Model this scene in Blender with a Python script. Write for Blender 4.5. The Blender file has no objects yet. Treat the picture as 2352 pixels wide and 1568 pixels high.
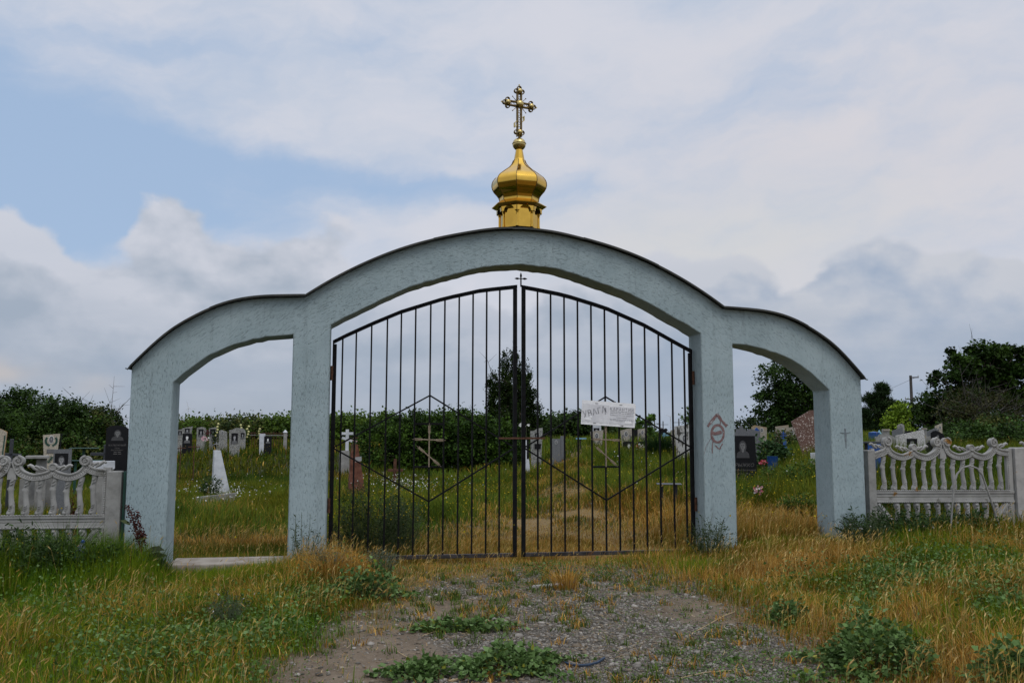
import bpy, math, random
import numpy as np
from mathutils import Vector, noise as mnoise
SC = bpy.context.scene
COL = SC.collection
rad = math.radians
random.seed(7)
RNG = np.random.default_rng(11)

# ------------------------------------------------------------------ camera
FPX, YAW, PITCH, ROLL, CAMZ = 2054.0, 0.1767, 0.1064, 0.0015, 1.42
cy, sy, cp, sp = math.cos(YAW), math.sin(YAW), math.cos(PITCH), math.sin(PITCH)
FV = np.array([sy*cp, cy*cp, sp]); RV = np.array([cy, -sy, 0.0]); UV = np.cross(RV, FV)
RV, UV = math.cos(ROLL)*RV + math.sin(ROLL)*UV, -math.sin(ROLL)*RV + math.cos(ROLL)*UV
cd = bpy.data.cameras.new('camera'); cam = bpy.data.objects.new('camera', cd); COL.objects.link(cam)
cd.sensor_width = 36; cd.lens = 36*FPX/2352; cd.clip_start = 0.05; cd.clip_end = 20000
from mathutils import Matrix
cam.matrix_world = Matrix(((RV[0], UV[0], -FV[0], 0), (RV[1], UV[1], -FV[1], 0), (RV[2], UV[2], -FV[2], CAMZ), (0, 0, 0, 1)))
SC.camera = cam
CAMP = np.array([0, 0, CAMZ])
def ray(px, py): return FV + RV*(px-1176)/FPX - UV*(py-784)/FPX      # survey ray through a point of the photograph
def at(px, py, d): return CAMP + ray(px, py)*d                       # ... at a distance d
def PL(px, py, Y):                                                   # ... on the vertical plane y = Y -> (x, z)
    r = ray(px, py); P = CAMP + r*(Y/r[1]); return float(P[0]), float(P[2])
def bearing(px): r = ray(px, 1003); return math.atan2(r[0], r[1])

# ------------------------------------------------------------------ node helpers
class S:
    """socket with arithmetic, for building math node chains"""
    def __init__(s, nt, k): s.nt, s.k = nt, k
    def _m(s, op, b=None, c=None, clamp=False):
        n = s.nt.nodes.new('ShaderNodeMath'); n.operation = op; n.use_clamp = clamp
        for i, v in enumerate((s, b, c)):
            if v is None: continue
            if isinstance(v, S): s.nt.links.new(v.k, n.inputs[i])
            else: n.inputs[i].default_value = v
        return S(s.nt, n.outputs[0])
    def __add__(s, o): return s._m('ADD', o)
    __radd__ = __add__
    def __sub__(s, o): return s._m('SUBTRACT', o)
    def __rsub__(s, o): return (s*-1.0) + o
    def __mul__(s, o): return s._m('MULTIPLY', o)
    __rmul__ = __mul__
    def pw(s, o): return s._m('POWER', o)
    def cl(s): return s._m('ADD', 0.0, clamp=True)
    def mx(s, o): return s._m('MAXIMUM', o)
    def mn(s, o): return s._m('MINIMUM', o)
    def step(s, a, b):
        n = s.nt.nodes.new('ShaderNodeMapRange'); n.interpolation_type = 'SMOOTHSTEP'
        s.nt.links.new(s.k, n.inputs[0]); n.inputs[1].default_value = a; n.inputs[2].default_value = b
        return S(s.nt, n.outputs[0])
def comb(nt, x, y, z):
    n = nt.nodes.new('ShaderNodeCombineXYZ')
    for i, v in enumerate((x, y, z)):
        if isinstance(v, S): nt.links.new(v.k, n.inputs[i])
        else: n.inputs[i].default_value = v
    return n.outputs[0]
def nz(nt, vec, scale, detail=4, rough=0.55, dist=0.0, col=False):
    n = nt.nodes.new('ShaderNodeTexNoise'); n.inputs['Scale'].default_value = scale; n.inputs['Detail'].default_value = detail
    n.inputs['Roughness'].default_value = rough; n.inputs['Distortion'].default_value = dist
    if vec is not None: nt.links.new(vec, n.inputs['Vector'])
    return n.outputs['Color'] if col else S(nt, n.outputs['Fac'])
def mixc(nt, f, a, b):
    n = nt.nodes.new('ShaderNodeMix'); n.data_type = 'RGBA'
    for i, v in ((0, f), (6, a), (7, b)):
        if isinstance(v, S): nt.links.new(v.k, n.inputs[i])
        elif isinstance(v, (tuple, list)): n.inputs[i].default_value = (*v, 1) if len(v) == 3 else v
        elif isinstance(v, float): n.inputs[i].default_value = v
        else: nt.links.new(v, n.inputs[i])
    return n.outputs[2]
def srgb(r, g, b):
    f = lambda c: (c/255/12.92) if c/255 <= 0.04045 else ((c/255+0.055)/1.055)**2.4
    return (f(r), f(g), f(b))

# ------------------------------------------------------------------ world: cloudy daylight sky
SUN_EL, SUN_AZ = rad(55), rad(165)      # azimuth clockwise from +y: behind the camera, a little to its right
wd = bpy.data.worlds.new('World'); SC.world = wd; wd.use_nodes = True
nt = wd.node_tree; nt.nodes.clear()
out = nt.nodes.new('ShaderNodeOutputWorld'); bg = nt.nodes.new('ShaderNodeBackground'); nt.links.new(bg.outputs[0], out.inputs[0])
skyt = nt.nodes.new('ShaderNodeTexSky'); skyt.sky_type = 'NISHITA'; skyt.sun_disc = False
skyt.sun_elevation = SUN_EL; skyt.sun_rotation = SUN_AZ; skyt.air_density = 1.0; skyt.dust_density = 1.5
BGS = 0.1
bg.inputs[1].default_value = BGS
tc = nt.nodes.new('ShaderNodeTexCoord'); sx = nt.nodes.new('ShaderNodeSeparateXYZ'); nt.links.new(tc.outputs['Generated'], sx.inputs[0])
X, Y, Z = (S(nt, sx.outputs[i]) for i in range(3))
AZ = X._m('ARCTAN2', Y); EL = Z._m('ARCSINE')
sk = comb(nt, AZ, EL, 0.0)
wn = nz(nt, sk, 5.0, 5, 0.6, 0, True)
vs = nt.nodes.new('ShaderNodeVectorMath'); vs.operation = 'MULTIPLY_ADD'; nt.links.new(wn, vs.inputs[0]); vs.inputs[1].default_value = (.16, .09, 0); vs.inputs[2].default_value = (-.08, -.045, 0)
va = nt.nodes.new('ShaderNodeVectorMath'); va.operation = 'ADD'; nt.links.new(sk, va.inputs[0]); nt.links.new(vs.outputs[0], va.inputs[1])
sw = nt.nodes.new('ShaderNodeSeparateXYZ'); nt.links.new(va.outputs[0], sw.inputs[0])
WA, WE = S(nt, sw.outputs[0]), S(nt, sw.outputs[1])
def azel(px, py):
    r = ray(px, py); r = r/np.linalg.norm(r); return math.atan2(r[0], r[1]), math.asin(r[2])
def blob(px, py, rx, ry, amp, tilt=0.0, a=None, e=None):
    a = a or WA; e = e or WE
    A, E_ = azel(px, py); da = a-A; de = e-E_
    if tilt: da, de = da*math.cos(tilt)+de*math.sin(tilt), de*math.cos(tilt)-da*math.sin(tilt)
    q = (da*(FPX/rx)).pw(2.0) + (de*(FPX/ry)).pw(2.0)
    return (q*-1.0)._m('EXPONENT')*amp
def total(L):
    r = L[0]
    for q in L[1:]: r = r+q
    return r
# high veil of cloud with blue gaps
n_hi = nz(nt, comb(nt, WA*1.0, WE*2.2, 3.1), 4.5, 8, 0.56)
n_hi2 = nz(nt, comb(nt, WA*1.0+WE*1.2, WE*3.0-WA*0.8, 9.1), 7.0, 8, 0.57)
blue = total([blob(-60, 300, 330, 230, 1.25), blob(300, 420, 330, 110, .95, -.1), blob(640, 400, 400, 50, .75, -.08), blob(980, 420, 260, 45, .7, -.05), blob(40, 520, 260, 110, .9), blob(560, 520, 240, 70, .5), blob(1050, 250, 60, 90, .42), blob(1150, 360, 60, 50, .4),
              blob(1320, 450, 70, 60, .42), blob(1250, 330, 50, 40, .3), blob(900, 120, 200, 60, .3), blob(330, 80, 200, 60, .35), blob(560, 100, 160, 60, .25), blob(850, 60, 120, 50, .25), blob(1550, 640, 200, 70, .35), blob(1900, 120, 250, 120, .18), blob(1750, 250, 300, 90, .2), blob(2200, 480, 300, 60, .2)])
blue = (blue - (n_hi-0.5)*1.1 - (n_hi2-0.5)*1.1 - 0.10).step(-0.12, 1.15)
whiter = (n_hi2*0.5 + n_hi*0.7).step(0.42, 0.78)
c_white = mixc(nt, whiter, srgb(194, 203, 219), srgb(209, 212, 223))
warm = blob(1980, 420, 620, 360, 1.0).cl()
c_white = mixc(nt, warm, c_white, mixc(nt, whiter, srgb(199, 204, 217), srgb(213, 211, 217)))
pale = blob(1650, 560, 420, 110, 1.0).cl()
c_white = mixc(nt, pale, c_white, srgb(210, 211, 214))
c_blue = mixc(nt, 0.85, skyt.outputs[0], tuple(v/BGS for v in srgb(167, 191, 222)))
lift = nt.nodes.new('ShaderNodeVectorMath'); lift.operation = 'SCALE'; nt.links.new(c_white, lift.inputs[0]); lift.inputs['Scale'].default_value = 1/BGS
c1 = mixc(nt, blue, lift.outputs[0], c_blue)
# heaped clouds lower down, lit from above
q_ = nz(nt, comb(nt, AZ, EL*1.2, 4.4), 12.0, 3, .5, 0, True)
vq = nt.nodes.new('ShaderNodeVectorMath'); vq.operation = 'MULTIPLY_ADD'; nt.links.new(q_, vq.inputs[0]); vq.inputs[1].default_value = (.06, .05, 0); vq.inputs[2].default_value = (-.03, -.025, 0)
sq = nt.nodes.new('ShaderNodeSeparateXYZ'); nt.links.new(vq.outputs[0], sq.inputs[0])
CA, CE = AZ+S(nt, sq.outputs[0]), EL+S(nt, sq.outputs[1])
def cum(off, det, sc=7.5):
    return nz(nt, comb(nt, AZ, (EL+off)*1.25, 1.7), sc, det, 0.5, 0.1)
n0 = cum(0.0, 9); s0, s1 = cum(0.0, 5), cum(0.020, 5)
mass = total([blob(410, 560, 150, 110, .55, 0, CA, CE), blob(390, 480, 75, 60, .30, 0, CA, CE), blob(560, 640, 160, 90, .40, 0, CA, CE), blob(20, 560, 130, 130, .60, 0, CA, CE), blob(700, 640, 70, 80, .45, 0, CA, CE), blob(250, 740, 500, 110, .55, 0, CA, CE), blob(780, 530, 110, 70, .30, 0, CA, CE), blob(940, 520, 130, 70, .22, 0, CA, CE),
              blob(1180, 800, 520, 170, .50, 0, CA, CE), blob(1600, 630, 150, 90, .40, 0, CA, CE), blob(1450, 560, 120, 50, .2, 0, CA, CE), blob(2030, 630, 170, 90, .48, 0, CA, CE), blob(2270, 640, 100, 60, .3, 0, CA, CE), blob(1900, 720, 200, 80, .45, 0, CA, CE), blob(2250, 760, 240, 90, .5, 0, CA, CE)])
low = (EL*-1.0 + 0.13).step(-0.12, 0.11)
cov = (n0-0.5)*0.95 + mass*0.72 + low*0.45 - 0.30
covm = cov.step(0.0, 0.095)
lit = ((s0-s1)*5.6 + 1.02 - cov*1.05).cl()
lit = lit*(EL.step(0.02, 0.17)*0.7+0.30)
right = AZ.step(0.22, 0.50)
c_dark = mixc(nt, right, srgb(166, 177, 192), srgb(160, 175, 197))
c_lit = mixc(nt, right, srgb(206, 209, 219), srgb(201, 204, 212))
c_cum = mixc(nt, lit, c_dark, c_lit)
n_low = nz(nt, comb(nt, AZ*0.8, EL*3.6, 5.0), 5.0, 4, 0.5)
slate = (low*(n_low.step(0.30, 0.68)*0.8+0.2)).cl()
c_cum = mixc(nt, slate*0.75, c_cum, srgb(148, 164, 184))
hz = ((EL*-1.0+0.06).step(0.0, 0.06))*((AZ*-1.0+0.42).step(0.0, .5)*0.7+0.3)
c_cum = mixc(nt, hz*.8, c_cum, srgb(166, 174, 186))
pinkish = total([blob(10, 840, 60, 22, .8, 0, CA, CE), blob(210, 870, 60, 18, .35, 0, CA, CE)]).cl()
c_cum = mixc(nt, pinkish, c_cum, srgb(196, 190, 188))
l2 = nt.nodes.new('ShaderNodeVectorMath'); l2.operation = 'SCALE'; nt.links.new(c_cum, l2.inputs[0]); l2.inputs['Scale'].default_value = 1/BGS
ctop = mixc(nt, covm*0.95, c1, l2.outputs[0])
# the veiled sun brightens the cloud round it, behind the camera
sd_ = (math.cos(SUN_EL)*math.sin(SUN_AZ), math.cos(SUN_EL)*math.cos(SUN_AZ), math.sin(SUN_EL))
glow = (X*sd_[0]+Y*sd_[1]+Z*sd_[2]).mx(0.0).pw(5.0)*0.8+1.0+EL.step(0.50, 1.25)*0.85
gsc = nt.nodes.new('ShaderNodeVectorMath'); gsc.operation = 'SCALE'; nt.links.new(ctop, gsc.inputs[0]); nt.links.new(glow.k, gsc.inputs['Scale']); ctop = gsc.outputs[0]
# below the horizon the world is dull land
below = (Z*-1.0).step(0.0, 0.02)
ctop = mixc(nt, below, ctop, tuple(v/BGS for v in (0.06, 0.06, 0.035)))
nt.links.new(ctop, bg.inputs[0])

sl = bpy.data.lights.new('sun', 'SUN'); sun = bpy.data.objects.new('sun', sl); COL.objects.link(sun)
sl.energy = 0.7; sl.angle = rad(22); sl.color = (1.0, 0.93, 0.82)
sun.rotation_euler = (rad(90)-SUN_EL, 0, math.pi-SUN_AZ); sun.location = (0, -5, 20)
SC.view_settings.view_transform = 'Standard'; SC.view_settings.look = 'None'; SC.view_settings.exposure = 0; SC.view_settings.gamma = 1
SC.render.film_transparent = False
SC.cycles.max_bounces = 6; SC.cycles.transparent_max_bounces = 6; SC.cycles.use_denoising = True

# ------------------------------------------------------------------ mesh helpers
class MB:
    def __init__(s): s.v, s.f, s.m = [], [], []
    def poly(s, pts, m=0):
        k = len(s.v); s.v += [tuple(map(float, p)) for p in pts]; s.f.append(list(range(k, k+len(pts)))); s.m.append(m)
    def add(s, V, F, m=0):
        k = len(s.v); s.v += [tuple(map(float, p)) for p in V]
        for f in F: s.f.append([k+i for i in f]); s.m.append(m)
    def box(s, x0, x1, y0, y1, z0, z1, m=0):
        V = [(x, y, z) for z in (z0, z1) for y in (y0, y1) for x in (x0, x1)]
        s.add(V, [(0, 2, 3, 1), (4, 5, 7, 6), (0, 1, 5, 4), (2, 6, 7, 3), (0, 4, 6, 2), (1, 3, 7, 5)], m)
    def prism(s, pts, y0, y1, m=0, m2=None):
        """outline in x,z (counter-clockwise seen from -y) extruded from y0 (front) to y1"""
        n = len(pts); V = [(x, y0, z) for x, z in pts]+[(x, y1, z) for x, z in pts]
        s.add(V, [list(range(n))], m)
        s.add(V, [list(range(2*n-1, n-1, -1))]+[(i+n, (i+1) % n+n, (i+1) % n, i) for i in range(n)], m if m2 is None else m2)
    def beam(s, a, b, w, t, m=0, up=(0, 1, 0)):
        a, b = Vector(a), Vector(b); d = (b-a).normalized(); u = Vector(up); p = d.cross(u).normalized()*(w/2); q = p.cross(d).normalized()*(t/2)
        V = [a-p-q, a+p-q, a+p+q, a-p+q, b-p-q, b+p-q, b+p+q, b-p+q]
        s.add(V, [(3, 2, 1, 0), (4, 5, 6, 7), (0, 1, 5, 4), (1, 2, 6, 5), (2, 3, 7, 6), (3, 0, 4, 7)], m)
    def tube(s, pts, r, n=8, m=0, cap=True, flat=1.0):
        P = [Vector(p) for p in pts]; L = len(P); R = r if isinstance(r, (list, tuple)) else [r]*L
        V = []; ref = None
        for i, p in enumerate(P):
            d = (P[min(i+1, L-1)]-P[max(i-1, 0)])
            d = d.normalized() if d.length > 1e-9 else Vector((0, 0, 1))
            if ref is None: ref = Vector((0, 1, 0)) if abs(d.y) < .9 else Vector((1, 0, 0))
            a = d.cross(ref).normalized(); b = a.cross(d).normalized(); ref = b
            for k in range(n):
                t = 2*math.pi*k/n; V.append(p+a*math.cos(t)*R[i]+b*math.sin(t)*R[i]*flat)
        F = [(i*n+k, i*n+(k+1) % n, (i+1)*n+(k+1) % n, (i+1)*n+k) for i in range(L-1) for k in range(n)]
        if cap: F += [list(range(n-1, -1, -1)), [(L-1)*n+k for k in range(n)]]
        s.add(V, F, m)
    def lathe(s, prof, n=24, c=(0, 0, 0), m=0, ph=0.0, cap=True):
        V = [(c[0]+r*math.cos(2*math.pi*k/n+ph), c[1]+r*math.sin(2*math.pi*k/n+ph), c[2]+z) for r, z in prof for k in range(n)]
        L = len(prof); F = [(i*n+k, i*n+(k+1) % n, (i+1)*n+(k+1) % n, (i+1)*n+k) for i in range(L-1) for k in range(n)]
        if cap: F += [list(range(n-1, -1, -1)), [(L-1)*n+k for k in range(n)]]
        s.add(V, F, m)
    def ell(s, c, r, nu=12, nv=8, m=0, rot=None):
        V = []; 
        for j in range(nv+1):
            p = math.pi*j/nv
            for i in range(nu):
                t = 2*math.pi*i/nu; w = Vector((r[0]*math.sin(p)*math.cos(t), r[1]*math.sin(p)*math.sin(t), -r[2]*math.cos(p)))
                if rot is not None: w = rot @ w
                V.append((c[0]+w.x, c[1]+w.y, c[2]+w.z))
        F = [(j*nu+i, j*nu+(i+1) % nu, (j+1)*nu+(i+1) % nu, (j+1)*nu+i) for j in range(nv) for i in range(nu)]
        s.add(V, F, m)
    def disc(s, cx, cz, rx, rz, y0, y1, m=0, n=20, m2=None):
        s.prism([(cx+rx*math.cos(2*math.pi*k/n), cz+rz*math.sin(2*math.pi*k/n)) for k in range(n)], y0, y1, m, m2)
    def build(s, name, mats, parent=None, world=False, smooth=35, bevel=0, kind=None, weld=False):
        me = bpy.data.meshes.new(name)
        V = s.v
        if world and parent is not None:
            l = parent.location; V = [(a-l.x, b-l.y, c-l.z) for a, b, c in V]
        me.from_pydata(V, [], s.f)
        mats = mats if isinstance(mats, (list, tuple)) else [mats]
        for q in mats: me.materials.append(q)
        me.polygons.foreach_set('material_index', s.m)
        if weld:
            import bmesh
            bm = bmesh.new(); bm.from_mesh(me); bmesh.ops.remove_doubles(bm, verts=bm.verts, dist=1e-4); bmesh.ops.recalc_face_normals(bm, faces=bm.faces); bm.to_mesh(me); bm.free()
        if smooth:
            me.polygons.foreach_set('use_smooth', [True]*len(me.polygons)); me.set_sharp_from_angle(angle=rad(smooth))
        me.update(); me.validate()
        o = bpy.data.objects.new(name, me); COL.objects.link(o)
        if parent is not None: o.parent = parent
        if kind: o['kind'] = kind
        if bevel:
            b = o.modifiers.new('soft_edges', 'BEVEL'); b.width = bevel; b.segments = 2; b.limit_method = 'ANGLE'; b.angle_limit = rad(40)
        return o
def thing(name, label, cat, loc=(0, 0, 0), rz=0.0, group=None):
    o = bpy.data.objects.new(name, None); COL.objects.link(o); o.location = loc; o.rotation_euler = (0, 0, rz); o.empty_display_size = .1
    return tag(o, label, cat, group)
def tag(o, label, cat, group=None):
    o['label'] = label; o['category'] = cat
    if group: o['group'] = group
    return o
def copy_tree(o, parent=None):
    c = o.copy(); COL.objects.link(c)
    if parent is not None: c.parent = parent
    for ch in [q for q in o.children]: copy_tree(ch, c)
    return c
FONT = None
def text_mesh(txt, size, shear=0.0, spacing=1.0, align='CENTER', wide=1.0, bold=0.0):
    """returns verts(x,y), faces of flat lettering"""
    cu = bpy.data.curves.new('lettering', 'FONT'); cu.body = txt; cu.size = size; cu.align_x = align; cu.align_y = 'CENTER'; cu.shear = shear
    cu.space_character = spacing; cu.offset = bold; cu.resolution_u = 3
    o = bpy.data.objects.new('lettering', cu); COL.objects.link(o)
    dg = bpy.context.evaluated_depsgraph_get(); dg.update()
    me = bpy.data.meshes.new_from_object(o.evaluated_get(dg))
    V = [(v.co.x*wide, v.co.y) for v in me.vertices]; F = [list(p.vertices) for p in me.polygons]
    bpy.data.objects.remove(o); bpy.data.curves.remove(cu); bpy.data.meshes.remove(me)
    return V, F

# ------------------------------------------------------------------ materials
def newmat(name):
    m = bpy.data.materials.new(name); m.use_nodes = True; n = m.node_tree; n.nodes.clear()
    o = n.nodes.new('ShaderNodeOutputMaterial'); b = n.nodes.new('ShaderNodeBsdfPrincipled'); n.links.new(b.outputs[0], o.inputs[0])
    return m, n, b, o
def bumpn(n, b, h, strength, dist=0.01):
    q = n.nodes.new('ShaderNodeBump'); q.inputs['Strength'].default_value = strength; q.inputs['Distance'].default_value = dist
    n.links.new(h.k, q.inputs['Height']); n.links.new(q.outputs[0], b.inputs['Normal'])
def surf(name, c1, c2, scale=8.0, rough=0.85, bs=40.0, bump=0.3, metal=0.0, spots=None, stretch=(1, 1, 1), bdist=0.006, lo=0.35, hi=0.65, spec=0.3):
    """two colours mixed by noise, optional third colour in patches, fine bump"""
    m, n, b, o = newmat(name); t = n.nodes.new('ShaderNodeTexCoord')
    mp = n.nodes.new('ShaderNodeMapping'); n.links.new(t.outputs['Object'], mp.inputs[0]); mp.inputs['Scale'].default_value = stretch
    v = mp.outputs[0]
    c = mixc(n, nz(n, v, scale, 6, .62).step(lo, hi), c1, c2)
    if spots:
        sc, th, colr = spots
        c = mixc(n, nz(n, v, sc, 5, .65).step(th, th+.07), c, colr)
    n.links.new(c, b.inputs['Base Color']); b.inputs['Roughness'].default_value = rough; b.inputs['Metallic'].default_value = metal
    b.inputs['Specular IOR Level'].default_value = spec
    if bump: bumpn(n, b, nz(n, v, bs, 4, .6), bump, bdist)
    return m
def speckle(name, base, chips, scale=90.0, rough=.75, lichen=None, amount=.5):
    """terrazzo / crushed stone facing: chips of another colour"""
    m, n, b, o = newmat(name); t = n.nodes.new('ShaderNodeTexCoord'); v = t.outputs['Object']
    vo = n.nodes.new('ShaderNodeTexVoronoi'); n.links.new(v, vo.inputs[0]); vo.inputs['Scale'].default_value = scale
    sp_ = n.nodes.new('ShaderNodeSeparateColor'); n.links.new(vo.outputs['Color'], sp_.inputs[0])
    f = S(n, sp_.outputs[0]).step(1-amount-.12, 1-amount+.12)
    c = mixc(n, f, base, chips)
    c = mixc(n, nz(n, v, 3.0, 5, .6).step(.45, .75)*0.45, c, tuple(x*.55 for x in base))
    if lichen:
        g = n.nodes.new('ShaderNodeSeparateXYZ'); n.links.new(t.outputs['Object'], g.inputs[0])
        c = mixc(n, nz(n, v, 7.0, 6, .7).step(lichen[0], lichen[0]+.12)*(S(n, g.outputs[2]).step(lichen[2], lichen[3])), c, lichen[1])
    n.links.new(c, b.inputs['Base Color']); b.inputs['Roughness'].default_value = rough; b.inputs['Specular IOR Level'].default_value = .3
    bumpn(n, b, S(n, vo.outputs['Distance']), .35, .006)
    return m
def leafmat(name, rough=.55, trans=.28, spec=.25):
    m, n, b, o = newmat(name)
    a = n.nodes.new('ShaderNodeAttribute'); a.attribute_name = 'tint'; n.links.new(a.outputs['Color'], b.inputs['Base Color'])
    b.inputs['Roughness'].default_value = rough; b.inputs['Specular IOR Level'].default_value = spec
    tr = n.nodes.new('ShaderNodeBsdfTranslucent'); n.links.new(a.outputs['Color'], tr.inputs[0])
    mx = n.nodes.new('ShaderNodeMixShader'); mx.inputs[0].default_value = trans
    n.links.new(b.outputs[0], mx.inputs[1]); n.links.new(tr.outputs[0], mx.inputs[2]); n.links.new(mx.outputs[0], o.inputs[0])
    return m
def plain(name, c, rough=.6, metal=0.0, spec=.4):
    return surf(name, tuple(x*.88 for x in c), tuple(min(1, x*1.1) for x in c), 14.0, rough, 60.0, .12, metal, spec=spec)
M = {}
M['leaf'] = leafmat('leaf', .6, .2, .10); M['grass'] = leafmat('grass_blade', .7, .18, .04)
M['concrete'] = surf('weathered_concrete', (.20, .195, .18), (.30, .295, .275), 5.0, .9, 70.0, .35, spots=(9.0, .64, (.10, .095, .085)))
M['fence'] = surf('cast_concrete', (.25, .245, .23), (.345, .34, .32), 4.0, .85, 90.0, .3, spots=(6.0, .60, (.17, .165, .145)))
M['fence_lichen'] = surf('cast_concrete_lichen', (.25, .245, .23), (.345, .34, .32), 4.0, .85, 90.0, .3, spots=(5.0, .62, (.25, .13, .03)))
M['iron'] = surf('black_painted_iron', (.004, .004, .0045), (.009, .009, .010), 20.0, .6, 60, .2, spots=(6.0, .74, (.04, .02, .012)), spec=.1)
M['rust'] = surf('rusty_iron', (.05, .022, .012), (.11, .05, .028), 22.0, .8, 70, .4, spots=(9.0, .62, (.02, .014, .012)))
M['bronze'] = surf('flaking_bronze_paint', (.20, .155, .105), (.30, .24, .17), 40.0, .6, 120, .4, spots=(18.0, .62, (.10, .055, .04)))
M['blackgranite'] = surf('polished_black_granite', (.006, .006, .007), (.011, .011, .012), 60.0, .3, 60, 0, spec=.22)
M['greygranite'] = surf('grey_granite', (.10, .105, .11), (.17, .175, .18), 90.0, .5, 60, .1)
M['engrave'] = plain('engraved_light', (.30, .30, .30), .7); M['engrave_mid'] = plain('engraved_mid', (.12, .12, .12), .7); M['engrave_dim'] = plain('engraved_dim', (.055, .055, .056), .7); M['engrave_soft'] = plain('engraved_soft', (.17, .17, .165), .7); M['engrave_faint'] = plain('engraved_faint', (.11, .105, .10), .7)
M['whitepaint'] = surf('worn_white_paint', (.43, .45, .47), (.56, .58, .60), 6.0, .7, 40, .25, spots=(5.0, .62, (.25, .25, .24)))
M['enamel'] = plain('white_enamel', (.62, .62, .60), .3)
M['beige'] = speckle('beige_stone_chips', (.34, .30, .235), (.47, .42, .33), 70, .8)
M['greychips'] = speckle('grey_stone_chips', (.15, .15, .135), (.33, .33, .305), 60, .85)
M['whitechips'] = speckle('white_marble_chips', (.30, .29, .27), (.62, .61, .58), 120, .85, (.5, (.33, .15, .05), .86, 1.05), .6)
M['orangechips'] = speckle('lichened_stone', (.27, .245, .20), (.38, .345, .28), 80, .85, (.42, (.30, .17, .04), .72, 1.05))
M['orangebeige'] = speckle('lichened_beige', (.33, .28, .20), (.42, .36, .26), 70, .85, (.40, (.36, .20, .05), .95, 1.2))
M['brownchips'] = speckle('red_brown_terrazzo', (.15, .085, .065), (.60, .52, .46), 55, .8, (.47, (.26, .10, .02), 1.35, 1.75), .12)
M['oldwhite'] = surf('streaked_old_whitewash', (.36, .35, .33), (.48, .48, .46), 5.0, .9, 40, .3, spots=(4.5, .50, (.07, .065, .055)), stretch=(2.5, 2.5, .7))
M['greenpaint'] = plain('dark_green_paint', (.015, .06, .042), .5); M['bluepaint'] = plain('blue_paint', (.015, .07, .26), .45); M['skypaint'] = plain('sky_blue_paint', (.17, .34, .44), .55)
M['slate'] = plain('slate_paint', (.035, .039, .045), .5)
M['pink'] = plain('pink_petals', (.62, .16, .24), .7); M['palepink'] = plain('pale_pink_petals', (.66, .38, .42), .7); M['redpetal'] = plain('red_petals', (.5, .03, .035), .7); M['whitepetal'] = plain('white_petals', (.75, .75, .72), .7)
M['bark'] = surf('bark', (.045, .035, .027), (.10, .08, .062), 14.0, .95, 30, .7, stretch=(1, 1, .25), bdist=.03)
M['deadwood'] = surf('dead_wood', (.05, .045, .04), (.10, .09, .08), 10.0, .9, 30, .4)
M['straw'] = plain('dry_straw', (.36, .27, .15), .8)
# ================================================================== gateway arch
YW, TH = 10.476, 0.415               # front face of the gateway, its thickness
SX = 1.08; X0 = 1.8508*SX            # centre of the gateway
zu = lambda z: (z-1.6)*SX+CAMZ
def spline(pts):
    xs = np.array([p[0] for p in pts]); zs = np.array([p[1] for p in pts]); n = len(xs)
    A = np.zeros((n, n)); r = np.zeros(n); h = np.diff(xs)
    A[0, 0] = A[-1, -1] = 1
    for i in range(1, n-1):
        A[i, i-1], A[i, i], A[i, i+1] = h[i-1], 2*(h[i-1]+h[i]), h[i]; r[i] = 6*((zs[i+1]-zs[i])/h[i]-(zs[i]-zs[i-1])/h[i-1])
    Mm = np.linalg.solve(A, r)
    def f(x):
        i = int(np.clip(np.searchsorted(xs, x)-1, 0, n-2)); a = (xs[i+1]-x)/h[i]; b = (x-xs[i])/h[i]
        return a*zs[i]+b*zs[i+1]+((a**3-a)*Mm[i]+(b**3-b)*Mm[i+1])*h[i]**2/6
    return f
main_top = spline([(0, 3.915), (.3, 3.897), (.65, 3.835), (1.2, 3.69), (1.86, 3.402), (2.2, 3.20), (2.365, 3.088)])
side_top = spline([(2.365, 3.088), (2.6, 3.078), (2.9, 3.052), (3.25, 2.957), (3.5, 2.83), (3.75, 2.655), (3.92, 2.49), (4.09, 2.304)])
main_in = spline([(0, 3.518), (.43, 3.475), (.7, 3.405), (1.04, 3.298), (1.24, 3.228), (1.55, 3.08), (2.091, 2.795)])
side_in = spline([(2.48, 2.677), (2.7, 2.655), (2.85, 2.625), (3.0, 2.582), (3.13, 2.535), (3.3, 2.455), (3.49, 2.32), (3.6, 2.225), (3.69, 2.14)])
top_z = lambda a: main_top(a) if a < 2.365 else side_top(a)
A_, B_, C_, D_ = 4.085, 3.672, 2.48, 2.091
gw = thing('gateway', 'pale blue stuccoed concrete cemetery gateway with one wide arch between two narrow side arches', 'gateway', (X0, YW, 0))
m, n, b, o = newmat('pale_blue_stucco')
t = n.nodes.new('ShaderNodeTexCoord'); g = n.nodes.new('ShaderNodeSeparateXYZ'); n.links.new(t.outputs['Object'], g.inputs[0])
gx, gy, gz = (S(n, g.outputs[i]) for i in range(3))
upper = gz.step(zu(2.25), zu(2.75))
rr = ((gx*gx)+(gz+1.6).pw(2.0)).pw(.5)
vA = comb(n, gx*7.0, gy*7.0, gz*1.6); vB = comb(n, gx*1.9, gy*7.0, (rr)*9.0)
gA = nz(n, vA, 13.0, 4, .66, .5); gB = nz(n, vB, 10.0, 4, .66, 1.0)
gr = gA*(1.0-upper)+gB*upper
pit = gr.step(.37, .44)
fine = nz(n, t.outputs['Object'], 130, 3, .6)
tone = nz(n, t.outputs['Object'], 2.2, 6, .65)
c = mixc(n, tone.step(.3, .7), (.285, .36, .375), (.345, .425, .44))
streak = nz(n, comb(n, gx*6.0, gy*6.0, gz*.5), 1.6, 6, .7).step(.52, .72)
c = mixc(n, streak*.5, c, (.20, .245, .25))
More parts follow.
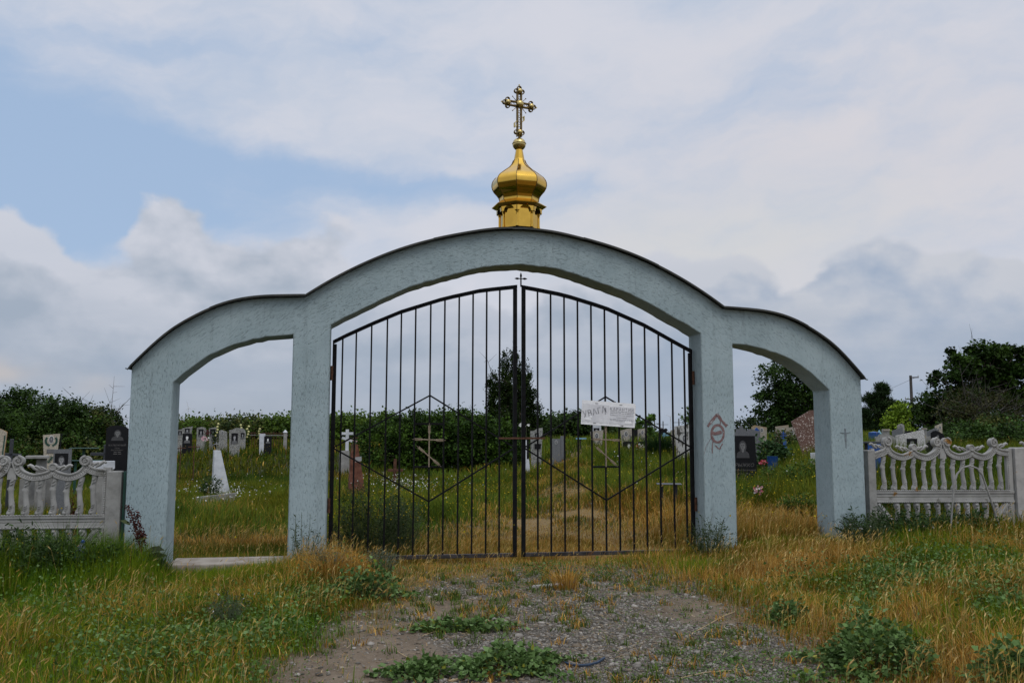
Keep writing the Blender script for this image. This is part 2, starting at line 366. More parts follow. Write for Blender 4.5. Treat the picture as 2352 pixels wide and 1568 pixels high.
c = mixc(n, (1.0-pit)*.45, c, (.12, .15, .155))
c = mixc(n, nz(n, t.outputs['Object'], 5.0, 5, .7).step(.66, .75)*.4, c, (.42, .44, .43))
n.links.new(c, b.inputs['Base Color']); b.inputs['Roughness'].default_value = .8; b.inputs['Specular IOR Level'].default_value = .25
bumpn(n, b, pit*.8+gr*.5+fine*.25, .55, .012)
M['stucco'] = m
xs = set(np.round(np.linspace(-A_, A_, 131), 4)) | {-A_, -B_, -C_, -D_, D_, C_, B_, A_, 0.0, -2.365, 2.365}
xs = sorted(x for x in xs if min(abs(abs(x)-k) for k in (A_, B_, C_, D_, 2.365)) > .025 or abs(x) in (A_, B_, C_, D_, 2.365))
def zlow(mid, x):
    a = abs(mid); ax = abs(x)
    if a < D_: return zu(main_in(min(ax, D_)))
    if C_ < a < B_: return zu(side_in(min(max(ax, C_), B_+.018)))
    return -.45
mb = MB()
jit = {x: random.uniform(-.006, .006) for x in xs}
for x0, x1 in zip(xs[:-1], xs[1:]):
    mid = (x0+x1)/2; za0, za1 = zlow(mid, x0), zlow(mid, x1)
    if za0 > 0: za0 += jit[x0]; za1 += jit[x1]
    zt0, zt1 = zu(top_z(abs(x0))), zu(top_z(abs(x1)))
    k0, k1 = x0*SX, x1*SX
    if za0 < 0:      # pillars: a vertex where the reveal meets the arch
        def spring(x):
            a = round(abs(x), 4)
            for q_, f_ in ((B_, side_in), (C_, side_in), (D_, main_in)):
                if abs(a-q_) < 1e-6: return [zu(f_(q_))+jit[min(jit, key=lambda w_: abs(w_-x))]]
            return []
        ring_ = [(k0, za0), (k1, za1)]+[(k1, q_) for q_ in spring(x1)]+[(k1, zt1), (k0, zt0)]+[(k0, q_) for q_ in spring(x0)]
        mb.poly([(a, 0, b_) for a, b_ in ring_]); mb.poly([(a, TH, b_) for a, b_ in ring_[::-1]])
    else:
        mb.poly([(k0, 0, za0), (k1, 0, za1), (k1, 0, zt1), (k0, 0, zt0)]); mb.poly([(k0, TH, zt0), (k1, TH, zt1), (k1, TH, za1), (k0, TH, za0)])
    mb.poly([(k0, 0, zt0), (k1, 0, zt1), (k1, TH, zt1), (k0, TH, zt0)]); mb.poly([(k0, TH, za0), (k1, TH, za1), (k1, 0, za1), (k0, 0, za0)])
for x, ins in ((-A_, -.45), (A_, -.45)):
    zt = zu(top_z(A_)); mb.poly([(x*SX, 0, -.45), (x*SX, TH, -.45), (x*SX, TH, zt), (x*SX, 0, zt)] if x > 0 else [(x*SX, TH, -.45), (x*SX, 0, -.45), (x*SX, 0, zt), (x*SX, TH, zt)])
for x, zi in ((B_, zu(side_in(B_+.0))), (C_, zu(side_in(C_))), (D_, zu(main_in(D_)))):
    for s in (-1, 1):
        k = round(s*x, 4); kk = min(jit, key=lambda q: abs(q-k)); zz = zi+jit[kk]
        P = [(k*SX, 0, -.45), (k*SX, TH, -.45), (k*SX, TH, zz), (k*SX, 0, zz)]
        mb.poly(P if (s > 0) == (x == C_) else P[::-1])
mb.build('stucco_wall', M['stucco'], gw, smooth=30, bevel=.012, weld=True)
# sheet metal capping
mcap = surf('weathered_sheet_metal', (.035, .037, .032), (.06, .06, .052), 6.0, .6, 40, .15, .3, spots=(8, .66, (.09, .05, .03)))
mb = MB(); ov = .085
path = [(-A_-.02, zu(top_z(A_))-.035)]+[(x, zu(top_z(abs(x)))) for x in xs]+[(A_+.02, zu(top_z(A_))-.035)]
joints = [-3.3, -2.365, -1.0, -.1, .72, 1.55, 2.365, 3.4]
for i, ((x0, z0), (x1, z1)) in enumerate(zip(path[:-1], path[1:])):
    lift = .006+.005*(sum(1 for j in joints if (x0+x1)/2 > j) % 2)
    a0, a1, c0, c1 = x0*SX, x1*SX, z0+lift, z1+lift
    T = .009
    V = [(a0, -ov, c0), (a1, -ov, c1), (a1, TH+ov, c1), (a0, TH+ov, c0), (a0, -ov, c0+T), (a1, -ov, c1+T), (a1, TH+ov, c1+T), (a0, TH+ov, c0+T)]
    mb.add(V, [(3, 2, 1, 0), (4, 5, 6, 7), (0, 1, 5, 4), (2, 3, 7, 6), (0, 4, 7, 3), (1, 2, 6, 5)])
    V = [(a0, -ov-.004, c0-.016), (a1, -ov-.004, c1-.016), (a1, -ov-.001, c1-.016), (a0, -ov-.001, c0-.016), (a0, -ov-.004, c0+T*.7), (a1, -ov-.004, c1+T*.7), (a1, -ov-.001, c1+T*.7), (a0, -ov-.001, c0+T*.7)]
    mb.add(V, [(3, 2, 1, 0), (4, 5, 6, 7), (0, 1, 5, 4), (2, 3, 7, 6), (0, 4, 7, 3), (1, 2, 6, 5)])
e = zu(top_z(A_))-.035
mb.beam((-A_*SX-.012, -ov, e+.005), (-A_*SX-.045, -ov, e+.012), .012, .006); mb.beam((A_*SX+.012, -ov, e+.005), (A_*SX+.045, -ov, e+.0), .012, .006)
mb.build('metal_capping', mcap, gw, smooth=0)
# painted marks on the pillars
mred = surf('red_brown_paint', (.155, .088, .085), (.215, .14, .135), 30, .8, 120, .2, spots=(14, .60, (.33, .36, .36)))
mgrey = surf('grey_scratch', (.13, .15, .16), (.19, .22, .235), 30, .85, 90, .1)
def wl(px, py): x, z = PL(px, py, YW); return (x-X0, z)
def stroke(mb, pts, w, y=-.003, y1=.004):
    P = [np.array(p) for p in pts]; W = w if isinstance(w, list) else [w]*len(P)
    L, R = [], []
    for i, p in enumerate(P):
        d = P[min(i+1, len(P)-1)]-P[max(i-1, 0)]; d = d/np.linalg.norm(d); nn = np.array([-d[1], d[0]])*W[i]/2
        L.append(p+nn); R.append(p-nn)
    for i in range(len(P)-1):
        V = [(*q[:1], y, q[1]) for q in (R[i], R[i+1], L[i+1], L[i])]+[(*q[:1], y1, q[1]) for q in (R[i], R[i+1], L[i+1], L[i])]
        mb.add(V, [(0, 1, 2, 3), (0, 4, 5, 1), (1, 5, 6, 2), (2, 6, 7, 3), (3, 7, 4, 0)])
def cp(X, Y): return wl((2650+X/2.0907)/1.7007, (1450+Y/2.0907)/1.7007)
mb = MB(); random.seed(3)
def rough(pts, w, k=10):
    P = []; W = []
    for (a, b_) in zip(pts[:-1], pts[1:]):
        for i in range(k):
            t_ = i/k; P.append((a[0]+(b_[0]-a[0])*t_+random.uniform(-.003, .003), a[1]+(b_[1]-a[1])*t_+random.uniform(-.003, .003))); W.append(w*random.uniform(.7, 1.2))
    return P, W
P, W = rough([cp(240, 450), cp(282, 395), cp(315, 350), cp(350, 400), cp(402, 455)], .034, 7); stroke(mb, P, W)
P = [cp(320+50*math.cos(a), 508+70*math.sin(a)) for a in np.linspace(0, 2*math.pi, 30)]; stroke(mb, P, [.030*random.uniform(.8, 1.15) for _ in P])
P, W = rough([cp(275, 500), cp(300, 508), cp(365, 490)], .040, 6); stroke(mb, P, W, -.0045)
P, W = rough([cp(282, 520), cp(275, 690)], .010, 8); stroke(mb, P, W, -.004)
P, W = rough([cp(344, 395), cp(342, 440)], .009, 4); stroke(mb, P, W, -.004)
P, W = rough([cp(300, 605), cp(335, 635), cp(368, 580)], .014, 6); stroke(mb, P, W)
P, W = rough([cp(272, 540), cp(230, 600), cp(205, 690)], .004, 6); stroke(mb, P, W)
mb.build('painted_eye_mark', mred, gw, smooth=0)
mb = MB()
stroke(mb, [cp(1360, 465), cp(1364, 520), cp(1370, 630)], [.018, .030, .006]); stroke(mb, [cp(1322, 500), cp(1362, 505), cp(1408, 497)], [.006, .018, .005], -.0045)
mb.build('scratched_cross', mgrey, gw, smooth=0)
# threshold slab in the left opening
th = MB(); z0 = -.16
xa, xb = X0-B_*SX+.012, X0-C_*SX-.012
th.box(xa, xb, YW-.05, YW+TH+.10, z0, .035)
tag(th.build('threshold_slab', surf('dusty_concrete', (.22, .185, .145), (.34, .30, .25), 6, .9, 60, .4), smooth=0, bevel=.015), 'low pale concrete sill lying across the foot of the narrow side arch', 'sill')

# ================================================================== gate leaves
YG = YW+TH*.62
def gp(px, py): return PL(px, py, YG)
topL = [gp(*q) for q in [(767.6, 781.8), (787, 770), (853.6, 739.8), (921.5, 711.8), (1019.6, 681.8), (1105.6, 663), (1187.5, 654.5)]]
topR = [gp(*q) for q in [(1198, 655), (1203.6, 655.5), (1295.6, 673.8), (1389.6, 703), (1481.6, 743.8), (1545.6, 779.8), (1587.5, 803)]]
HL, HR = X0-D_*SX, X0+D_*SX
zbot = gp(1187, 1278)[1]
def gate_leaf(label, top, side):
    xi = top[-1][0] if side < 0 else top[0][0]; xo = top[0][0] if side < 0 else top[-1][0]
    hinge_x = HL+.03 if side < 0 else HR-.03
    xo = HL+.022 if side < 0 else HR-.022
    f_ = np.array(sorted(top)); topz = lambda x: float(np.interp(x, f_[:, 0], f_[:, 1]))
    lo, hi = min(xi, xo), max(xi, xo)
    root = thing('gate_leaf', label, 'gate', (xo, YG, zbot), 0, 'pair of iron gate leaves')
    W, D = .048, .04
    mb = MB()
    xs_ = np.linspace(lo, hi, 15)
    for a, b_ in zip(xs_[:-1], xs_[1:]):   # bowed top rail of flat-sided tube
        za, zb = topz(a), topz(b_)
        V = [(a, YG-D/2, za-.045), (b_, YG-D/2, zb-.045), (b_, YG+D/2, zb-.045), (a, YG+D/2, za-.045), (a, YG-D/2, za), (b_, YG-D/2, zb), (b_, YG+D/2, zb), (a, YG+D/2, za)]
        mb.add(V, [(3, 2, 1, 0), (4, 5, 6, 7), (0, 1, 5, 4), (2, 3, 7, 6)]+([(0, 4, 7, 3)] if a == xs_[0] else [])+([(1, 2, 6, 5)] if b_ == xs_[-1] else []))
    mb.build('top_rail', M['iron'], root, True, smooth=30)
    mb = MB(); mb.box(lo+W, hi-W, YG-D/2+.002, YG+D/2-.002, zbot, zbot+.046); mb.build('bottom_rail', surf('scuffed_iron', (.014, .014, .016), (.05, .045, .045), 9, .5, 60, .2, spots=(7, .58, (.07, .035, .02))), root, True, smooth=0, bevel=.004)
    for x in (xi, xo):
        a, b_ = (x, x+W) if x == lo else (x-W, x)
        mb = MB(); mb.box(a, b_, YG-D/2-.001, YG+D/2+.001, zbot, min(topz(a), topz(b_))-.043); mb.build('stile', M['iron'], root, True, smooth=0, bevel=.004)
    # twelve bars
    bp = [787, 818, 853, 889, 921, 954, 988.5, 1021, 1054, 1086, 1117.5, 1147.6] if side < 0 else [1234.8, 1265, 1296, 1326.9, 1358, 1389, 1420, 1451, 1481, 1512.5, 1543, 1571]
    pyr = 870
    bx = [gp(p, 800 if side < 0 else 810)[0] for p in bp]
    for x in bx:
        r = .0095; mb = MB(); mb.box(x-r, x+r, YG-r, YG+r, zbot+.044, topz(x)-.042); mb.build('bar', M['iron'], root, True, smooth=0)
    # lozenge of square rod
    ic = 6 if side < 0 else 5; xc = bx[ic]
    zt, zm, zb = gp(bp[ic], 908 if side < 0 else 911)[1], gp(bp[ic], 1028)[1], gp(bp[ic], 1151 if side < 0 else 1148)[1]
    mb = MB(); q = .011; yy = YG-.0145
    for a, b_ in (((lo+W*.6, zm), (xc, zt)), ((xc, zt), (hi-W*.6, zm)), ((lo+W*.6, zm), (xc, zb)), ((xc, zb), (hi-W*.6, zm))):
        mb.beam((a[0], yy, a[1]), (b_[0], yy, b_[1]), .018, .014)
    mb.build('lozenge', M['iron'], root, True, smooth=0)
    # small frame round the emblem and the emblem itself
    xl, xr = bx[ic-1], bx[ic+1]
    za, zb_ = gp(bp[ic], 973)[1], gp(bp[ic], 1071.5)[1]
    for z in (za, zb_):
        mb = MB(); mb.box(xl+.0085, xr-.0085, YG-.008, YG+.008, z-.011, z+.011); mb.build('crossbar', M['iron'], root, True, smooth=0)
    def ear(mb, p, d):
        d = Vector(d).normalized(); s_ = d.cross(Vector((0, 1, 0))).normalized(); p = Vector(p)
        for k in range(5):
            for sg in (-1, 1):
                a = p+d*(.018*k)+s_*(.004*sg); b_ = a+d*.026+s_*(.011*sg); mb.tube([a, (a+b_)/2, b_], [.0025, .0048, .0012], 6)
        mb.tube([p, p+d*.125], [.005, .002], 6)
    mb = MB(); yf = YG-.026
    x_ = xc-.004
    mb.tube([(x_, yf, zb_+.0), (x_, yf, za-.10)], .008, 8); ear(mb, (x_, yf, za-.115), (0, 0, 1))
    zc = gp(bp[ic], 1010)[1]
    mb.tube([(xl+.075, yf, zc+.006), (xr-.075, yf, zc-.002)], .0075, 8); ear(mb, (xl+.10, yf-.002, zc+.006), (-1, 0, .02)); ear(mb, (xr-.10, yf-.002, zc-.002), (1, 0, -.02))
    p1 = (xl+.045, yf-.004, gp(bp[ic], 1026)[1]); p2 = (xr-.05, yf-.004, gp(bp[ic], 1068)[1])
    d = Vector(p2)-Vector(p1); mb.tube([Vector(p1)+d*.24, Vector(p1)+d*.76], .0075, 8); ear(mb, Vector(p1)+d*.30, -d); ear(mb, Vector(p1)+d*.70, d)
    mb.build('wheat_ear_cross', M['bronze'], root, True, smooth=40)
    # hinges
    for py in ((857, 1160) if side < 0 else (868, 1157)):
        hx = HL if side < 0 else HR; z = PL(763 if side < 0 else 1597, py, YG)[1]
        mb = MB(); s = -side
        mb.tube([(hx+s*.018, YG-.03, z-.085), (hx+s*.018, YG-.03, z+.085)], .017, 10); mb.box(min(hx, hx+s*.035), max(hx, hx+s*.035), YG-.012, YG-.004, z-.07, z+.07); mb.tube([(hx+s*.018, YG-.03, z-.004), (hx+s*.018, YG-.03, z+.004)], .020, 10)
        mb.build('hinge', M['rust'], root, True, smooth=30)
    return root
gl = gate_leaf('black iron gate leaf with bars and a bronze cross, the one without a notice', topL, -1)
gr_ = gate_leaf('black iron gate leaf with a bronze cross half covered by the white notice', topR, 1)
# finial cross and latch on the leaves' meeting stile
mb = MB(); fx, fz = gp(1196.5, 655); yz = YG
mb.tube([(fx, yz, fz-.02), (fx, yz, fz+.09)], .009, 6)
def spear(mb, p, d, L=.06, r=.014):
    p, d = Vector(p), Vector(d); mb.tube([p, p+d*L*.25, p+d*L*.5, p+d*L*.8, p+d*L], [.005, r*.8, r, r*.5, .002], 8, flat=.6)
spear(mb, (fx, yz, fz+.085), (0, 0, 1), .075); spear(mb, (fx+.02, yz, fz+.082), (1, 0, 0)); spear(mb, (fx-.02, yz, fz+.082), (-1, 0, 0)); mb.tube([(fx-.03, yz, fz+.082), (fx+.03, yz, fz+.082)], .006, 6)
mb.build('finial_cross', M['iron'], gr_, True, smooth=40)
mb = MB(); a, b_ = gp(1144, 1006), gp(1250, 1006); zl = (a[1]+b_[1])/2
mb.box(a[0], b_[0], YG-.052, YG-.040, zl-.011, zl+.011); mb.build('latch_bar', M['rust'], gl, True, smooth=0)
mb = MB(); x_, z_ = gp(1211, 1008); mb.box(x_-.011, x_+.011, YG-.039, YG-.025, z_-.24, z_); mb.build('drop_bolt', M['iron'], gr_, True, smooth=0)

# ================================================================== paper notice wired to the gate
cx, cz = gp(1395.3, 950.4); nr = thing('notice_board', 'white weathered paper notice with Ukrainian quarantine text fixed across the gate bars', 'notice', (cx, YG-.045, cz))
ang = math.atan2(gp(1457.6, 927.5)[1]-gp(1335, 918.2)[1], gp(1457.6, 927.5)[0]-gp(1335, 918.2)[0]); nr.rotation_euler = (0, -ang, 0)
w = math.hypot(gp(1457.6, 927.5)[0]-gp(1335, 918.2)[0], gp(1457.6, 927.5)[1]-gp(1335, 918.2)[1]); h = gp(1335, 918.2)[1]-gp(1333, 973.5)[1]
mp_ = surf('weathered_paper', (.60, .60, .62), (.71, .71, .72), 9, .7, 30, .3, spots=(11, .66, (.50, .50, .52)))
mpeel = surf('peeled_paper', (.78, .78, .78), (.86, .86, .86), 15, .8, 40, .2)
mink = surf('faded_ink', (.20, .20, .21), (.46, .46, .48), 60, .8, 60, 0)
mb = MB(); q = .02; mb.prism([(-w/2, -h/2), (w/2, -h/2), (w/2, h/2-q), (w/2-q*.4, h/2-q*.3), (w/2-q, h/2), (-w/2, h/2)], -.004, .004); mb.build('board', mpeel, nr, smooth=0)
mb = MB(); random.seed(5)
def ragged(x0, x1, z0, z1, k, j):
    P = [(x0+(x1-x0)*i/k, z0+random.uniform(-j, j)) for i in range(k+1)]+[(x1, z0+(z1-z0)*i/4) for i in range(1, 4)]+[(x1-(x1-x0)*i/k, z1+random.uniform(-j, j)) for i in range(k+1)]+[(x0, z1-(z1-z0)*i/4) for i in range(1, 4)]
    return P
mb.prism(ragged(-w*.485, 0.004, -h*.40, h*.36, 16, .004), -.0065, -.0035); mb.prism(ragged(.012, w*.47, -h*.41, h*.33, 16, .005), -.0065, -.0035)
mb.build('pasted_sheet', mp_, nr, smooth=0)
mb = MB()
def tx(mb, s, x, z, size, rot=0, y=-.0085, **k):
    V, F = text_mesh(s, size, **k); c_, s_ = math.cos(rot), math.sin(rot)
    mb.add([(x+a*c_-b_*s_, y, z+a*s_+b_*c_) for a, b_ in V], F)
tx(mb, 'УВАГА', -w*.262, h*.035, .105, .29, wide=.86, bold=.0018, spacing=1.06); tx(mb, '!', -w*.062, h*.10, .105, .05, bold=.003)
tx(mb, 'КАРАНТИН', w*.245, h*.215, .048, 0, spacing=1.28, bold=.0006)
tx(mb, "Вшануємо пам'ять померлих", w*.245, -h*.03, .0215, 0, spacing=1.0); tx(mb, 'рідних вдома', w*.245, -h*.125, .0215)
for z, k in ((.125, .43), (.055, .43), (-.20, .43), (-.235, .43), (-.27, .22)):   # lines of print too small to read
    x = w*.245-w*k/2
    while x < w*.245+w*k/2:
        L = random.uniform(.012, .04); hh = .0032 if z > 0 else .0020
        mb.poly([(x, -.0085, h*z-hh), (x+L, -.0085, h*z-hh), (x+L, -.0085, h*z+hh), (x, -.0085, h*z+hh)]); x += L+.007
mb.build('print', mink, nr, smooth=0)
mb = MB(); 
def blobp(x, z, rx, rz): return [(x+rx*math.cos(a)*random.uniform(.75, 1.1), z+rz*math.sin(a)*random.uniform(.6, 1.1)) for a in np.linspace(0, 2*math.pi, 15)[:-1]]
for q in ((-w*.37, -h*.27, .045, .020), (w*.37, -h*.30, .052, .020), (-w*.33, -h*.17, .02, .02)): mb = MB(); mb.prism(blobp(*q), -.0095, -.006); mb.build('torn_patch', mpeel, nr, smooth=0)
for x, z in ((-w*.23, h*.40), (w*.22, h*.41), (-w*.25, -h*.42), (w*.26, -h*.45)): mb = MB(); mb.tube([(x-.018, -.008, z+.003), (x, -.010, z), (x+.018, -.008, z+.002)], .0022, 5); mb.build('wire_tie', M['iron'], nr, smooth=0)

# ================================================================== gilded onion dome
YD = YW+TH*.5; K = .00130
dz = lambda Y_: PL(1193, (300+Y_/2.45)/1.7007, YD)[1]
dr = thing('onion_dome', 'gilded octagonal onion dome on a small drum at the crown of the gateway', 'dome', (X0-.004, YD, dz(1465)-.03))
def gold(name, rough, c):
    m, n, b, o = newmat(name); t = n.nodes.new('ShaderNodeTexCoord')
    cc = mixc(n, nz(n, t.outputs['Object'], 9, 4, .6).step(.3, .7), c, tuple(x*.86 for x in c)); n.links.new(cc, b.inputs['Base Color'])
    b.inputs['Metallic'].default_value = 1; b.inputs['Roughness'].default_value = rough
    bumpn(n, b, nz(n, t.outputs['Object'], 3.0, 2, .5), .04, .02); return m
gm = gold('gilded_sheet', .085, (.68, .41, .07)); gd = gold('tarnished_gilt', .38, (.16, .105, .035)); gk = plain('painted_soffit_shade', (.02, .016, .01), .4, .6); gs = gold('gilt_bead', .25, (.55, .42, .17))
ZB = dr.location.z
zz = lambda Y_: dz(Y_)-ZB
PH = rad(-90-16)          # one arris turned towards the camera
def octa(mb, prof, m=0, cap=True, c=(0, 0, 0)): mb.lathe(prof, 8, c, m, PH, cap)
mb = MB(); R0 = 186*K
octa(mb, [(R0, zz(1468)), (R0, zz(1255))]); mb.build('drum', gm, dr, smooth=0)
def face_frame(k):
    a = PH+math.pi/4*(k+.5); return Vector((math.cos(a), math.sin(a), 0)), Vector((-math.sin(a), math.cos(a), 0))
ap = R0*math.cos(math.pi/8); side = 2*R0*math.sin(math.pi/8)
for k in range(8):
    mb = MB(); a = PH+math.pi/4*k; p = Vector((math.cos(a), math.sin(a), 0))*(R0+.002)
    mb.tube([p+Vector((0, 0, zz(1466))), p+Vector((0, 0, zz(1330)))], .0135, 8); mb.tube([p+Vector((0, 0, zz(1345))), p+Vector((0, 0, zz(1318)))], [.016, .022], 8); mb.tube([p+Vector((0, 0, zz(1467))), p+Vector((0, 0, zz(1440)))], [.02, .016], 8)
    mb.build('colonnette', gm, dr, smooth=40)
mb = MB()      # arcade of round arches under the cornice
zt, zs, hw = zz(1250), zz(1322), side/2+.012; ra = hw*.68
for k in range(8):
    nrm, tn = face_frame(k)
    N_ = 12; arc = [(-ra*math.cos(math.pi*i/N_), zs+ (ra*.95)*math.sin(math.pi*i/N_)) for i in range(N_+1)]
    outer = [(-hw, zs)]+[(-hw+2*hw*i/N_, zt) for i in range(N_+1)]+[(hw, zs)]
    for dpt in (0,):
        o_ = [(-hw+2*hw*i/N_, zt) for i in range(N_+1)]
        f0, f1 = ap+.040, ap+.0
        def P3(q, d_): return nrm*d_+tn*q[0]+Vector((0, 0, q[1]))
        for i in range(N_):
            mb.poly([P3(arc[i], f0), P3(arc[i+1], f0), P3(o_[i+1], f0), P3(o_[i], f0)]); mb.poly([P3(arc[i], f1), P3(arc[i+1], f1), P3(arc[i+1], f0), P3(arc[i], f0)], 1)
        for s_ in (-1, 1):
            e_ = arc[0] if s_ < 0 else arc[-1]; oo = o_[0] if s_ < 0 else o_[-1]
            q_ = [P3((s_*hw, zs), f0), P3(e_, f0), P3(oo, f0)]; mb.poly(q_ if s_ < 0 else q_[::-1])
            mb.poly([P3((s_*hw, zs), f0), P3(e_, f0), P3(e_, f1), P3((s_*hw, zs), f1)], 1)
mb.build('arcade', [gm, gk], dr, smooth=0)  # dark second material paints recess shade onto the arch undersides
mb = MB(); octa(mb, [(R0+.03, zz(1292)), (R0+.045, zz(1275)), (R0+.062, zz(1272)), (252*K, zz(1262)), (263*K, zz(1256)), (264*K, zz(1251)), (205*K, zz(1212)), (192*K, zz(1205))]); mb.build('cornice', gm, dr, smooth=0)
prof = [(188*K, zz(1206)), (187*K, zz(1185)), (196*K, zz(1160)), (215*K, zz(1135)), (240*K, zz(1108)), (257*K, zz(1078)), (264*K, zz(1048)), (262*K, zz(1020)), (252*K, zz(995)), (232*K, zz(970)), (203*K, zz(948)), (163*K, zz(918)), (125*K, zz(892)), (92*K, zz(862)), (70*K, zz(835)), (55*K, zz(800))]
mb = MB(); octa(mb, prof); mb.build('onion', gm, dr, smooth=24)
for k in range(8):
    mb = MB(); a = PH+math.pi/4*k; mb.tube([(math.cos(a)*(r+.001), math.sin(a)*(r+.001), z) for r, z in prof], .0045, 6); mb.build('seam_rib', gd, dr, smooth=40)
mb = MB(); octa(mb, [(56*K, zz(803)), (50*K, zz(790)), (33*K, zz(700))]); mb.build('neck', gm, dr, smooth=0)
mb = MB(); zc = zz(648); mb.lathe([(65*K*math.cos(t_), zc+62*K*math.sin(t_)) for t_ in np.linspace(-1.2, 1.45, 16)], 20); mb.lathe([(65*K, zc+.0), (69*K, zc+.008), (65*K, zc+.016)], 20); mb.build('orb', gs, dr, smooth=50)
# the cross
cr = bpy.data.objects.new('cross', None); COL.objects.link(cr); cr.parent = dr; cr.location = (0, 0, zz(590)); cr.rotation_euler = (0, 0, rad(16))
cz_ = lambda Y_: zz(Y_)-zz(590)
hw = 20*K; dp = .020
mb = MB()
for s in (-1, 1):
    mb.box(s*hw-.007, s*hw+.007, -dp, dp, cz_(575), cz_(140)); 
zc = cz_(268)
for s in (-1, 1): mb.box(-150*K, 150*K, -dp+.001, dp-.001, zc+s*hw-.007, zc+s*hw+.007)
mb.build('frame', gd, cr, smooth=0)
mb = MB()
for y in (-.006,):
    z = cz_(560); sgn = 1
    while z < cz_(150):
        mb.beam((-hw*sgn, y, z), (hw*sgn, y, z+.03), .006, .004); z += .03; sgn = -sgn
    x = -140*K; sgn = 1
    while x < 140*K:
        mb.beam((x, y-.001, zc-hw*sgn), (x+.03, y-.001, zc+hw*sgn), .006, .004); x += .03; sgn = -sgn
mb.build('lattice', gd, cr, smooth=0)
for (x, z, r) in ((0, zc, 39*K), (-125*K, zc, 27*K), (125*K, zc, 27*K), (0, cz_(143), 26*K), (0, cz_(535), 28*K)):
    mb = MB(); mb.ell((x, -dp-.004, z), (r, r*.8, r), 18, 12)
    if r < 30*K: mb.ell((x, dp+.004, z), (r, r*.8, r), 14, 10)
    mb.build('boss', gs, cr, smooth=60)
mb = MB()
def ring(mb, x, z, r): mb.tube([(x+r*math.cos(a), 0, z+r*math.sin(a)) for a in np.linspace(0, 2*math.pi, 17)], .006, 6, flat=3.2)
for (x, z, dirs) in ((-125*K, zc, [(-1, 0), (0, 1), (0, -1)]), (125*K, zc, [(1, 0), (0, 1), (0, -1)]), (0, cz_(143), [(0, 1), (-1, 0), (1, 0)]), (0, cz_(535), [(-1, 0), (1, 0)])):
    mb = MB()
    for dx, dz_ in dirs: ring(mb, x+dx*32*K, z+dz_*32*K, 20*K)
    mb.build('trefoil_loop', gd, cr, smooth=40)
for (x, z, dx, dz_) in ((-178*K, zc, -1, 0), (178*K, zc, 1, 0), (0, cz_(90), 0, 1)):
    mb = MB()
    if dx: mb.prism([(x, z), (x+dx*.012, z-.011), (x+dx*.024, z), (x+dx*.012, z+.011)] if dx > 0 else [(x, z), (x+dx*.012, z+.011), (x+dx*.024, z), (x+dx*.012, z-.011)], -.004, .004); 
    else: mb.prism([(x-.011, z+.012), (x, z), (x+.011, z+.012), (x, z+.026)], -.004, .004)
    mb.beam((x-dx*.03, 0, z-dz_*.03), (x, 0, z), .006, .006, up=(0, 1, 0)); mb.build('tip', gs, cr, smooth=0)
for q in range(4):
    mb = MB()
    for j in range(-2, 3):
        a = math.pi/4+q*math.pi/2+j*.22; L = (100 if j == 0 else 62 if abs(j) == 1 else 50)*K; r = 38*K
        mb.tube([(r*math.cos(a), 0, zc+r*math.sin(a)), (L*math.cos(a), 0, zc+L*math.sin(a))], [.006, .0025], 5)
        if j == 0: mb.ell((L*math.cos(a), 0, zc+L*math.sin(a)), (.009, .004, .009), 6, 4)
    mb.build('ray_cluster', gd, cr, smooth=0)
for s in (-1, 1):        # slanted footrest, its two ends outlined by strips
    mb = MB()
    pts = [(s*hw, cz_(452)+s*.018), (s*50*K, cz_(452)+s*.052), (s*50*K, cz_(412)+s*.052), (s*hw, cz_(412)+s*.018)]
    if s > 0: pts = [(x, z-.0) for x, z in pts]
    for a, b_ in zip(pts, pts[1:]+pts[:1]): mb.beam((a[0], 0, a[1]), (b_[0], 0, b_[1]), .010, .032, up=(0, 1, 0))
    mb.build('footrest', gs, cr, smooth=0)
mb = MB(); mb.lathe([(.02, -.01), (.014, .015), (.014, .04)], 10); mb.build('socket', gd, cr, smooth=40)

